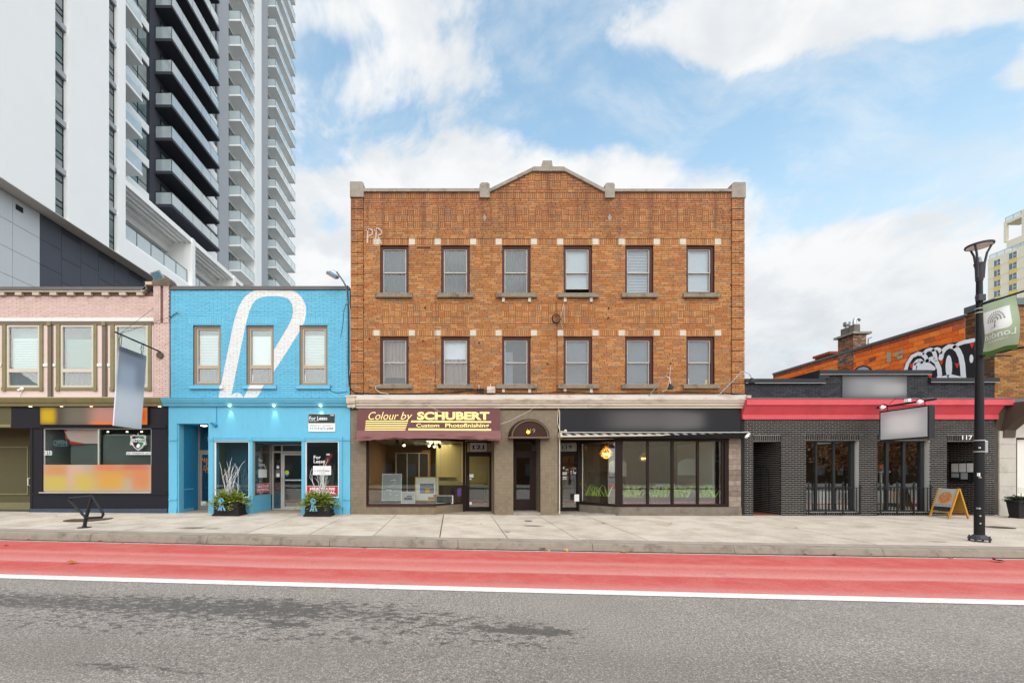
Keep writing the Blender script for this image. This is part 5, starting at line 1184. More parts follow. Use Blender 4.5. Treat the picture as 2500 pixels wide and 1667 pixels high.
for i, (a, b_) in enumerate(cols):
    for j, (zb_, zt) in enumerate(rows):
        x0, x1, z0, z1 = U(a), U(b_), V(zb_), V(zt)
        w_ = frame_of(ob_, 'window', M['maroon'], x0, x1, z0, z1, .06, .2, .095, bt=.02, tb=.05)
        zm = V(663) if j == 0 else V(883.5)
        open_ = (.0 if not (j == 0 and i in (3, 5)) else (.20 if i == 3 else .10))
        frame_of(w_, 'sash', M['sash'], x0+.097, x1-.097, zm-.02, z1-.097, .10, .15, .035)
        frame_of(w_, 'sash', M['sash'], x0+.097, x1-.097, z0+.022+open_, zm+.012, .12, .18, .035, bt=.03)
        bx('pane', M['old_glass'], w_, x0+.13, x1-.13, .125, .13, zm+.015, z1-.13); bx('pane', M['old_glass'], w_, x0+.13, x1-.13, .15, .155, z0+.05+open_, zm-.022)
        if (i, j) in ((4, 0),): slats(w_, x0+.12, x1-.12, z0+.03, z1-.12, .22, M['blind'], .055)
        elif (i, j) in ((3, 0), (5, 0)): bx('roller_blind', M['blind'], w_, x0+.12, x1-.12, .21, .215, z0+open_+.05, z1-.1)
        elif (i, j) == (1, 1): curtain(w_, x0+.12, x1-.12, zm+.15, z1-.1, .22, M['sheet_white'], .01, 3); curtain(w_, x0+.12, x1-.12, z0+.02, zm+.15, .24, M['curtain_tan'], .03, 5)
        elif j == 1 and i >= 3: bx('screen', M['screen_grey'], w_, x0+.12, x1-.12, .21, .215, z0+.02, z1-.1)
        elif j == 1 and i == 0: curtain(w_, x0+.12, x1-.12, z0+.3, z1-.1, .25, M['curtain_tan'], .03, 6)
        elif j == 1 and i == 2: bx('screen', M['screen_grey'], w_, x0+.12, x0+.42, .21, .215, z0+.02, z1-.5)
        else: curtain(w_, x0+.12, x1-.12, z0+.02, z1-.1, .23, M['curtain_grey'], .025, 4+i)
        bx('room_back', M['dark_room'], w_, x0, x1, .34, .36, z0, z1)
        s_ = sills[i*2+j]; bx('sill', M['sill_stone'], w_, s_[0], s_[1], -.11, .1, s_[2], s_[3], bevel=.008)
        if i in (2, 3):
            for x in (a-.5, b_-6.5): bx('sill_bracket', M['pale_stone'], w_, U(x), U(x+6.5), -.06, .03, s_[2]-.15, s_[2])
for i, (x, z) in enumerate(((1732, 928), (1740, 930), (1686, 925))): bx('sill_object', M['blind'] if i else M['yellow_panel'], ob_, U(x-3), U(x+3), .185, .2, V(937), V(z-4))
# coping, piers and gable stones
b = MB(); b.box(U(885), U(1172), -.07, .42, V(470.3), V(463)); b.build('coping', M['concrete'], ob_)
b = MB(); b.box(U(1497.5), U(1788), -.07, .42, V(470.3), V(464)); b.build('coping', M['concrete'], ob_)
for (x0, x1, zt, zb_, ln_) in ((856, 888, 446.5, 484.5, 1), (1171.5, 1194.5, 449, 485.5, 0), (1476, 1498.5, 449.5, 486, 0), (1784.5, 1817, 448, 486, -1)):
    b = MB(); X0, X1, Z0, Z1 = U(x0), U(x1), V(zb_), V(zt); q = .05
    b.prism([(X0-.01, Z0), (X1+.01, Z0), (X1+.01, Z1-.06), (X1-(q if ln_ >= 0 else 0), Z1), (X0+(q if ln_ <= 0 else 0), Z1), (X0-.01, Z1-.06)], -.08, .44, 'y'); b.build('parapet_pier', M['concrete'], ob_, bevel=.01)
for pts in ([(1194.6, 463.5), (1300, 411.5), (1300, 420), (1194.6, 472)], [(1476, 463.5), (1376.5, 411.5), (1376.5, 420), (1476, 472)]):
    pp = [(U(x), V(y)) for x, y in pts]
    b = MB(); b.prism(pp, -.07, .42, 'y'); b.build('gable_coping', M['concrete'], ob_)
bx('gable_coping', M['concrete'], ob_, U(1299.8), U(1376.7), -.08, .43, V(421), V(410.5)); b = MB(); b.prism([(U(1322), V(410.5)), (U(1348.5), V(410.5)), (U(1346.5), V(395)), (U(1324.5), V(395))], -.07, .42, 'y'); b.build('gable_finial', M['concrete'], ob_, bevel=.01)
for x, z in ((1183, 533), (1488, 532)):
    b = MB(); b.quad(*[(U(x+p), -.018, V(z+q)) for p, q in ((0, 10), (5, 0), (0, -10), (-5, 0))]); b.build('anchor_plate', M['concrete'], ob_)
bx('lintel_patch', M['maroon'], ob_, U(1018), U(1051), -.02, .02, V(606), V(603.5))
M['chalk'] = pm('chalk_white', lin(214,190,176,.66), .8, .25, 14)
pr_ = MB()
def line2(mb, pts, hw, y):
    for p, q in zip(pts, pts[1:]):
        dx_, dz_ = q[0]-p[0], q[1]-p[1]; l = math.hypot(dx_, dz_) or 1; nx, nz = -dz_/l*hw, dx_/l*hw
        mb.quad((p[0]+nx, y, p[1]+nz), (q[0]+nx, y, q[1]+nz), (q[0]-nx, y, q[1]-nz), (p[0]-nx, y, p[1]-nz))
g6 = lambda x, y: (U(840+x/2.613), V(380+y/2.613))
for pts in ([(150,560),(152,475),(148,470)], [(140,480),(165,468),(182,480),(180,505),(155,515)], [(200,560),(206,490),(200,470)], [(190,478),(215,465),(238,478),(240,500),(215,512),(240,565)]): line2(pr_, [g6(*p) for p in pts], .026, -.022)
pr_.build('chalk_letters', M['chalk'], ob_)
for x, z in ((902,827),(1033,832),(903,945),(1038,752),(1170,837),(1337,888),(1485,776),(1637,888),(1486,752)): b = MB(); b.ball((U(x), -.02, V(z)), .035, .03, .035, 8, 5); b.build('rusty_anchor', M['maroon'], ob_)
# shop cornice
M['cornice_paint'] = pm('cornice_paint', lin(226,212,194,.68), .7, .06, 3, dirt=lin(150,116,86,.62), damt=.5, dscale=1.6, stretch=(1, 1, 3))
M['cornice_flash'] = pm('cornice_flash', lin(216,208,202,.62), .6, .06, 2, dirt=lin(166,120,84,.62), damt=.45, dscale=2.2)
b = MB(); b.prism([(.3, V(974.5)), (-.20, V(974.5)), (-.16, V(965.5)), (.0, V(964)), (.3, V(964))], BX0+.02, U(1815)); b.build('cornice_flashing', M['cornice_flash'], ob_)
b = MB(); b.prism([(.3, V(997)), (-.10, V(997)), (-.10, V(993)), (-.15, V(991)), (-.16, V(987)), (-.20, V(984)), (-.21, V(981)), (-.24, V(979)), (-.24, V(974.8)), (.3, V(974.8))], U(870.5), U(1817)); b.build('cornice', M['cornice_paint'], ob_)
b = MB(); b.box(U(849.5), U(870.3), -.26, .0, V(987), V(969.5)); b.box(U(851.5), U(870), -.22, .0, V(996), V(987)); b.box(U(848), U(872), -.28, 0, V(971.5), V(968.5)); b.build('cornice_end', M['cornice_paint'], ob_)
b = MB(); b.prism([(-.28, V(981)), (-.28, V(968)), (.02, V(968)), (.02, V(993)), (-.12, V(993))], U(1812), U(1821)); b.build('cornice_end', M['cornice_paint'], ob_)
# tiled shop wall
M['tile'] = brick_mat('brown_tile', [(0, lin(146,128,104,.62)), (.5, lin(154,136,112,.62)), (1, lin(140,122,100,.62))], .55, .06, 12, dirt=lin(112,96,76,.6), damt=.4, dscale=1.1, bump=.12, spec=.4)
M['tile_joint'] = pm('tile_joint', lin(120,104,84,.56), .9, .1, 8)
zb1 = zbase(1100)-.03
h1 = (U(894), U(1206.8), V(1235), V(1070)); hdoor = (U(1137), U(1206.8), -.4, V(1070)); harch = (U(1253), U(1319.5), -.4, V(1066))
hsl = (U(1064), U(1137), -.4, V(1235))
twall = (U(856.3), U(1362), zb1, V(997))
backing('tile_wall', M['tile_joint'], ob_, twall, [h1, hdoor, harch, hsl], .0, .3)
tiles = []
for r in [twall]:
    nx = int((r[1]-r[0])/.1125); nz = int((r[3]-r[2])/.1125)
    for i in range(nx):
        for j in range(nz):
            a = r[0]+i*.1125; c_ = r[2]+j*.1125
            q = minus([(a+.002, a+.1105, c_+.002, c_+.1105)], [h1, hdoor, harch, hsl, (U(878), U(1218), V(1050), V(990))])
            tiles += [t for t in q if t[1]-t[0] > .02 and t[3]-t[2] > .02]
lay(ob_, tiles, M['tile'], .0, depth=.006, uneven=.0008, name='tile', bulk='tilework')
# splayed base under the right part of the shop window, and the glazing itself
sx0, sx1 = U(1064.5), U(1136, DC+1.15); yb = 1.15; d2 = DC+yb
splay('stall_riser', M['tile'], ob_, sx0, sx1, zb1-.02, V(1235), .2, .0, yb)
bx('window_board', M['maroon'], ob_, U(894), U(1064), -.02, .3, V(1237), V(1233)); splay('window_board', M['maroon'], ob_, sx0-.02, sx1, V(1238), V(1233), .2, -.02, yb)
M['bronze'] = pm('bronze_frame', lin(60,44,40,.42), .55, .08, 5, spec=.12)
fw = MB(); fw.box(U(894), U(899.5), .02, .12, V(1233), V(1070)); fw.box(U(899.5), U(1064), .02, .1, V(1236), V(1230)); fw.box(U(894), U(1064), .02, .1, V(1073), V(1066))
sw_ = fw.build('shop_window', M['bronze'], ob_)
bx('pane', M['shop_glass'], sw_, U(899.5), U(1063.5), .05, .058, V(1230), V(1073))
splay('pane', M['shop_glass'], sw_, sx0, sx1-.15, V(1231), V(1070), .008, .05, yb-.13); splay('window_rail', M['bronze'], sw_, sx0, sx1, V(1236), V(1230), .06, .02, yb); splay('window_rail', M['bronze'], sw_, sx0, sx1, V(1073), V(1066), .06, .02, yb)
M['glass_edge'] = pm('glass_edge', lin(70,140,110,.5), .2, .1, 5, spec=.7)
bx('glass_joint', M['glass_edge'], sw_, U(1063.6), U(1065), .045, .075, V(1231), V(1073))
bx('door_post', M['bronze'], sw_, sx1-.1, sx1, yb-.12, yb+.06, zb1, V(1066, d2))
bx('entry_wall', M['tile'], ob_, U(1206.8), U(1206.8)+.12, .3, yb+.2, -.1, V(1060)); bx('entry_ceiling', M['bronze'], ob_, U(1060), U(1210), .3, yb+.2, V(1069), V(1062)); bx('threshold', M['walk_strip'], ob_, U(1060), U(1209), .045, yb+.2, -.12, zbase(1150)+.02)
zd = zbase(1150)+.022
dfm = frame_of(ob_, 'door_frame', M['bronze'], U(1137, d2), U(1204, d2), zd, V(1077, d2), yb, yb+.08, .055, bars_h=(V(1105.5, d2),), tb=.08)
frame_of(dfm, 'door', M['bronze'], U(1140, d2), U(1201, d2), zd+.01, V(1107.5, d2), yb+.01, yb+.06, .10, bt=.16)
bx('pane', M['shop_glass'], dfm, U(1146, d2), U(1195, d2), yb+.03, yb+.036, zd+.15, V(1113, d2)); bx('pane', M['shop_glass'], dfm, U(1140, d2), U(1201, d2), yb+.03, yb+.036, V(1103, d2), V(1079.5, d2))
b = MB(); b.box(U(1140.5, d2), U(1144.5, d2), yb-.05, yb-.01, V(1187, d2), V(1160, d2)); b.build('door_handle', M['black_metal'], dfm)
npl = bx('number_plate', pm('plate_grey', lin(206,200,202,.66), .5, .02), dfm, U(1148.5, d2), U(1188, d2), yb-.012, yb-.004, V(1101.5, d2), V(1081, d2))
nt = text('121', 'lettering', M['print_black'], npl, U(1154, d2), U(1182, d2), V(1096, d2), V(1086, d2), front(yb-.015), .025)
b = MB()
for x in (1156.6, 1178.6): b.box(U(x-3.4, d2), U(x+3.4, d2), yb-.016, yb-.014, V(1096.6, d2), V(1095.2, d2))
b.build('lettering', M['print_black'], npl)
M['gold'] = pm('gold_leaf', lin(206,164,74,.66), .4, .05, 4, metal=.3); text('121', 'lettering', M['gold'], dfm, U(1164, d2), U(1175, d2), V(1103, d2), V(1098, d2), front(yb+.026), .0, .3)
for (a, b_, c_, d_) in ((1144, 1156, 1165, 1157), (1144, 1151, 1170, 1167.5), (1143.5, 1152, 1231.5, 1225)): bx('notice', M['print_white'], dfm, U(a, d2), U(b_, d2), yb+.024, yb+.03, V(c_, d2), V(d_, d2))
# photo shop interior
M['int_tan'] = pm('int_tan', lin(176,136,92,.6), .8, .1, 1.5); M['int_cream'] = pm('int_cream', lin(206,190,132,.62), .75, .06, 1.5, stretch=(12, 1, .3)); M['int_ceiling'] = pm('int_ceiling', lin(214,206,176,.6), .85, .04, 1)
M['int_brown'] = pm('int_brown', lin(84,62,44,.55), .7, .12, 2); M['int_orange'] = pm('int_orange', lin(216,140,48,.5), .6, .06, 2); M['inner_dark'] = pm('inner_dark', lin(70,74,72,.5), .5, .3, 1)
zf = zb1+.25
room(ob_, U(897), U(1063), .2, 5.2, zf, V(1069), M['int_tan'], M['int_ceiling'], M['int_brown'], right=False); room(ob_, U(1063)+.1, U(1212), 1.4, 5.2, zf, V(1069), M['int_tan'], M['int_ceiling'], M['int_brown'], left=False)
bx('display_plinth', M['int_brown'], ob_, U(897), U(1064), .14, 1.5, zf, V(1231)); b = MB(); b.prism([(U(1064), .14), (sx1-.05, yb+.1), (U(1064), 1.5)], zf, V(1232), 'z'); b.build('display_plinth', M['int_brown'], ob_)
du = DC+2.9
for i in range(22): bx('slat', M['int_cream'], ob_, U(1066, du)+i*.17, U(1066, du)+i*.17+.163, 2.9, 2.95, zf, V(1069)-.02)
bx('slat_wall', M['int_cream'], ob_, U(1066, du)-.04, U(1066, du), 2.9, 5.1, zf, V(1069)-.02)
bx('shelf', M['int_cream'], ob_, U(1068, du), U(1112, du), 2.55, 2.9, V(1162, du)-.04, V(1162, du)); bx('counter', M['int_cream'], ob_, U(1070, du), U(1180, du), 2.3, 2.9, V(1179, du)-.07, V(1174, du)); bx('counter', M['int_brown'], ob_, U(1071, du), U(1180, du), 2.36, 2.9, zf, V(1179, du)-.07)
dv = DC+3.9; bx('inner_wall', M['inner_dark'], ob_, U(966, dv), U(1046, dv), 3.9, 4.0, zf, V(1107, dv)); f_ = MB()
for x in (966, 993, 1022, 1045): f_.box(U(x, dv), U(x, dv)+.05, 3.82, 3.88, zf, V(1107, dv))
f_.box(U(966, dv), U(1046, dv), 3.82, 3.88, V(1107, dv), V(1105, dv)); f_.build('inner_door_frame', M['alu'], ob_); bx('inner_door_trim', M['int_orange'], ob_, U(1047, dv), U(1051, dv), 3.75, 3.8, zf, V(1103, dv)); bx('inner_door_trim', M['int_orange'], ob_, U(1030, dv), U(1051, dv), 3.75, 3.8, V(1103, dv), V(1099, dv))
M['panel_lit'] = emit_mat('ceiling_light', (1, .86, .50, 1), 1.0)
bx('ceiling_light', M['panel_lit'], ob_, U(1035), U(1072), 1.4, 3.4, V(1069.8), V(1069.2))
ld = bpy.data.lights.new('shop_light', 'AREA'); ld.energy = 20; ld.size = 1.6; ld.color = (1, .84, .58); lo = bpy.data.objects.new('shop_light', ld); COL.objects.link(lo); lo.location = (U(1050), 2.2, V(1073))
# arched doorway
y3 = .85; d3 = DC+y3
bx('entry_wall', M['bronze'], ob_, U(1253)-.1, U(1253)-.005, .3, y3+.2, -.1, V(1060)); bx('entry_wall', M['tile'], ob_, U(1319.5), U(1319.5)+.1, .3, y3+.2, -.1, V(1060)); bx('entry_ceiling', M['bronze'], ob_, U(1250), U(1322), .3, y3+.2, V(1064.5), V(1060))
bx('door_step', M['concrete'], ob_, U(1253), U(1319.5), .02, y3+.2, -.12, zbase(1286)+.09)
zd = zbase(1286)+.092
M['door_brown'] = pm('door_brown', lin(70,50,50,.5), .5, .08, 4, spec=.15)
adf = frame_of(ob_, 'arched_door_frame', M['door_brown'], U(1253, d3)+.02, U(1318, d3), zd, V(1072, d3), y3, y3+.08, .06, bars_h=(V(1103, d3),), tb=.09)
ad = MB(); xa, xb = U(1256.5, d3)+.03, U(1313.5, d3); za, zc = zd+.01, V(1105.5, d3)
gx0, gx1, gz0, gz1 = U(1261, d3), U(1293.5, d3), V(1218, d3), V(1116.5, d3)
for (a, b_, c_, d_) in ((xa, gx0, za, zc), (gx1, xb, za, zc), (gx0, gx1, za, gz0), (gx0, gx1, gz1, zc)): ad.box(a, b_, y3+.015, y3+.06, c_, d_)
ad = ad.build('door', M['door_brown'], adf); bx('pane', glass_mat('door_glass', (.5,.52,.52,1), .16), adf, gx0, gx1, y3+.03, y3+.036, gz0, gz1); bx('pane', M['shop_glass'], adf, U(1257, d3), U(1315, d3), y3+.03, y3+.036, V(1100, d3), V(1076, d3))
bx('hall_wall', M['dark_room'], ob_, U(1250, d3), U(1322, d3), y3+.8, y3+.85, -.1, V(1068, d3)); b = MB(); b.box(xb-.12, xb-.09, y3-.03, y3+.015, V(1180, d3), V(1170, d3)); b.build('door_handle', M['black_metal'], adf)
b = MB(); b.tube([(U(1365.5), -.02, V(1254)), (U(1365.5), -.02, V(1005)), (U(1363), -.02, V(998))], .026, 8); b.build('downpipe', M['cornice_paint'], ob_, smooth=True)
# restaurant front at the right of the same building
M['stone_block'] = brick_mat('stone_block', [(0, lin(166,146,132,.62)), (.4, lin(180,160,146,.62)), (.7, lin(150,132,120,.62)), (1, lin(172,150,134,.62))], .9, .18, 12, dirt=lin(112,92,78,.6), damt=.55, dscale=2.5)
zr = zbase(1600)-.03
bx('pier_core', M['mortar_dark'], ob_, U(1779), U(1807), .01, .5, zr, V(1070))
n = 13
for i in range(n): 
    z0 = V(1237)+(V(1069)-V(1237))*i/n; z1 = V(1237)+(V(1069)-V(1237))*(i+1)/n; bx('stone_block', M['stone_block'], ob_, U(1778.6), U(1807.6), -.03+random.uniform(-.004, .004), .3, z0+.005, z1-.005)
M['base_stone'] = pm('base_stone', lin(146,134,120,.62), .85, .2, 5, .3, 50, dirt=lin(94,78,64,.6), damt=.5, dscale=2.2, grain=.15)
bx('base_stone', M['base_stone'], ob_, U(1507), U(1807.6), -.06, .3, zr+.10, V(1237.2)); bx('base_plinth', M['base_stone'], ob_, U(1506), U(1807.6), -.09, .3, zr-.02, zr+.098)
px0 = U(1409, DC+1.25); py0 = 1.25
splay('base_stone', M['base_stone'], ob_, px0, U(1507), zr, V(1237), .25, py0, -.06)
fr_ = MB()
for a, b_ in ((1502.5, 1520), (1579, 1584.5), (1639, 1645), (1701.6, 1706.5), (1762, 1766)): fr_.box(U(a), U(b_), -.01, .10, V(1230), V(1077))
fr_.box(U(1769), U(1778.4), -.01, .25, V(1236), V(1072)); fr_.box(U(1502.5), U(1778.4), -.015, .1, V(1237), V(1230)); fr_.box(U(1502.5), U(1778.4), -.02, .1, V(1077), V(1070))
rw = fr_.build('restaurant_window', M['bronze'], ob_)
for a, b_ in ((1520, 1579), (1584.5, 1639), (1645, 1701.6), (1706.5, 1762)): bx('pane', M['rest_glass'], rw, U(a), U(b_), .03, .037, V(1230), V(1077))
splay('pane', M['rest_glass'], rw, px0+.12, U(1503), V(1230), V(1075), .008, py0-.1, .02); splay('window_rail', M['bronze'], rw, px0, U(1504), V(1238), V(1230), .06, py0, 0); splay('window_rail', M['bronze'], rw, px0, U(1504), V(1078), V(1068), .06, py0, 0)
d4 = DC+py0; bx('window_post', M['bronze'], rw, px0, px0+.14, py0-.08, py0+.1, zr, V(1070, d4)); bx('window_post', M['white_trim'], rw, px0+.16, px0+.19, py0-.16, py0-.1, V(1222, d4), V(1076, d4))
rdf = frame_of(ob_, 'restaurant_door_frame', M['bronze'], U(1364, d4), U(1364, d4)+1.02, zbase(1390)+.03, V(1076, d4), py0, py0+.08, .06, bars_h=(V(1105, d4),), tb=.1)
frame_of(rdf, 'door', M['bronze'], U(1364, d4)+.065, U(1364, d4)+.955, zbase(1390)+.04, V(1108, d4), py0+.01, py0+.06, .09, bt=.14)
bx('pane', M['shop_glass'], rdf, U(1364, d4)+.15, U(1364, d4)+.87, py0+.03, py0+.036, zbase(1390)+.17, V(1113, d4)); bx('pane', M['shop_glass'], rdf, U(1364, d4)+.06, U(1364, d4)+.96, py0+.03, py0+.036, V(1102, d4), V(1079, d4))
M['handle_orange'] = pm('handle_orange', lin(200,112,40,.66), .45, .08, 9); bx('door_handle', M['handle_orange'], rdf, U(1364, d4)+.83, U(1364, d4)+.9, py0-.06, py0+.0, V(1190, d4), V(1170, d4))
M['silver_film'] = pm('silver_film', lin(176,184,184,.62), .5, .05); npl = bx('number_plate', M['silver_film'], rdf, U(1364, d4)+.07, U(1364, d4)+.95, py0+.02, py0+.026, V(1101, d4), V(1083, d4)); text('119', 'lettering', M['print_black'], npl, U(1364, d4)+.14, U(1364, d4)+.52, V(1096, d4), V(1086, d4), front(py0+.012), .01)
for z in (1153, 1157, 1164, 1168): bx('small_print', M['print_white'], rdf, U(1369, d4), U(1384, d4), py0+.022, py0+.026, V(z+1.2, d4), V(z-.8, d4))
bx('entry_wall', M['tile'], ob_, U(1362)-.1, U(1362)-.002, .3, py0+.2, -.1, V(1062)); bx('entry_ceiling', M['bronze'], ob_, U(1362), U(1504), .1, py0+.2, V(1069), V(1062)); bx('threshold', M['concrete'], ob_, U(1362), U(1507), .02, py0+.2, -.12, zbase(1400)+.025)
bx('head_panel', M['cornice_paint'], ob_, U(1363), U(1806), .05, .35, V(1071), V(1060)); bx('wall', M['mortar_dark'], ob_, U(1362), U(1812), .1, .35, V(1060), V(996.8))
bx('notice', M['print_white'], rw, U(1421.5), U(1434), 1.0, 1.006, V(1228), V(1210))
# restaurant room
M['wood_dark'] = pm('wood_dark', lin(116,84,60,.5), .6, .25, 2, stretch=(9, 1, .4)); M['wood_tan'] = pm('wood_tan', lin(176,146,112,.6), .6, .3, 1.6, stretch=(7, 1, .3)); M['velvet'] = pm('velvet', (.012,.012,.014,1), .8, .3, 9); M['int_white'] = pm('int_white', lin(214,214,210,.6), .8, .06, 2)
room(ob_, U(1505), U(1806), .4, 5.0, zr+.1, V(1071), M['wood_dark'], M['dark_room'], M['dark_room'], back=M['wood_tan'], left=False); room(ob_, U(1340), U(1505)-.1, 1.42, 5.0, zr+.1, V(1071), M['wood_dark'], M['dark_room'], M['dark_room'], back=M['wood_tan'], right=False)
bx('wall_panel', M['int_orange'], ob_, U(1426), U(1500), 3.2, 3.25, V(1096), V(1074)); bx('side_screen', M['int_white'], ob_, U(1760), U(1764), .5, 3.0, V(1222), V(1075))
b = MB(); b.box(U(1500), U(1590), 2.2, 2.9, zr+.1, V(1165)); b.box(U(1500), U(1590), 2.8, 3.0, zr+.1, V(1150)); b.build('bench_seat', M['velvet'], ob_, bevel=.05)
def archp(name, x0, x1, z0, z1, y, m_):
    b = MB(); c_ = (U(x0)+U(x1))/2; r_ = (U(x1)-U(x0))/2; zt = V(z1)-r_*.55
    b.prism([(U(x0), V(z0)), (U(x1), V(z0)), (U(x1), zt)]+[(c_+r_*math.cos(t*math.pi/10), zt+r_*.55*math.sin(t*math.pi/10)) for t in range(1, 10)]+[(U(x0), zt)], y, y+.03, 'y'); return b.build(name, m_, ob_)
archp('wall_mirror', 1535, 1582, 1164, 1118, 1.9, M['int_white']); archp('wall_mirror', 1705, 1768, 1160, 1116, 1.4, M['int_white'])
bx('table', M['int_white'], ob_, U(1650), U(1700), 1.5, 2.1, V(1190), V(1184)); bx('table_leg', M['black'], ob_, U(1672), U(1678), 1.75, 1.85, zr+.1, V(1190))
# ------------------------------------------------------------------ black brick restaurant on the right
kb2 = root('black_restaurant', (15.3, 0, 0), 'single-storey black glazed brick restaurant with a red cornice and stepped parapet', 'building')
M['glazed_brick'] = brick_mat('glazed_brick', [(0, lin(58,50,50,.36)), (.35, lin(46,42,43,.36)), (.6, lin(72,60,58,.36)), (.85, lin(40,36,38,.36))], .5, .2, 14, bump=.2, spec=.14)
M['white_mortar'] = pm('white_mortar', lin(218,214,206,.68), .9, .08, 8)
M['painted_brick'] = brick_mat('painted_black_brick', [(0, lin(78,78,82,.5)), (.5, lin(90,90,94,.5)), (1, lin(68,68,72,.5))], .65, .12, 12, bump=.3, spec=.1)
M['black_mortar'] = pm('black_mortar', lin(38,38,40,.5), .85, .1, 8)
M['cap_black'] = pm('cap_black', lin(66,66,70,.5), .55, .08, 3, spec=.15); M['cap_edge'] = pm('cap_edge', lin(170,172,174,.6), .5, .08, 4)
M['red_paint'] = pm('red_paint', lin(232,88,98,.70), .55, .04, 3, dirt=lin(186,60,70,.62), damt=.3, dscale=2)
M['floor_tile'] = pm('red_tile', lin(150,84,66,.6), .7, .15, 6)
RX0, RX1 = U(1809), U(2428.5); zb3 = zbase(2100)-.04
op = [(U(1838.8), U(1907), -.5, V(1076.7)), (U(1967.5), U(2098), V(1250), V(1074.7)), (U(2142), U(2269.5), V(1250), V(1074.7)), (U(2311.5), U(2403), -.5, V(1076.7))]
backing('wall', M['white_mortar'], kb2, (U(1817), RX1, zb3, V(1022)), op, .0, .3)
bx('wall', M['black_mortar'], kb2, RX0, U(1817), -.015, .3, zb3, V(1022))
heads = [(op[0][0], op[0][1], V(1076.7), V(1061.5)), (op[1][0], op[1][1], V(1074.7), V(1060.5)), (op[2][0], op[2][1], V(1074.7), V(1060.5)), (op[3][0], op[3][1], V(1076.7), V(1061.5)), (U(1967), U(2099), V(1258), V(1249.8)), (U(2141.5), U(2270), V(1258), V(1249.8)), (U(1817), RX1, V(1029), V(1024.3))]
rr = running((U(1817.3), RX1, zb3+.02, V(1029)),   .2215, .0692, .0105, op+heads)
for h in heads: rr += soldiers(h, .066, .012)
lay(kb2, rr, M['glazed_brick'], .0, depth=.006, uneven=.0015, score=lambda r: -r[0] if r[1]-r[0] > .1 else -999)
# reveals of the two doorways: deep porches lined with the same brick, seen on their right-hand cheek
for (x1, dep, x0) in ((op[0][1], 1.75, op[0][0]), (op[3][1], 1.15, op[3][0])):
    bx('porch_wall', M['white_mortar'], kb2, x1, x1+.12, .3, dep, -.3, V(1060)); bx('porch_wall', M['white_mortar'], kb2, x0-.12, x0, .3, dep, -.3, V(1060))
    bx('porch_ceiling', M['black'], kb2, x0-.1, x1+.1, .3, dep+.1, V(1077), V(1070)); bx('porch_floor', M['floor_tile'], kb2, x0-.1, x1+.1, .02, dep+.1, -.3, zbase(1870)+.012)
    lay(kb2, running((.0, dep, zb3, V(1077)),   .2215, .0692, .0105), M['glazed_brick'], x1, 'side', .006, .001, top=60)
    bx('porch_wall', M['white_mortar'], kb2, x0-.1, x1+.1, dep, dep+.1, -.3, V(1062))
    lay(kb2, running((x0, x1, zb3, V(1077)),   .2215, .0692, .0105), M['glazed_brick'], dep, 'front', .006, .001, top=40)
b = MB(); xg = op[0][1]-.05
arc = [(xg, .95+.42*math.cos(t), 1.45+.36*math.sin(t)) for t in [i*math.pi/10 for i in range(11)]]
b.tube([(xg, 1.37, .1)]+arc+[(xg, .53, .1)], .014, 6); b.tube([(xg, .95, .1), (xg, .95, 1.8)], .010, 6)
for z in (.5, 1.0, 1.45): b.tube([(xg, .53, z), (xg, 1.37, z)], .010, 6)
b.build('porch_gate', M['black_metal'], kb2)
# painted brick parapet in three steps
steps = [(U(1817), U(2004), V(971), V(935)), (U(2004), U(2266.5), V(971), V(914)), (U(2266.5), U(2427), V(971), V(932))]
for s_ in steps: bx('parapet', M['black_mortar'], kb2, s_[0], s_[1], .012, .34, V(1022), s_[3])
pr = []
for s_ in steps: pr += running(s_, .235, .0765, .010)
lay(kb2, pr, M['painted_brick'], .012, depth=.012, uneven=.002, name='parapet_brick', top=300)
for (a, b_, t) in ((RX0+.1, U(2010), 925.5), (U(1996), U(2267), 904.5), (U(2266), U(2432.5), 923.5)):
    bx('coping', M['cap_black'], kb2, a, b_, -.10, .42, V(t+10), V(t)); bx('coping_edge', M['cap_edge'], kb2, a, b_, -.105, -.09, V(t+11.5), V(t+10))
bx('coping', M['cap_black'], kb2, U(1996)-.02, U(1996)+.35, -.08, 2.4, V(925), V(904.5)); bx('coping', M['cap_black'], kb2, U(2420), U(2432), .42, 3.2, V(933), V(923.5))
bx('roof', M['grey_coping'], kb2, RX0, RX1, .34, 11, V(990), V(980))
b = MB(); b.prism([(.3, V(977)), (-.34, V(977)), (-.34, V(975)), (.0, V(970.7)), (.3, V(970.7))], RX0+.03, U(2446)); b.build('cornice_flashing', M['flashing'], kb2)
b = MB(); b.prism([(.3, V(1023.8)), (-.10, V(1023.8)), (-.10, V(1013.5)), (-.07, V(1012.5)), (-.26, V(993)), (-.26, V(991.5)), (-.32, V(991.5)), (-.32, V(977.2)), (.3, V(977.2))], RX0+.0, U(2430)); b.build('cornice', M['red_paint'], kb2)
b = MB(); b.box(U(2430), U(2449), -.32, .0, V(991.5), V(977.2)); b.build('cornice_end', M['red_paint'], kb2)
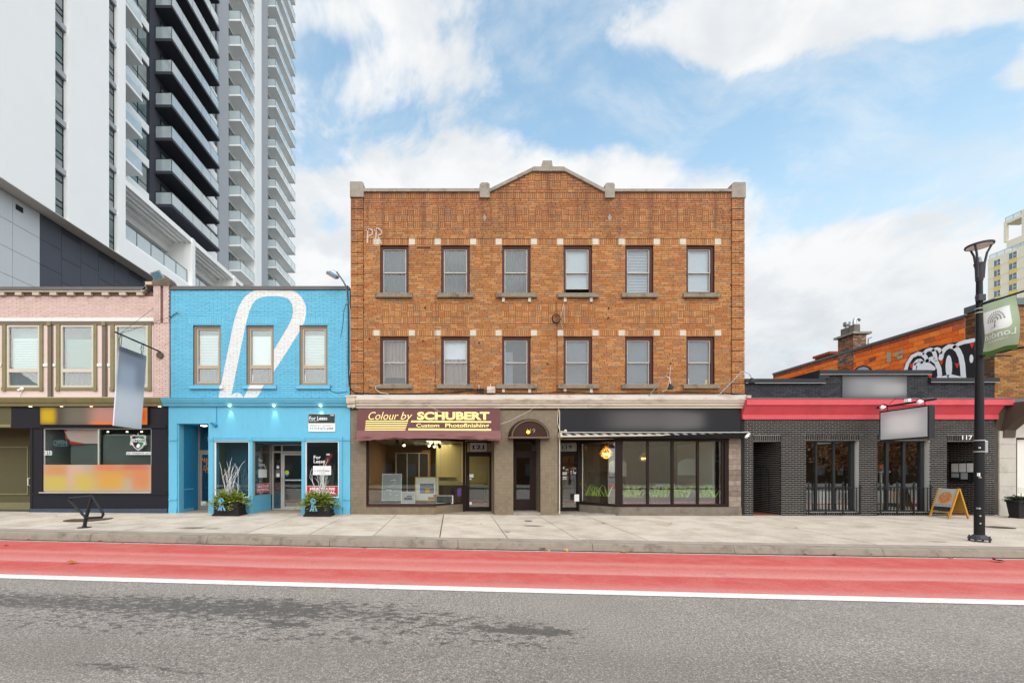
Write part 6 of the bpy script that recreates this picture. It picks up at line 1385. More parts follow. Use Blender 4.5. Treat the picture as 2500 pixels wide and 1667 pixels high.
# windows
for i, o_ in enumerate(op[1:3]):
    x0, x1, z0, z1 = o_
    mull = ((1999, 2003.5), (2042.5, 2047.5)) if i == 0 else ((2173, 2179.5), (2214.5, 2221))
    f_ = MB(); f_.box(x0, x1, .16, .26, z1-.06, z1-.002); f_.box(x0, x1, .16, .26, z0+.002, z0+.07); f_.box(x0, x0+.02, .16, .26, z0+.07, z1-.06); f_.box(x1-.17, x1-.05, .14, .27, z0+.07, z1-.06)
    for a, c_ in mull: f_.box(U(a)+.02, U(c_)+.02, .16, .26, z0+.07, z1-.06)
    w_ = f_.build('window', M['black_metal'], kb2)
    xs = [x0+.02]+[v for a, c_ in mull for v in (U(a)+.02, U(c_)+.02)]+[x1-.17]
    for a, c_ in zip(xs[::2], xs[1::2]): bx('pane', M['rest_glass'], w_, a, c_, .20, .206, z0+.07, z1-.06)
    bx('reveal', M['black'], kb2, x1, x1+.05, .3, .34, z0, z1)
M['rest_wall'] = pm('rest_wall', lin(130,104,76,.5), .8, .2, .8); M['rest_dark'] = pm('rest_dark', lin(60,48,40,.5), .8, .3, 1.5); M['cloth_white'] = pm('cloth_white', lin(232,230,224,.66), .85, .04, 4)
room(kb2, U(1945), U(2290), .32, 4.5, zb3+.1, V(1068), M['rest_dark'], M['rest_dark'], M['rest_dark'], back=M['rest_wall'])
for (x, y_) in ((2060, 1.2), (2160, 1.1), (2240, 1.5)):
    b = MB(); b.box(U(x)-.45, U(x)+.45, y_-.4, y_+.4, .76, .80); b.prism([(U(x)-.47, .35), (U(x)+.47, .35), (U(x)+.455, .80), (U(x)-.455, .80)], y_-.42, y_-.41, 'y'); b.build('table', M['cloth_white'], kb2)
    b = MB(); b.box(U(x)-.25, U(x)-.2, y_-.25, y_-.2, zb3+.1, .76); b.box(U(x)+.2, U(x)+.25, y_+.2, y_+.25, zb3+.1, .76); b.build('table_leg', M['black'], kb2)
pk2 = root('pumpkin', (U(2193), .6, .86), 'orange pumpkin ornament standing in the black restaurant window', 'pumpkin')
M['pumpkin'] = pm('pumpkin', lin(226,98,34,.7), .5, .12, 6)
b = MB(); n = 20
for j in range(9):
    th = math.pi*j/8
    for q in range(n):
        an = 2*math.pi*q/n; rr_ = .17*(1+.06*math.cos(5*an*2))*math.sin(th); b.v.append((U(2193)+rr_*math.cos(an), .62+rr_*math.sin(an), 1.72-.14*math.cos(th)))
for j in range(8):
    for q in range(n): b.f.append((j*n+q, j*n+(q+1) % n, (j+1)*n+(q+1) % n, (j+1)*n+q)); b.mi.append(0)
b.build('rind', M['pumpkin'], pk2, smooth=True); b = MB(); b.tube([(U(2193), .62, 1.84), (U(2194), .62, 1.92)], .02, 6); b.build('stalk', M['olive'], pk2); b = MB(); b.box(U(2193)-.2, U(2193)+.2, .45, .8, 1.54, 1.58); b.box(U(2193)-.03, U(2193)+.03, .6, .65, .1, 1.54); b.build('stand', M['cloth_white'], pk2)
# number and menu case
text('117', 'lettering', M['print_white'], kb2, U(2348), U(2373), V(1073.2), V(1062.6), front(-.014), .02)
mc = root('menu_case', (op[3][1]-.05, .45, 1.6), 'black menu case with pale pages on the porch wall beside the lamp post', 'menu case')
xm = op[3][1]-.008
bx('case', M['black'], mc, xm-.05, xm, .06, 1.05, V(1177), V(1127)); 
for a, c_, t_, b_ in ((.74, .96, 1130, 1152), (.50, .71, 1130, 1152), (.28, .47, 1130, 1152), (.72, .96, 1155, 1166), (.45, .66, 1154, 1170)): bx('menu_page', M['cloth_white'] if b_ < 1160 else M['silver_film'], mc, xm-.056, xm-.05, a, c_, V(b_), V(t_))
# window railings
def railing(name, x0, x1, lab):
    r_ = root(name, ((x0+x1)/2, -.08, V(1250)), lab, 'railing', 'railings in front of the restaurant windows')
    b = MB(); zt, zl = V(1190), V(1247.5)
    b.box(x0-.03, x1+.03, -.10, -.06, zt-.012, zt+.008); b.box(x0-.03, x1+.03, -.10, -.06, zl-.012, zl+.012); b.build('rail', M['black_metal'], r_)
    n = 15
    for i in range(n+1):
        x = x0+.03+(x1-x0-.06)*i/n; post = i % 5 == 0; w_ = .018 if post else .010; b = MB()
        b.box(x-w_, x+w_, -.08-w_, -.08+w_, zl-(.10 if post else 0), zt+(.13 if post else 0))
        if post: b.lathe([(.0, .13), (.03, .16), (.0, .24)], (x, -.08, zt), 8)
        b.build('baluster', M['black_metal'], r_)
railing('window_railing', op[1][0], op[1][1]-.02, 'black iron railing before the restaurant window left of hanging sign'); railing('window_railing', op[2][0], op[2][1]-.02, 'black iron railing before the restaurant window under hanging sign')
# parapet sign (blurred)
rs = root('parapet_sign', (U(2134), -.02, V(944)), 'grey blurred sign panel on the black painted brick parapet', 'sign')
M['grey_print'] = print_mat('grey_print', lin(92,92,95,.6), [(U(2134), V(945), 1.05, .36, lin(150,149,150,.66)), (U(2170), V(950), .6, .22, lin(166,165,165,.68))])
bx('sign_panel', M['grey_print'], rs, U(2055), U(2212), -.03, -.006, V(970.5), V(917))
# fascia sign of 119
f9 = root('fascia_sign', (U(1585), 0, V(1025)), 'long black fascia sign with blurred grey lettering above striped awning', 'sign')
M['fascia_print'] = print_mat('fascia_print', lin(54,53,60,.42), [(U(1585), V(1025), 1.55, .36, lin(112,108,108,.5)), (U(1670), V(1027), .7, .3, lin(120,116,116,.5))])
bx('sign_panel', M['fascia_print'], f9, U(1363.5), U(1806.5), -.04, .09, V(1055.5), V(997.2))
# projecting sign of the restaurant
ps = root('projecting_sign', (15.12, -1.0, 2.9), 'white faced lightbox sign hanging from a black bar over the red cornice', 'sign')
xS = 15.17; yA, yB = 15.0-DC, 13.43-DC; zt, zb_ = V(1004.5, 15.0), V(1077, 15.0)
b = MB(); b.box(xS, xS+.19, yB, yA, zb_, zt); b.build('lightbox', M['cap_black'], ps, bevel=.01)
M['lightbox_print'] = print_mat('lightbox_print', lin(196,196,198,.82), [((yA+yB)/2, (zt+zb_)/2, .58, .34, lin(232,231,230,.92))], axis='y')
bx('sign_face', M['lightbox_print'], ps, xS-.006, xS, yB+.05, yA-.05, zb_+.05, zt-.05)
zp = zt+.16
b = MB(); b.tube([(xS+.09, -.1, zp), (xS+.09, yB-.12, zp)], .032, 10)
for y in (yA-.2, yB+.2): b.tube([(xS+.09, y, zt), (xS+.09, y, zp)], .012, 6)
b.build('support_bar', M['black_metal'], ps, smooth=True)
for y in (yA-.25, yB+.15):
    b = MB(); b.tube([(xS+.02, y, zp+.03), (xS-.10, y, zp+.08), (xS-.20, y, zp+.02), (xS-.24, y, zp-.02)], .012, 6); b.build('lamp_arm', M['black_metal'], ps)
    b = MB(); b.tube([(xS-.22, y-.02, zp-.01), (xS-.16, y-.06, zp-.09)], .05, 10, .085); b.build('spot_lamp', M['white_paint'], ps, smooth=True)
b = MB(); b.box(xS+.02, xS+.12, (yA+yB)/2-.15, (yA+yB)/2-.02, zp+.04, zp+.14); b.build('junction_box', M['white_paint'], ps)
b = MB(); b.tube([(xS+.05, yA-.3, zp+.06), (xS+.05, yA-.5, zp+.22), (xS+.05, (yA+yB)/2, zp+.14), (xS+.05, yB+.4, zp+.22), (xS+.05, yB+.12, zp+.06)], .008, 6); b.build('lamp_cable', M['black_metal'], ps)

# ------------------------------------------------------------------ awnings and the arched hood
aw = root('awning', (U(1048), -.2, V(1040)), 'maroon fabric awning lettered Colour by SCHUBERT over the photo shop', 'awning')
M['awn'] = pm('awning_fabric', lin(116,72,72,.62), .8, .06, 2, bump=.15, bscale=30, dirt=lin(92,56,56,.6), damt=.3, dscale=1.5)
ya_t, ya_b = -.17, -.36
def awf(off): return lambda s_, t_: (s_, ya_t+(ya_b-ya_t)*(V(999)-t_)/(V(999)-V(1053))-off, t_)
b = MB(); x0, x1 = U(876.5), U(1219.5)
b.prism([(ya_t, V(999)), (ya_b, V(1053)), (-.02, V(1053)), (-.02, V(999))], x0, x1); b.build('sign_face', M['awn'], aw)
n = 150; b = MB(); rows_ = 7
for j in range(rows_):
    t_ = j/(rows_-1)
    for i in range(n+1):
        u = i/n; sag = .05*math.sin(u*math.pi)-.045; e = abs(2*u-1)**6
        x = x0-.03*t_+(x1-x0+.06*t_)*u; z = V(1053)-(.31+.06*e+.020*abs(math.sin(u*46))*(.6+.4*math.sin(u*9)))*t_+sag*t_*.8
        y = ya_b-.30*math.sin(t_*1.3)*(1-.12*e)+.028*math.sin(u*27+6*t_)*t_+.035*math.sin(u*11-9*t_+2)*t_+.02*math.sin(u*60+3*t_)*t_
        b.v.append((x, y, z))
for j in range(rows_-1):
    for i in range(n): a = j*(n+1)+i; b.f.append((a, a+n+1, a+n+2, a+1)); b.mi.append(0)
M['awn_valance_lit'] = pm('awning_valance_lit', lin(136,88,88,.62), .75, .16, 2.2, bump=.2, bscale=30, stretch=(1, 1, 5)); b.build('valance', M['awn_valance_lit'], aw, smooth=True)  # lighter copy of the awning fabric: highlights and folds painted into its colour
for xx in (x0-.01, x1+.01): b = MB(); b.quad((xx, ya_b, V(1053)), (xx, ya_b-.29, V(1075)), (xx, -.02, V(1078)), (xx, -.02, V(1053))); b.build('awning_side', M['awn'], aw)
M['gold_print'] = pm('gold_print', lin(248,224,140,.85), .55, .06, 5)
sg = lambda x, y: (U(880+x/6.533), V(990+y/6.533))
def awtext(body, a, b_, c_, d_, **kw): p = sg(a, d_); q = sg(b_, c_); return text(body, 'lettering', M['gold_print'], aw, p[0], q[0], p[1], q[1], awf(.004), **kw)
awtext('Colour', 150, 620, 112, 238, shear=.28, bold=-.004); awtext('by', 655, 838, 115, 272, shear=.28, bold=-.004)
awtext('SCHUBERT', 912, 2048, 110, 243, bold=.045); awtext('Custom', 902, 1262, 300, 358, bold=.018); awtext('Photofinishing', 1355, 2038, 296, 380, bold=.018)
b = MB()
def awbar(pts, off=.004): f9_ = awf(off); b.quad(*[f9_(*sg(*p)) for p in pts])
for (y0_, y1_) in ((252, 270), (286, 303), (321, 339), (357, 374), (391, 408)):
    f0 = lambda y: 112-(y-252)*.06; f1 = lambda y: 776-(y-252)*.29
    awbar([(f0(y1_), y1_), (f1(y1_), y1_), (f1(y0_), y0_), (f0(y0_), y0_)])
awbar([(816, 280), (2072, 287), (2072, 262), (824, 252)]); awbar([(776, 407), (2070, 414), (2072, 387), (784, 376)]); b.build('stripe', M['gold_print'], aw)
hd = root('arched_hood', (U(1290), -.2, V(1040)), 'brown half-dome canopy numbered 119 above the narrow brown door', 'canopy')
M['hood'] = pm('hood_fabric', lin(80,58,50,.5), .75, .08, 4, bump=.1, spec=.1)
cxh, zhb, rh = U(1290.2), V(1067.5), U(1340)-U(1290.2); b = MB(); seg, rg = 28, 8
for j in range(rg+1):
    ph = j/rg; yy = .0-.30*math.sin(ph*math.pi/2); rr_ = rh*(1-.16*ph**2.2)
    for i in range(seg+1): th = math.pi*i/seg; b.v.append((cxh+rr_*math.cos(th), yy, zhb+rr_*.90*math.sin(th)))
for j in range(rg):
    for i in range(seg): a = j*(seg+1)+i; b.f.append((a, a+1, a+seg+2, a+seg+1)); b.mi.append(0)
a0 = rg*(seg+1); b.f.append(tuple(a0+i for i in range(seg+1))); b.mi.append(0); b.build('hood', M['hood'], hd, smooth=False)
b = MB(); b.tube([(cxh+rh*.86*math.cos(math.pi*i/24), -.31, zhb+rh*.77*math.sin(math.pi*i/24)) for i in range(25)], .022, 8); b.box(cxh-rh-.02, cxh+rh+.02, -.33, .0, zhb-.05, zhb+.0); b.build('hood_rim', pm('hood_rim', lin(128,104,90,.6), .6, .08, 4), hd, smooth=True)
text('119', 'lettering', pm('number_grey', lin(170,146,124,.62), .6, .05), hd, U(1283), U(1302.5), V(1058.5), V(1048), front(-.315), .0)
b = MB(); b.ball((U(1285.5), -.34, V(1056.5)), .06, .05, .06, 10, 8); b.build('entrance_bulb', emit_mat('bulb_amber', (1, .50, .05, 1), 1.6), hd, smooth=True)
rl = root('awning', (U(1586), -.2, V(1064)), 'rolled black and white striped awning in white cassette over restaurant window', 'awning')
def stripe_mat():
    m_, kk, bs = base_mat('striped_fabric'); X, Yy, Z = kk.xyz(kk.pos())
    s_ = kk.m('FRACT', kk.m('MULTIPLY', kk.m('MULTIPLY_ADD', Z, 1.6, X), 3.1)); c = kk.mix(kk.sstep(s_, .48, .52), lin(214,214,212,.66), lin(52,52,56,.55)); kk.put(bs.inputs['Base Color'], c); bs.inputs['Roughness'].default_value = .8; return m_
M['stripes'] = stripe_mat()
xa, xb = U(1363.5), U(1814)
b = MB(); b.box(xa, xb, -.33, -.0, V(1058), V(1056.2)); b.build('cassette_hood', M['alu'], rl); b = MB(); b.tube([(xa+.06, -.20, V(1062.5)), (xb-.1, -.20, V(1060))], .075, 14); b.build('fabric_roll', M['stripes'], rl, smooth=True)
b = MB(); b.tube([(xa+.02, -.30, V(1067)), (xa+3.6, -.30, V(1064)), (U(1625), -.28, V(1062.5))], .034, 10, .015); b.build('front_bar', M['cornice_paint'], rl, smooth=True)
b = MB(); b.quad((xa+.05, -.30, V(1068.5)), (U(1720), -.28, V(1066)), (U(1720), -.24, V(1072)), (xa+.05, -.26, V(1072))); b.quad((U(1560), -.30, V(1066)), (xb-.06, -.31, V(1058.3)), (xb-.06, -.26, V(1069)), (U(1560), -.24, V(1070))); b.build('valance', M['black'], rl)
for x in (xa, xb-.05): b = MB(); b.box(x-.02, x+.04, -.35, -.02, V(1068), V(1057)); b.build('end_bracket', M['cornice_paint'], rl)
for a, c_ in ((1440, 1500), (1515, 1545), (1620, 1700)): bx('folding_arm', M['white_paint'], rl, U(a), U(c_), -.24, -.18, V(1071.5), V(1069.3))

# ------------------------------------------------------------------ small fittings on the fronts
bs_ = root('blade_sign', (-10.6, -1.3, 4.2), 'tall grey blurred blade sign swinging from a bar on the pink pilaster', 'sign')
dA, dB = 14.64, 13.45; tx0, tx1 = U(358, dA), U(345, dA)
zt0, zt1 = V(869, dA), V(1047.5, dA)
M['blade_print'] = print_mat('blade_print', lin(182,188,196,.85), [(Y((dA+dB)/2), zt0-.5, .9, .95, lin(140,148,162,.8)), (Y(13.85), zt0-1.0, .4, .55, lin(172,182,200,.85)), (Y(13.9), zt0-.06, .7, .12, lin(104,110,118,.7)), (Y(14.0), zt1+.6, .9, .65, lin(210,214,220,.95))], axis='y')
b = MB(); th = .04
def bp(dd, z, o): t_ = (zt0-z)/(zt0-zt1); return (tx0+(tx1-tx0)*t_+o, Y(dd), z)
P = [bp(dA, zt0, 0), bp(dB, zt0, 0), bp(dB, zt1, 0), bp(dA, zt1, 0)]; Q = [bp(dA, zt0, -th), bp(dB, zt0, -th), bp(dB, zt1, -th), bp(dA, zt1, -th)]
b.quad(*P); b.quad(*Q[::-1])
for i in range(4): b.quad(P[i], Q[i], Q[(i+1) % 4], P[(i+1) % 4])
b.build('sign_panel', M['blade_print'], bs_)
b = MB(); zpole = zt0+.36; b.tube([(tx0, -.02, zpole-.02), (tx0-.02, Y(13.3), zpole+.03)], .028, 8); b.build('support_bar', M['black_metal'], bs_, smooth=True)
b = MB(); b.prism([(U(394.5)+.12*math.cos(t*math.pi/8), V(868.5)+.12*math.sin(t*math.pi/8)) for t in range(16)], -.12, -.04, 'y'); b.build('wall_plate', M['brown_metal'], bs_)
for dd in (13.5, 14.45): b = MB(); b.tube([(tx0-.01, Y(dd), zpole), (tx0-.06, Y(dd), zpole-.18), (tx0-.02, Y(dd), zt0-.02)], .012, 6); b.tube([(tx0-.01, Y(dd)+.06, zpole), (tx0-.04, Y(dd)+.06, zt0)], .010, 6); b.build('hanger', M['brown_metal'], bs_)
b = MB()
for (px, py, dd) in ((376, 751, 15.33), (440, 765, 15.35)): b.tube([(U(px, dd), Y(dd), V(py, dd)), (tx0-.02, Y(13.5), zpole+.04)], .006, 5)
b.build('guy_wire', M['black_metal'], bs_)
fl1 = root('flood_light', (U(404), -.1, V(682)), 'square floodlight with blue lens on top of the pink pilaster', 'lamp')
M['lens_blue'] = pm('lens_blue', lin(70,158,196,.62), .2, .1, 8, spec=.7)
cxl, czl = U(404), V(685)
def fl_pt(a, bb_, cc): # tilted box axes
    ex = Vector((.95, -.05, .28)); ey = Vector((-.22, -.62, .75)); ez = ex.cross(ey); return Vector((cxl, -.42, czl))+ex*a+ey*bb_+ez*cc
def tbox(name, m_, parent, a0, a1, b0, b1, c0, c1, fn):
    b = MB(); vs = [fn(a, q, c) for c in (c0, c1) for q in (b0, b1) for a in (a0, a1)]
    b.v = [tuple(v) for v in vs]; b.f = [(0,1,3,2),(4,6,7,5),(0,4,5,1),(2,3,7,6),(0,2,6,4),(1,5,7,3)]; b.mi = [0]*6; return b.build(name, m_, parent)
tbox('housing', M['alu'], fl1, -.17, .17, -.14, .14, -.02, .06, fl_pt); tbox('lens', M['lens_blue'], fl1, -.15, .15, -.12, .12, -.028, -.02, fl_pt); tbox('lens', M['lens_blue'], fl1, -.15, .15, -.12, .12, .06, .068, fl_pt)
b = MB()
for i in range(5): 
    for sgn in (-.031, .071): p = [fl_pt(-.15+.06*i+.02, -.12, sgn), fl_pt(-.15+.06*i+.02, .12, sgn)]; b.tube(p, .006, 4)
b.build('lens_bar', M['alu'], fl1); b = MB(); b.tube([(cxl-.1, -.3, czl+.02), (cxl-.05, -.1, czl+.17), (cxl+.02, .05, V(675))], .02, 6); b.build('bracket', M['black_metal'], fl1)
fl2 = root('flood_light', (U(826), -.2, V(685)), 'grey floodlight on a curved arm over the blue coping', 'lamp')
b = MB(); b.tube([(U(845), .1, V(700)), (U(840), -.1, V(690)), (U(829), -.4, V(676))], .028, 8); b.build('arm', M['steel'], fl2, smooth=True)
b = MB(); b.tube([(U(829), -.4, V(676)), (U(822), -.48, V(673)), (U(815), -.5, V(676)), (U(812), -.5, V(681))], .012, 6); b.build('yoke', M['steel'], fl2, smooth=True)
def f2(a, q, c): ex = Vector((.86, 0, -.50)); ey = Vector((-.25, -.86, -.43)); ez = ex.cross(ey); return Vector((U(821.5), -.5, V(687)))+ex*a+ey*q+ez*c
tbox('housing', M['steel'], fl2, -.19, .19, -.12, .12, -.05, .05, f2); tbox('lens', M['lens_blue'], fl2, -.16, .16, -.10, .10, -.057, -.05, f2); tbox('lens', M['silver_film'], fl2, -.17, .17, -.127, -.12, -.04, .04, f2)
for (bx0, by0, tx_, ty_, hx, hy, lab) in ((1576, 972, 1603, 928, 1613, 953, 'gooseneck lamp above the black fascia near the window boxes'), (1745, 970, 1786, 917, 1803, 939, 'gooseneck lamp above the black fascia beside right quoins')):
    gl_ = root('gooseneck_lamp', (U(bx0), -.2, V(by0)), lab, 'lamp', 'gooseneck lamps on the cornice')
    b = MB(); b.tube([(U(bx0), -.12, V(by0)), (U((bx0+tx_)/2), -.35, V((by0+ty_)/2)), (U(tx_-2), -.55, V(ty_+1)), (U(tx_+3), -.62, V(ty_)), (U((tx_+hx)/2+4), -.66, V(ty_+5)), (U(hx), -.68, V(hy-6))], .018, 8); b.build('arm', M['steel'], gl_, smooth=True)
    b = MB(); b.lathe([(.02, .10), (.05, .08), (.055, 0), (.10, -.05), (.105, -.08), (.09, -.09)], (U(hx), -.68, V(hy)), 12); b.build('lamp_head', M['black_metal'], gl_, smooth=True); disc('lens', M['sign_green'], gl_, U(hx)+.02, V(hy+2), .05, -.79)
def wire(name, pts, r, m_, lab, y=-.03, grp=None):
    b = MB(); P = []
    pts = [p if len(p) == 3 else (p[0], p[1], y) for p in pts]
    for p, q in zip(pts, pts[1:]):
        for s_ in range(4): t_ = s_/4; P.append((U(p[0]+(q[0]-p[0])*t_), p[2]+(q[2]-p[2])*t_, V(p[1]+(q[1]-p[1])*t_)))
    P.append((U(pts[-1][0]), pts[-1][2], V(pts[-1][1]))); b.tube(P, r, 5)
    o = b.build(name, m_, smooth=True); return tag(o, lab, 'cable', grp)
wire('cable', [(849, 699), (851, 740), (851.5, 800), (851, 880), (853, 935), (858, 952), (868, 960), (905, 962), (980, 963), (1060, 961), (1110, 958), (1170, 952)], .022, M['black_metal'], 'thick black cable running down the blue and orange brick junction', -.06)
wire('cable', [(1170, 952), (1230, 960), (1300, 961), (1380, 957), (1460, 962), (1560, 960), (1680, 958), (1760, 960), (1815, 964)], .020, M['black_metal'], 'long black cable sagging along the cornice above black fascia', -.08)
wire('cable', [(847, 705), (856, 760), (856.5, 900), (850, 940), (862, 958), (878, 962)], .010, M['steel'], 'thin grey cable beside the thick cable at blue wall corner', -.05)
wire('cable', [(851, 745), (845, 743), (840, 760), (838, 790), (832, 824)], .008, M['black_metal'], 'loose wire end hanging on the blue wall beside right window', -.03)
wire('cable', [(812, 943), (806, 946), (808, 955), (822, 959), (850, 957)], .008, M['black_metal'], 'short wire from the right blue sill to the corner', -.03)
wire('cable', [(1357, 735), (1358, 742), (1360, 800), (1359, 958)], .007, M['black_metal'], 'thin vertical wire below the coil on the brick front', -.03)
wire('cable', [(1378, 790), (1376, 740), (1368, 780), (1377, 820)], .005, M['steel'], 'faint grey wire looping beside the black coil', -.03)
wire('cable', [(1064, 718), (1064, 850), (1063, 962)], .006, M['black_metal'], 'thin vertical wire down the brick between first and second windows', -.03)
wire('cable', [(930, 942), (919, 944), (919, 952), (930, 960), (950, 963)], .009, M['white_trim'], 'white wire curling below the lower left sill', -.13)
wire('cable', [(1637, 890), (1634, 920), (1628, 950), (1600, 965), (1580, 962)], .006, M['white_trim'], 'white wire trailing from an anchor between right lower windows', -.03)
wire('cable', [(1040, 988), (1075, 1008), (1098, 1012)], .005, M['white_trim'], 'thin white wire from cornice down onto the maroon awning', -.28); wire('cable', [(1195, 1045), (1240, 1030), (1290, 1005), (1310, 988)], .005, M['white_trim'], 'thin white wire strung between the awning and the arched hood', -.26)
wire('cable', [(436, 764, -.05), (427, 768, -.05), (418, 777, -.05)], .012, M['black_metal'], 'short dark bracket wire on the blue wall beside pink pilaster')
co = root('wire_coil', (U(1357), -.05, V(779)), 'black coil of cable hung on the brick front between windows', 'cable coil')
for k_ in range(3): b = MB(); b.tube([(U(1357)+(.155-.008*k_)*math.cos(t*math.pi/10+.2*k_), -.05-.015*k_, V(779)+(.165-.008*k_)*math.sin(t*math.pi/10+.2*k_)) for t in range(21)], .012, 5); b.build('cable_loop', M['black_metal'], co, smooth=True)
jb = root('junction_box', (U(1198), -.1, V(955)), 'beige junction box with tangled wires above the shop cornice', 'electrical box')
bx('box', M['cornice_paint'], jb, U(1188), U(1208), -.20, -.03, V(961), V(946), bevel=.01); b = MB()
for k_ in range(7): P = [(U(1160+random.uniform(0, 22)), -.12-random.random()*.08, V(952+random.uniform(-4, 12))) for _ in range(6)]; b.tube(P, .007, 5)
b.tube([(U(1160), -.1, V(952)), (U(1158), -.14, V(966)), (U(1168), -.16, V(970)), (U(1180), -.14, V(962))], .008, 5); b.build('wire_tangle', M['black_metal'], jb); b = MB(); b.tube([(U(1197), -.08, V(946)), (U(1197), -.08, V(938))], .014, 6); b.tube([(U(1169), -.08, V(958)), (U(1169), -.08, V(940))], .014, 6); b.build('conduit', M['steel'], jb)
cm = root('security_camera', (U(1802), -.2, V(1058)), 'small white security camera at the corner of the striped awning', 'camera')
b = MB(); b.tube([(U(1809), -.02, V(1056)), (U(1813), -.3, V(1057)), (U(1814), -.36, V(1062))], .02, 6); b.build('arm', M['white_paint'], cm); b = MB(); b.tube([(U(1810), -.34, V(1064)), (U(1801), -.44, V(1069))], .045, 8); b.build('body', M['white_paint'], cm, smooth=True)
b = MB(); b.ball((U(1379.5), -.06, V(1052)), .055, .035, .055); b.tube([(U(1362.5), -.03, V(998)), (U(1360), -.03, V(1030)), (U(1366), -.04, V(1052)), (U(1378), -.05, V(1054))], .014, 6); o = b.build('wall_lamp', M['cornice_paint'], smooth=True); tag(o, 'small round beige lamp with conduit at left end of black fascia', 'lamp')
b = MB(); b.ball((U(58), -.06, V(950)), .07, .06, .06); b.tube([(U(57), -.08, V(951)), (U(51), -.12, V(954))], .03, 6); b.tube([(U(58), -.05, V(954)), (U(55), -.05, V(958)), (U(50), -.03, V(964)), (U(49), -.03, V(972))], .012, 6); o = b.build('security_camera', M['white_paint'], smooth=True); tag(o, 'white camera with curly cable on the pink panel below left window', 'camera')
# ------------------------------------------------------------------ things in the shop windows
def picture(name, lab, px, py, w_, h_, yv, tilt, mf, mp, extra=None):
    """framed print leaning back on the window floor; centre bottom at px,py"""
    x, z = U(px, DC+yv), V(py, DC+yv); r_ = root(name, (x, yv, z), lab, 'picture', 'framed pictures in the photo shop window')
    def fn(s_, t_, o=0): return (x+s_, yv+t_*math.sin(tilt)-o*math.cos(tilt), z+t_*math.cos(tilt))
    def pl(n_, m_, a, c, d_, e, o): b = MB(); b.quad(fn(a, d_, o), fn(c, d_, o), fn(c, e, o), fn(a, e, o)); return b.build(n_, m_, r_)
    b = MB(); t = .03
    for (a, c, d_, e) in ((-w_/2, w_/2, 0, t), (-w_/2, w_/2, h_-t, h_), (-w_/2, -w_/2+t, t, h_-t), (w_/2-t, w_/2, t, h_-t)):
        vs = [fn(s_, t_, o) for o in (0, .03) for t_ in (d_, e) for s_ in (a, c)]; i0 = len(b.v); b.v += vs
        for q in ((0,1,3,2),(4,6,7,5),(0,4,5,1),(2,3,7,6),(0,2,6,4),(1,5,7,3)): b.f.append(tuple(i0+k_ for k_ in q)); b.mi.append(0)
    b.build('frame', mf, r_); pl('print', mp, -w_/2+t, w_/2-t, t, h_-t, .01)
    if extra: extra(pl, w_, h_, fn, r_)
    return r_
M['paper_grey'] = pm('paper_grey', lin(188,192,196,.64), .7, .05, 4); M['paper_white'] = pm('paper_white', lin(232,228,216,.68), .7, .03, 4)
M['photo_dark'] = pm('photo_dark', lin(74,76,80,.6), .6, .8, 22); M['photo_mid'] = pm('photo_mid', lin(120,130,150,.6), .6, .7, 16); M['frame_gold'] = pm('frame_gold', lin(222,168,48,.66), .45, .08, 6)
def ex_sketch(pl, w_, h_, fn, r_):
    for k_ in range(14): a = random.uniform(-.38, .2)*w_; z = random.uniform(.1, .85)*h_; pl('sketch', M['print_white'], a, a+random.uniform(.05, .2)*w_, z, z+random.uniform(.01, .06)*h_, .012)
picture('framed_picture', 'large silver-framed grey sketch poster at left of photo shop window', 956, 1222, .76, 1.05, .9, .14, M['steel'], M['paper_grey'], ex_sketch)
picture('framed_picture', 'small white-matted print beside the large sketch poster', 996.5, 1229, .53, .45, .55, .16, M['paper_white'], M['paper_grey'], lambda pl, w_, h_, fn, r_: (pl('photo', M['photo_dark'], -.15, .15, .14, .24, .013), pl('photo', M['photo_dark'], -.06, .13, .26, .31, .013)))
picture('framed_picture', 'gold framed print with winter photo in photo shop window', 1042, 1222, .92, .92, .75, .14, M['frame_gold'], M['paper_white'], lambda pl, w_, h_, fn, r_: (pl('photo', M['photo_mid'], -.27, .27, .28, .66, .013), pl('photo', M['frame_gold'], -.06, .12, .31, .5, .015), pl('photo_corner', M['int_orange'], .05, .43, .04, .15, .013), pl('photo_corner', M['print_red'], .25, .43, .15, .24, .013)))
picture('framed_picture', 'low white-framed black and white group photograph by glass joint', 1085, 1229, .66, .32, .62, .2, M['paper_white'], M['photo_dark'])
b = MB(); b.quad((U(1117), .62, V(1214)), (U(1127), .75, V(1213)), (U(1127), .75, V(1193)), (U(1117), .62, V(1194))); tag(b.build('window_flyer', pm('flyer_purple', lin(112,76,150,.66), .6, .1, 4)), 'purple flyer taped inside the angled photo shop window', 'flyer')
for (px, py, yv, on, lab) in ((970, 1080, .9, 0, 'black track spotlight near left of photo shop ceiling'), (985, 1084, 1.2, 1, 'lit track spotlight beside the black spotlight'), (1046, 1085, 1.6, 1, 'lit white spotlight under the yellow ceiling panel'), (1059, 1087, 1.3, 1, 'warm lit spotlight just left of glass joint'), (1072, 1088, 1.1, 0, 'black spotlight just right of glass joint')):
    dd = DC+yv; r_ = root('track_spotlight', (U(px, dd), yv, V(py, dd)), lab, 'spotlight', 'track spotlights in the photo shop')
    b = MB(); b.tube([(U(px, dd), yv, V(1064)), (U(px, dd), yv, V(py-3, dd))], .015, 6); b.tube([(U(px-2, dd), yv+.04, V(py-4, dd)), (U(px+2, dd), yv-.10, V(py+3, dd))], .05, 10, .07); b.build('lamp_body', M['black_metal'], r_, smooth=True)
    if on: b = MB(); b.ball((U(px+2, dd), yv-.11, V(py+3, dd)), .055, .03, .055, 8, 6); b.build('bulb', M['lamp_warm'], r_, smooth=True)
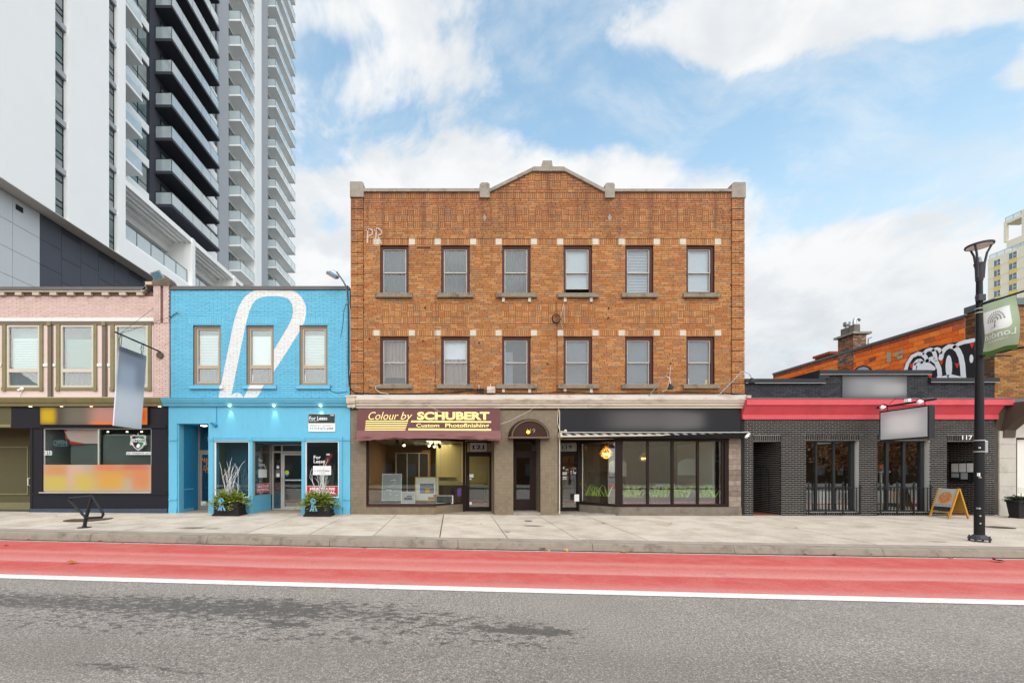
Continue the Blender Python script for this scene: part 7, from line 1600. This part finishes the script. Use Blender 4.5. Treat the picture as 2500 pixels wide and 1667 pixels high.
def chandelier(px, py, yv, s_, lab):
    dd = DC+yv; x, z = U(px, dd), V(py, dd); r_ = root('chandelier', (x, yv, z), lab, 'chandelier', 'beaded chandeliers in the restaurant')
    b = MB()
    for k_ in range(12):
        an = k_*math.pi/6
        b.tube([(x, yv, z+.42*s_), (x+.08*s_*math.cos(an), yv+.08*s_*math.sin(an), z+.25*s_), (x+.26*s_*math.cos(an), yv+.26*s_*math.sin(an), z+.04*s_)], .012*s_, 5)
        b.tube([(x+.26*s_*math.cos(an), yv+.26*s_*math.sin(an), z+.03*s_), (x+.2*s_*math.cos(an), yv+.2*s_*math.sin(an), z-.12*s_), (x, yv, z-.24*s_)], .012*s_, 5)
    for zz, rr_ in ((.04, .27), (-.05, .25), (-.14, .19)): b.tube([(x+rr_*s_*math.cos(t*math.pi/10), yv+rr_*s_*math.sin(t*math.pi/10), z+zz*s_) for t in range(21)], .016*s_, 5)
    b.tube([(x, yv, z+.42*s_), (x, yv, V(1069))], .008, 5); b.build('bead_frame', M['gold'], r_)
    for k_ in range(5): an = k_*math.pi*.4; b = MB(); b.ball((x+.11*s_*math.cos(an), yv+.11*s_*math.sin(an), z-.03*s_), .04*s_, .04*s_, .06*s_, 8, 6); b.build('bulb', M['bulb_gold'], r_, smooth=True)
M['bulb_gold'] = emit_mat('bulb_gold', (1, .60, .18, 1), 2.6)
chandelier(1479.5, 1107, 1.6, .95, 'lit gold beaded chandelier behind the angled restaurant pane'); chandelier(1572, 1118, 2.6, .8, 'small lit gold chandelier deeper inside the restaurant')
ld = bpy.data.lights.new('chandelier_light', 'POINT'); ld.energy = 25; ld.color = (1, .62, .28); ld.shadow_soft_size = .15; lo = bpy.data.objects.new('chandelier_light', ld); COL.objects.link(lo); lo.location = (U(1479.5, DC+1.6), 1.6, V(1109, DC+1.6))
def leaf_mat(name, stops):
    m_, kk, bs = base_mat(name); c = kk.ramp(rnd(kk), stops); kk.put(bs.inputs['Base Color'], c); bs.inputs['Roughness'].default_value = .5
    return m_
M['blade_leaf'] = leaf_mat('blade_leaf', [(0, lin(132,176,40,.95)), (.4, lin(180,212,56,.95)), (.7, lin(104,150,46,.9)), (1, lin(214,214,70,.95))])
M['box_maroon'] = pm('box_maroon', lin(96,40,52,.6), .5, .08, 4)
def window_box(x0, x1, yv, z0, n, lab, slant=None):
    r_ = root('window_planter', ((x0+x1)/2, yv, z0), lab, 'planter', 'planters with spiky leaves in the restaurant window')
    if slant: a, c = slant; b = MB(); b.prism([(x0, a), (x1, c), (x1, c+.3), (x0, a+.3)], z0, z0+.26, 'z'); b.build('planter_box', M['black'], r_)
    else: bx('planter_box', M['box_maroon'], r_, x0, x1, yv-.10, yv+.16, z0, z0+.27)
    b = MB()
    for i in range(n):
        u = random.random(); x = x0+.04+(x1-x0-.08)*u; y = (yv if not slant else slant[0]+(slant[1]-slant[0])*u+.15)+random.uniform(-.08, .1); h = random.uniform(.34, .58); an = random.uniform(-.8, .8); w2 = random.uniform(.014, .028); dy = random.uniform(-.08, .12)
        P = []
        for j in range(5):
            t_ = j/4; lx = x+math.sin(an)*h*t_*(.55+.45*t_); lz = z0+.24+h*t_*(1-.16*t_*abs(an)); P.append((lx, y+dy*t_, lz, w2*(1-.8*t_**2)))
        for p, q in zip(P, P[1:]): b.quad((p[0]-p[3], p[1], p[2]), (p[0]+p[3], p[1], p[2]), (q[0]+q[3], q[1], q[2]), (q[0]-q[3], q[1], q[2]))
    b.build('leaves', M['blade_leaf'], r_, kind='stuff')
for (a, c, lab) in ((1522, 1577, 'maroon planter of spiky green leaves in first wide restaurant pane'), (1586, 1637, 'maroon planter of spiky green leaves in second wide restaurant pane'), (1647, 1699, 'maroon planter of spiky green leaves in third wide restaurant pane'), (1708, 1758, 'maroon planter of spiky green leaves in rightmost restaurant pane')): window_box(U(a), U(c), .20, V(1232), 30, lab)
window_box(px0+.25, U(1500), .6, V(1231), 24, 'dark planter of yellow-green leaves behind the angled restaurant pane', (1.05, .25))

# ------------------------------------------------------------------ pavement planters
M['planter_dark'] = pm('planter_dark', lin(62,58,60,.5), .6, .1, 5, .15, 40, grain=.1, spec=.12)
M['evergreen'] = leaf_mat('evergreen', [(0, lin(84,112,40,.7)), (.35, lin(128,150,48,.75)), (.6, lin(172,180,56,.8)), (.82, lin(66,90,40,.7)), (1, lin(206,200,74,.8))])
M['birch_white'] = pm('birch_white', lin(232,230,228,.7), .7, .08, 12); M['bow_blue'] = pm('bow_blue', lin(120,190,222,.68), .5, .3, 14); M['bow_pale'] = pm('bow_pale', lin(222,230,236,.7), .5, .1, 9)
def sprig(b, base, dirv, ln_, leafs, wid):
    p = Vector(base); d = Vector(dirv).normalized(); droop = random.uniform(.15, .5); side = d.cross(Vector((0, 0, 1))); side = side.normalized() if side.length > .01 else Vector((1, 0, 0))
    for i in range(leafs):
        t_ = (i+1)/leafs; c = p+d*(ln_*t_)+Vector((0, 0, -droop*ln_*t_*t_)); s_ = -1 if i % 2 else 1
        for s_ in (-1, 1):
            v = (d*.6+side*s_*.8+Vector((random.uniform(-.3, .3), random.uniform(-.3, .3), random.uniform(-.2, .4)))).normalized(); l = wid*random.uniform(.7, 1.3); w2 = v.cross(Vector((random.uniform(-1, 1), random.uniform(-1, 1), 1))).normalized()*(wid*.22)
            b.quad(tuple(c), tuple(c+v*l*.5+w2), tuple(c+v*l), tuple(c+v*l*.5-w2))
def street_planter(name, px, lab, grp):
    dd = 14.65; x = U(px, dd); y = dd-DC; z = zwalk(x, y); hw, hd_, h = .42, .25, .48
    r_ = root(name, (x, y+hd_, z), lab, 'planter', grp)
    b = MB(); b.box(x-hw-.05, x+hw+.05, y-.05, y+2*hd_+.05, z, z+.06); b.box(x-hw-.02, x+hw+.02, y-.02, y+2*hd_+.02, z+.06, z+.11); b.box(x-hw, x+hw, y, y+2*hd_, z+.11, z+h)
    for (a, c, d_, e) in ((-hw, hw, h-.09, h-.01), (-hw, hw, .12, .19), (-hw, -hw+.08, .19, h-.09), (hw-.08, hw, .19, h-.09)): b.box(x+a, x+c, y-.015, y, z+d_, z+e)
    b.box(x+hw, x+hw+.015, y, y+2*hd_, z+h-.09, z+h-.01); b.box(x+hw, x+hw+.015, y, y+2*hd_, z+.12, z+.19); b.build('planter_box', M['planter_dark'], r_)
    random.seed(int(px)); g_ = MB(); c = Vector((x, y+hd_, z+h-.02))
    for i in range(300):
        an = random.uniform(0, 2*math.pi); el = random.uniform(-.05, 1.35)**1.0; dirv = (math.cos(an)*math.cos(el)*1.25, math.sin(an)*math.cos(el)*.8, math.sin(el))
        ln_ = random.uniform(.36, .68) if el < .5 else random.uniform(.32, .56); sprig(g_, c+Vector((random.uniform(-.3, .3), random.uniform(-.15, .15), 0)), dirv, ln_, random.randint(7, 11), .085)
    g_.build('greenery', M['evergreen'], r_, kind='stuff')
    b = MB()
    def twig(p, d, l, r0, dep):
        pts = [p]; q = Vector(p); v = Vector(d)
        for s_ in range(4): v = (v+Vector((random.uniform(-.22, .22), random.uniform(-.22, .22), random.uniform(-.02, .16)))).normalized(); q = q+v*l/4; pts.append(q.copy())
        b.tube(pts, r0, 5, r0*.45)
        if dep: 
            for s_ in (1, 2, 3, 4): twig(pts[s_], (v+Vector((random.uniform(-.8, .8), random.uniform(-.6, .6), .25))).normalized(), l*random.uniform(.25, .45), r0*.6, dep-1)
    for i in range(9): bx_ = random.uniform(-.24, .24); twig(c+Vector((bx_*.8, random.uniform(-.08, .08), .1)), Vector((bx_*.45, random.uniform(-.2, .2), 1)).normalized(), random.uniform(.8, 1.1), .013, 2 if i % 2 else 1)
    b.build('white_branches', M['birch_white'], r_)
    bo = MB(); bc = Vector((x-.08, y-.13, z+h+.06))
    for k_ in range(8):
        an = k_*math.pi/4; d = Vector((math.cos(an), -.3, math.sin(an))); pts = [bc, bc+d*.06+Vector((0, -.05, .02)), bc+d*.10+Vector((0, -.03, 0)), bc+d*.04]
        for p, q in zip(pts, pts[1:]): w2 = Vector((-d.z, 0, d.x))*.022; bo.quad(tuple(p-w2), tuple(p+w2), tuple(q+w2), tuple(q-w2))
    ob2 = bo.build('bow', M['bow_blue'], r_)
    tl = MB()
    for sx in (-.07, .0, .06):
        pts = [bc+Vector((sx*t_*1.6+.015*math.sin(6*t_+sx*40), -.03, -.34*t_)) for t_ in [i/6 for i in range(7)]]
        for p, q in zip(pts, pts[1:]): tl.quad(tuple(p-Vector((.028, 0, 0))), tuple(p+Vector((.028, 0, 0))), tuple(q+Vector((.03, 0, 0))), tuple(q-Vector((.03, 0, 0))))
    tl.build('ribbon_tail', M['bow_pale'] if int(px) % 2 else M['bow_blue'], r_)
street_planter('street_planter', 552.5, 'black planter with evergreens, white twigs and blue bow by left display window', 'holiday planters by the blue front')
street_planter('street_planter', 774.5, 'black planter with evergreens, white twigs and blue bow by right display window', 'holiday planters by the blue front')
dd = 14.5; x = 19.68; y = dd-DC; z = zwalk(x, y)
sp3 = root('street_planter', (x, y+.17, z), 'tapered dark planter with dark greenery by the limestone pier', 'planter')
b = MB(); w0, w1, dp0, dp1, hh_ = .20, .28, .26, .34, .58
i0 = [(x-w0, y, z), (x+w0, y, z), (x+w0, y+dp0, z), (x-w0, y+dp0, z)]; i1 = [(x-w1, y-.04, z+hh_), (x+w1, y-.04, z+hh_), (x+w1, y+dp0+.04, z+hh_), (x-w1, y+dp0+.04, z+hh_)]
b.v = i0+i1; b.f = [(0,1,5,4),(1,2,6,5),(2,3,7,6),(3,0,4,7),(4,5,6,7),(3,2,1,0)]; b.mi = [0]*6; b.box(x-w1-.02, x+w1+.02, y-.06, y+dp0+.06, z+hh_-.02, z+hh_+.05); b.box(x-w0-.02, x+w0+.02, y-.02, y+dp0+.02, z, z+.06); b.build('planter_box', M['planter_dark'], sp3)
M['pine_dark'] = leaf_mat('pine_dark', [(0, lin(40,70,48,.6)), (.5, lin(66,104,70,.6)), (.8, lin(34,56,40,.55)), (1, lin(120,60,60,.6))])
g_ = MB(); random.seed(5)
for i in range(120): an = random.uniform(0, 6.28); el = random.uniform(0, 1.1); sprig(g_, Vector((x+random.uniform(-.2, .2), y+.13+random.uniform(-.12, .12), z+.60)), (math.cos(an)*math.cos(el), math.sin(an)*math.cos(el), math.sin(el)), random.uniform(.16, .30), 7, .07)
g_.build('greenery', M['pine_dark'], sp3, kind='stuff'); bx('label_card', M['paper_white'], sp3, x-.10, x+.14, y+.1, y+.11, z+.86, z+1.06); b = MB(); b.tube([(x+.02, y+.12, z+.55), (x+.02, y+.12, z+.95)], .012, 6); b.build('card_stake', M['frame_gold'], sp3)

# ------------------------------------------------------------------ bike rack, A-frame, lamp post, banner
def gp3(px, py): return Vector(gpt(px, py))
bp_ = gp3(206, 1287.5); dd = bp_.y+DC
br = root('bike_rack', tuple(bp_), 'black bent-tube bicycle rack on the pavement before the dark shop', 'bike rack')
k3 = lambda px, py, oy=0.0: (U(px, dd+oy), bp_.y+oy, V(py, dd+oy))
b = MB(); b.tube([k3(206, 1287), k3(210, 1264), k3(225, 1210.5)], .045, 10); b.build('post', M['black_metal'], br, smooth=True)
b = MB(); b.tube([k3(225, 1211), k3(170, 1216.5, .06), k3(168.5, 1219.5, .08), k3(210, 1263.5)], .034, 10); b.build('loop_tube', M['black_metal'], br, smooth=True)
b = MB(); b.tube([k3(225, 1211), k3(251, 1251.5, -.06), k3(252, 1256, -.06), k3(248.5, 1262, -.05), k3(210, 1264)], .034, 10); b.build('loop_tube', M['black_metal'], br, smooth=True)
b = MB(); b.lathe([(.16, 0), (.16, .015), (.06, .02), (.05, .06)], tuple(bp_), 16); b.build('base_plate', M['black_metal'], br)
af = root('sandwich_board', (17.2, -.65, zwalk(17.2, -.7)), 'wooden A-frame board with a pizza picture by the dark porch', 'sign board')
M['pine_wood'] = pm('pine_wood', lin(214,156,62,.64), .6, .12, 5, stretch=(1, 1, .3)); M['chalk_black'] = pm('chalk_black', lin(52,54,62,.55), .6, .08, 6)
zg = zwalk(17.2, -.7); zr_ = zg+1.03; xr_ = 17.32; xl_, xrt = 16.98, 17.66; ya, yb2 = -.36, -.93
def leg(x0, x1, y, t=.045):
    b = MB(); d = Vector((x1-x0, 0, zr_-zg)).normalized(); n_ = Vector((d.z, 0, -d.x))*t*.5
    P = [Vector((x0, y-t*.5, zg))-n_, Vector((x0, y-t*.5, zg))+n_, Vector((x1, y-t*.5, zr_))+n_, Vector((x1, y-t*.5, zr_))-n_]; Q = [p+Vector((0, t, 0)) for p in P]
    b.v = [tuple(p) for p in P+Q]; b.f = [(0,1,2,3),(7,6,5,4),(0,4,5,1),(1,5,6,2),(2,6,7,3),(3,7,4,0)]; b.mi = [0]*6; return b.build('leg', M['pine_wood'], af)
for y in (ya, yb2): leg(xl_, xr_, y); leg(xrt, xr_+.02, y)
def pan(xb, t0, t1, y0, y1, off): 
    f_ = lambda t_, y: (xb+(xr_-xb)*t_-off*(1 if xb < xr_ else -1)*.95, y, zg+(zr_-zg)*t_+off*.3); return f_
def bpanel(name, m_, xb, t0, t1, y0, y1, off): f_ = pan(xb, t0, t1, y0, y1, off); b = MB(); b.quad(f_(t0, y0), f_(t0, y1), f_(t1, y1), f_(t1, y0)); return b.build(name, m_, af)
bpanel('board', M['chalk_black'], xl_, .24, .98, ya, yb2, .0); bpanel('board', M['pine_wood'], xrt, .24, .98, ya, yb2, .0); bpanel('poster', M['paper_grey'], xl_, .38, .985, ya-.02, yb2+.02, .012)
fb = pan(xl_, 0, 1, 0, 0, .02)
def ell(name, m_, t0, y0, rt, ry, off): f_ = pan(xl_, 0, 1, 0, 0, off); b = MB(); b.quad(*[f_(t0+rt*math.sin(k_*math.pi/10), y0-ry*math.cos(k_*math.pi/10)) for k_ in range(20)]); return b.build(name, m_, af)
M['pizza'] = pm('pizza', lin(186,120,72,.66), .6, .9, 26, dirt=lin(232,206,160,.66), damt=.8, dscale=14); M['crust'] = pm('crust', lin(222,182,120,.66), .6, .2, 20)
ell('pizza_crust', M['crust'], .68, (ya+yb2)/2, .22, .23, .018); ell('pizza', M['pizza'], .68, (ya+yb2)/2, .185, .195, .022)
for k_ in range(5): ell('small_dish', M['pizza'], .44, ya-.08-.10*k_, .022, .03, .02)
for xb in (xl_, xrt):
    b = MB(); f_ = pan(xb, 0, 1, 0, 0, 0); p, q = Vector(f_(.20, ya)), Vector(f_(.20, yb2)); b.tube([p, q], .02, 6); b.build('cross_rail', M['pine_wood'], af)
# lamp post
PX, PD = 12.86, 10.30; PY = PD-DC; pz = zwalk(PX, PY)
lp = root('street_lamp', (PX, PY, pz), 'tall black street lamp with open ring head on the pavement', 'street lamp')
M['lamp_black'] = pm('lamp_black', lin(44,43,48,.40), .45, .08, 6, spec=.22, grain=.08); M['lamp_grey'] = pm('lamp_grey', lin(84,80,90,.5), .5, .08, 6, spec=.2)
ztop = V(685, PD)
b = MB(); b.lathe([(.098, .12), (.091, .2), (.088, 2.3), (.084, 2.5), (.078, 3.2), (.062, 5.6), (.056, ztop-pz)], (PX, PY, pz), 24); b.build('pole', M['lamp_black'], lp, smooth=True)
b = MB(); b.lathe([(.17, .055), (.18, .06), (.18, .085), (.11, .16), (.098, .17)], (PX, PY, pz), 8); b.build('base_flange', M['lamp_grey'], lp)
for k_ in range(4): an = k_*math.pi/2+.35; b = MB(); b.lathe([(.02, 0), (.02, .05), (.032, .055), (.032, .10), (.015, .105), (.015, .15)], (PX+.165*math.cos(an), PY+.165*math.sin(an), pz), 8); b.build('anchor_bolt', M['lamp_grey'], lp)
b = MB(); b.lathe([(.058, 0), (.066, .02), (.070, .3), (.094, .42), (.098, .44)], (PX, PY, ztop-.02), 20); b.build('collar', M['lamp_grey'], lp, smooth=True)
zc = ztop+.40; zring = V(600, PD)-.0
b = MB(); b.lathe([(.04, 0), (.048, .03), (.03, .14), (.0, .16)], (PX, PY, zc+.02), 14); b.build('lens', M['silver_film'], lp, smooth=True)
for an in (R(200), R(330), R(80)):
    c, s_ = math.cos(an), math.sin(an); b = MB(); b.tube([(PX+.066*c, PY+.066*s_, zc-.35), (PX+.085*c, PY+.085*s_, zc), (PX+.125*c, PY+.125*s_, zc+.25), (PX+.212*c, PY+.212*s_, zring)], .024, 8, .019); b.build('arm', M['lamp_grey'], lp, smooth=True)
b = MB(); n = 40
for q in range(n+1): pass
prof = [(.375, -.02), (.38, .0), (.375, .025), (.36, .03)]
b.lathe([(.218, -.02), (.238, -.02), (.246, .0), (.238, .025), (.13, .04), (.0, .045)], (PX, PY, zring), 40); b.build('ring_hood', M['lamp_grey'], lp, smooth=True)
b = MB(); b.lathe([(.0, -.03), (.215, -.022), (.215, -.02)], (PX, PY, zring), 40); b.build('reflector', M['white_paint'], lp, smooth=True)
for z in (V(726, PD), V(755, PD), V(1076, PD), V(1103.5, PD), V(765, PD)): b = MB(); rr_ = .069 if z > 4 else .091; b.lathe([(rr_, 0), (rr_+.006, .002), (rr_+.006, .022), (rr_, .024)], (PX, PY, z), 20); b.build('band', M['alu'], lp)
bx('sensor_box', M['lamp_grey'], lp, PX-.16, PX+.02, PY-.12, PY-.04, V(738, PD), V(722, PD), bevel=.01); bx('fixture_box', M['rail_glass'], lp, PX+.085, PX+.16, PY-.05, PY+.04, V(1105, PD), V(1075, PD), bevel=.02)
for (zz, xo, w_, h_, m_) in ((1165, -.10, .05, .03, 'alu'), (1158, -.12, .04, .08, 'white_paint'), (1240, -.11, .10, .04, 'silver_film'), (1258, -.10, .022, .022, 'white_paint'), (1276.5, -.10, .022, .022, 'white_paint'), (1093, -.11, .03, .03, 'white_paint')): 
    yy = PY-math.sqrt(max(.0004, .092**2-(xo*.6)**2))-.004; bx('tape_scrap', M[m_], lp, PX+xo*.6-w_*.35, PX+xo*.6+w_*.35, yy-.004, yy+.05, V(zz, PD)-h_/2, V(zz, PD)+h_/2)
bx('spare_arm', M['lamp_black'], lp, PX-.2, PX+.62, PY-.13, PY-.10, V(873, PD), V(870.3, PD))
# banner
zT, zB = V(744, 10.2), V(866, 10.2)
bn = root('banner', (PX, PY-.5, zB), 'sage green street banner with a white tree emblem on the lamp post', 'banner')
M['banner'] = pm('banner_cloth', lin(170,186,154,.95), .7, .06, 2.5); M['banner_dark'] = pm('banner_sleeve', lin(82,116,62,.8), .7, .1, 4); M['banner_print'] = pm('banner_print', lin(122,138,108,.66), .7, .05)
for z in (zT+.03, zB-.02): b = MB(); b.tube([(PX, PY-.05, z), (PX, 9.47-DC, z)], .022, 8); b.build('banner_arm', M['lamp_black'], bn, smooth=True)
def bf(u, v, off=0.0):
    """u 0 at the pole .. 1 outer edge; v 0 top .. 1 bottom"""
    bul = math.sin(math.pi*v)
    return (PX-.02-.10*bul*(math.sin(math.pi*u)*.9+.1)-.02*math.sin(9*u+6*v)*bul-off, Y(10.22-.04*bul+.0) - u*(.60+.05*bul) + .03*math.sin(5*v)*u, zT-(zT-zB)*v-.02*math.sin(7*u)*v)
b = MB(); n = 24
for j in range(n+1):
    for i in range(n+1): b.v.append(bf(i/n, j/n))
for j in range(n):
    for i in range(n): a = j*(n+1)+i; b.f.append((a, a+1, a+n+2, a+n+1)); b.mi.append(0)
b.build('cloth', M['banner'], bn, smooth=True)
b = MB()
for j in range(3):
    for i in range(n+1): b.v.append(bf(i/n, .94+.05*j, .006*(1 if j == 1 else .5)))
for j in range(2):
    for i in range(n): a = j*(n+1)+i; b.f.append((a, a+1, a+n+2, a+n+1)); b.mi.append(0)
b.build('sleeve', M['banner_dark'], bn, smooth=True)
b = MB(); nu, nv = 16, 12; u0, u1, v0, v1 = .02, .84, .17, .60
for j in range(nv+1):
    for i in range(nu+1):
        u = u0+(u1-u0)*i/nu; v = v0+(v1-v0)*j/nv
        cu = max(0, (i/nu-.82)/.18); cv = max(0, (j/nv-.75)/.25); 
        if cu and cv and cu*cu+cv*cv > 1: l = math.hypot(cu, cv); u = u0+(u1-u0)*(.82+.18*cu/l); v = v0+(v1-v0)*(.75+.25*cv/l)
        b.v.append(bf(u, v, .004))
for j in range(nv):
    for i in range(nu): a = j*(nu+1)+i; b.f.append((a, a+1, a+nu+2, a+nu+1)); b.mi.append(0)
b.build('emblem_panel', M['white_paint'], bn, smooth=True)
b = MB(); random.seed(3); tc = (.44, .40)
def bq(pts, off=.008): b.quad(*[bf(u, v, off) for u, v in pts])
bq([(.415, .52), (.465, .52), (.45, .44), (.475, .39), (.44, .41), (.405, .39), (.43, .44)]); bq([(.20, .545), (.44, .515), (.70, .525), (.44, .53)])
for ring, cnt in ((.09, 7), (.165, 11), (.235, 13)):
    for k_ in range(cnt):
        an = math.pi*(.02+.96*k_/(cnt-1)); du, dv = math.cos(an), -math.sin(an); c = (tc[0]+ring*du*1.15, tc[1]+.0+ring*dv*.72); l = .048; w2 = .017
        a2 = (c[0]-du*l*.6, c[1]-dv*l*.45); b2 = (c[0]+du*l*.6, c[1]+dv*l*.45); bq([a2, (c[0]-dv*w2, c[1]+du*w2), b2, (c[0]+dv*w2, c[1]-du*w2)])
b.build('tree_emblem', M['banner_print'], bn)
tf = lambda s_, t_: bf(s_, t_, .008)
text('London', 'lettering', M['white_paint'], bn, .03, .92, .735, .615, tf, .012, mirror=True); text('CANADA', 'lettering', M['white_paint'], bn, .18, .74, .80, .765, tf, .008, mirror=True)

# ------------------------------------------------------------------ ironwork and fallen leaves on the ground
M['iron'] = pm('iron_cover', lin(96,80,66,.55), .7, .25, 12, .4, 60, dirt=lin(60,46,38,.6), damt=.6, dscale=6)
for (px, py, r_, lab) in ((2437, 1286.5, .33, 'rusty brown round cover in the pavement right of the lamp post'), (217, 1267.5, .62, 'dark round cover in the pavement behind the bicycle rack'), (1290, 1271, .13, 'small round valve cover in the pavement before narrow brown door')):
    p = gp3(px, py); b = MB(); b.lathe([(r_, -.02), (r_, .004), (r_*.9, .006), (r_*.88, .004), (0, .005)], tuple(p), 26); o = b.build('access_cover', M['iron']); tag(o, lab, 'cover', 'round covers in the pavement')
M['maple'] = leaf_mat('maple_leaf', [(0, lin(214,150,40,.66)), (.35, lin(186,104,40,.62)), (.6, lin(222,176,70,.66)), (.8, lin(140,72,40,.6)), (1, lin(206,120,36,.66))])
random.seed(21)
def maple_mesh():
    b = MB(); pts = []
    for k_ in range(15):
        an = 2*math.pi*k_/15; rr_ = (.055 if k_ % 3 == 0 else .030 if k_ % 3 == 1 else .036)*random.uniform(.85, 1.15)
        pts.append((rr_*math.cos(an), rr_*math.sin(an), .012+random.uniform(0, .022)*(1 if k_ % 3 == 0 else .4)))
    b.v = [(0, 0, .012)]+pts; b.f = [(0, k_+1, (k_+1) % 15+1) for k_ in range(15)]; b.mi = [0]*15
    me = bpy.data.meshes.new('fallen_leaf'); me.from_pydata(b.v, [], b.f); me.materials.append(M['maple']); return me
lm = [maple_mesh() for _ in range(5)]
spots = [(137,1260,'walk',1.0),(201,1247,'walk',.9),(70,1316,'road',1.1),(242,1321,'road',1.0),(158,1320,'road',.6),(175,1374,'road',1.5),(15,1332,'road',.8),(1325,1341,'road',1.7),(1382,1344,'road',1.1),(1463,1342.5,'road',1.1),(1522,1348,'road',1.1),(1340,1344,'road',.7),(1118,1340,'road',.9),(1159,1341,'road',.7),(1238,1298.5,'walk',1.2),(1475,1278,'walk',1.1),(1637,1279,'walk',1.1),(1405,1258,'walk',.8),(1816,1258,'walk',1.3),(2053,1259.5,'walk',1.1),(2133,1349,'road',1.9),(2124,1354,'road',1.0),(2038,1354,'road',.9),(1965,1352,'road',.8),(2437,1371,'road',1.7),(2250,1269,'walk',.8),(1561,1258,'walk',.8),(1943,1289,'walk',.8),(640,1330,'road',.6),(890,1337,'road',.7),(2320,1362,'road',.8),(2210,1352,'road',.8),(1175,1279,'walk',.7),(420,1327,'road',.7),(300,1326,'road',.6)]
leaf_list = []
for i, (px, py, sf, sc_) in enumerate(spots):
    p = gpt(px, py, sf); o = bpy.data.objects.new('fallen_leaf', lm[i % 5]); COL.objects.link(o); o.location = p; o.rotation_euler = (random.uniform(-.25, .25), random.uniform(-.25, .25), random.uniform(0, 6)); o.scale = (sc_*1.25,)*3
    where = 'on the pavement' if sf == 'walk' else ('on the red lane' if py > 1365 and px < 1000 or px == 15 else 'in the gutter')
    mark = next(n_ for a_, n_ in ((90, 'olive wall'), (330, 'bicycle rack'), (430, 'black pier by blue front'), (610, 'left planter'), (860, 'right planter'), (1110, 'photo shop window'), (1235, 'door numbered 121'), (1360, 'narrow brown door'), (1515, 'angled restaurant pane'), (1800, 'wide restaurant panes'), (1960, 'left dark porch'), (2130, 'left window railing'), (2290, 'sandwich board'), (2600, 'lamp post')) if px < a_)
    size = 'large' if sc_ >= 1.3 else 'small' if sc_ <= .8 else 'medium'
    leaf_list.append((o, px, '%s dry autumn leaf %s before the %s' % (size, where, mark), where))
from collections import defaultdict
same = defaultdict(list)
for q in leaf_list: same[q[2]].append(q)
for lab, qs in same.items():
    qs.sort(key=lambda q: q[1])
    for n_, q in enumerate(qs):
        pre = '' if len(qs) == 1 else ('left-hand ' if n_ == 0 else 'right-hand ' if n_ == len(qs)-1 else 'middle ')
        tag(q[0], pre+lab, 'leaf', 'fallen leaves '+q[3])

# ------------------------------------------------------------------ the far side of the street, which the shop glass mirrors
M['beige_siding'] = pm('beige_siding', lin(222,202,172,.8), .8, .1, 1.0); M['red_roof'] = pm('red_roof', lin(110,60,54,.55), .8, .15, 2); M['slate'] = pm('slate', lin(84,96,92,.55), .8, .15, 2)
def house(name, lab, x0, x1, y0, y1, h, mw, mr, gable=None):
    r_ = root(name, ((x0+x1)/2, y0, 0), lab, 'building'); bx('wall', mw, r_, x0, x1, y1, y0, -.3, h)
    if gable: b = MB(); b.prism([(x0-.5, h), (x1+.5, h), ((x0+x1)/2, h+gable)], y1-.4, y0+.5, 'y'); b.build('roof', mr, r_)
    else: bx('roof', mr, r_, x0-.2, x1+.2, y1-.2, y0+.2, h, h+.35)
    n = 0 if gable and mw is M['beige_siding'] else max(2, int((x1-x0)/3))
    for i in range(n):
        x = x0+(x1-x0)*(i+.5)/n; f_ = MB(); f_.box(x-.7, x+.7, y0, y0+.05, .9, 2.6); w_ = f_.build('window', M['brown_trim'], r_); bx('pane', M['far_glass'], w_, x-.6, x+.6, y0+.05, y0+.06, 1.0, 2.5)
house('far_shop', 'low brick shop across the street behind the viewer', -14, 12.5, -42, -56, 8.4, M['brown_brick'], M['slate'])
house('far_hall', 'beige gabled hall across the street behind the viewer', 24, 40, -44, -60, 6.2, M['beige_siding'], M['slate'], 3.4)
house('far_house', 'grey house with red roof across the street behind the viewer', -64, -37, -42, -56, 7.4, M['slate'], M['red_roof'], 3.6)
house('far_store', 'grey flat-roofed store across the street behind the viewer', -35, -15.5, -43, -56, 7.0, M['int_grey'], M['slate'])
house('far_block', 'brown brick block across the street behind the viewer', 43, 75, -50, -62, 8.0, M['brown_brick'], M['slate'])
M['bark'] = pm('bark', lin(96,80,66,.5), .9, .2, 6); M['autumn'] = leaf_mat('autumn_leaf', [(0, lin(156,96,56,.75)), (.5, lin(190,126,66,.75)), (1, lin(120,84,56,.7))])
for (x, y, h, lab) in ((50, -38, 8.5, 'brown autumn tree across the street beyond the beige hall'), (59, -41, 9.5, 'tallest brown autumn tree across the street beyond the beige hall'), (16, -40, 6.5, 'small brown autumn tree across the street between brick shop and hall')):
    r_ = root('street_tree', (x, y, -.2), lab, 'tree'); b = MB(); b.tube([(x, y, -.3), (x+.1, y, h*.35), (x-.1, y+.1, h*.8)], .2, 8, .06)
    for k_ in range(7): an = k_*.9; b.tube([(x, y, h*(.3+.06*k_)), (x+math.cos(an)*h*.16, y+math.sin(an)*h*.16, h*(.45+.06*k_)), (x+math.cos(an)*h*.28, y+math.sin(an)*h*.28, h*(.55+.06*k_))], .07, 6, .02)
    b.build('trunk', M['bark'], r_); g_ = MB()
    for k_ in range(3600):
        u, v, q = random.gauss(0, .5), random.gauss(0, .5), random.gauss(0, .5); c = Vector((x+u*h*.33, y+v*h*.33, h*.58+q*h*.34)); d = Vector((random.uniform(-1, 1), random.uniform(-1, 1), random.uniform(-1, 1))).normalized()*.17; e = d.orthogonal().normalized()*.12
        g_.quad(tuple(c-d), tuple(c+e), tuple(c+d), tuple(c-e))
    g_.build('crown', M['autumn'], r_)
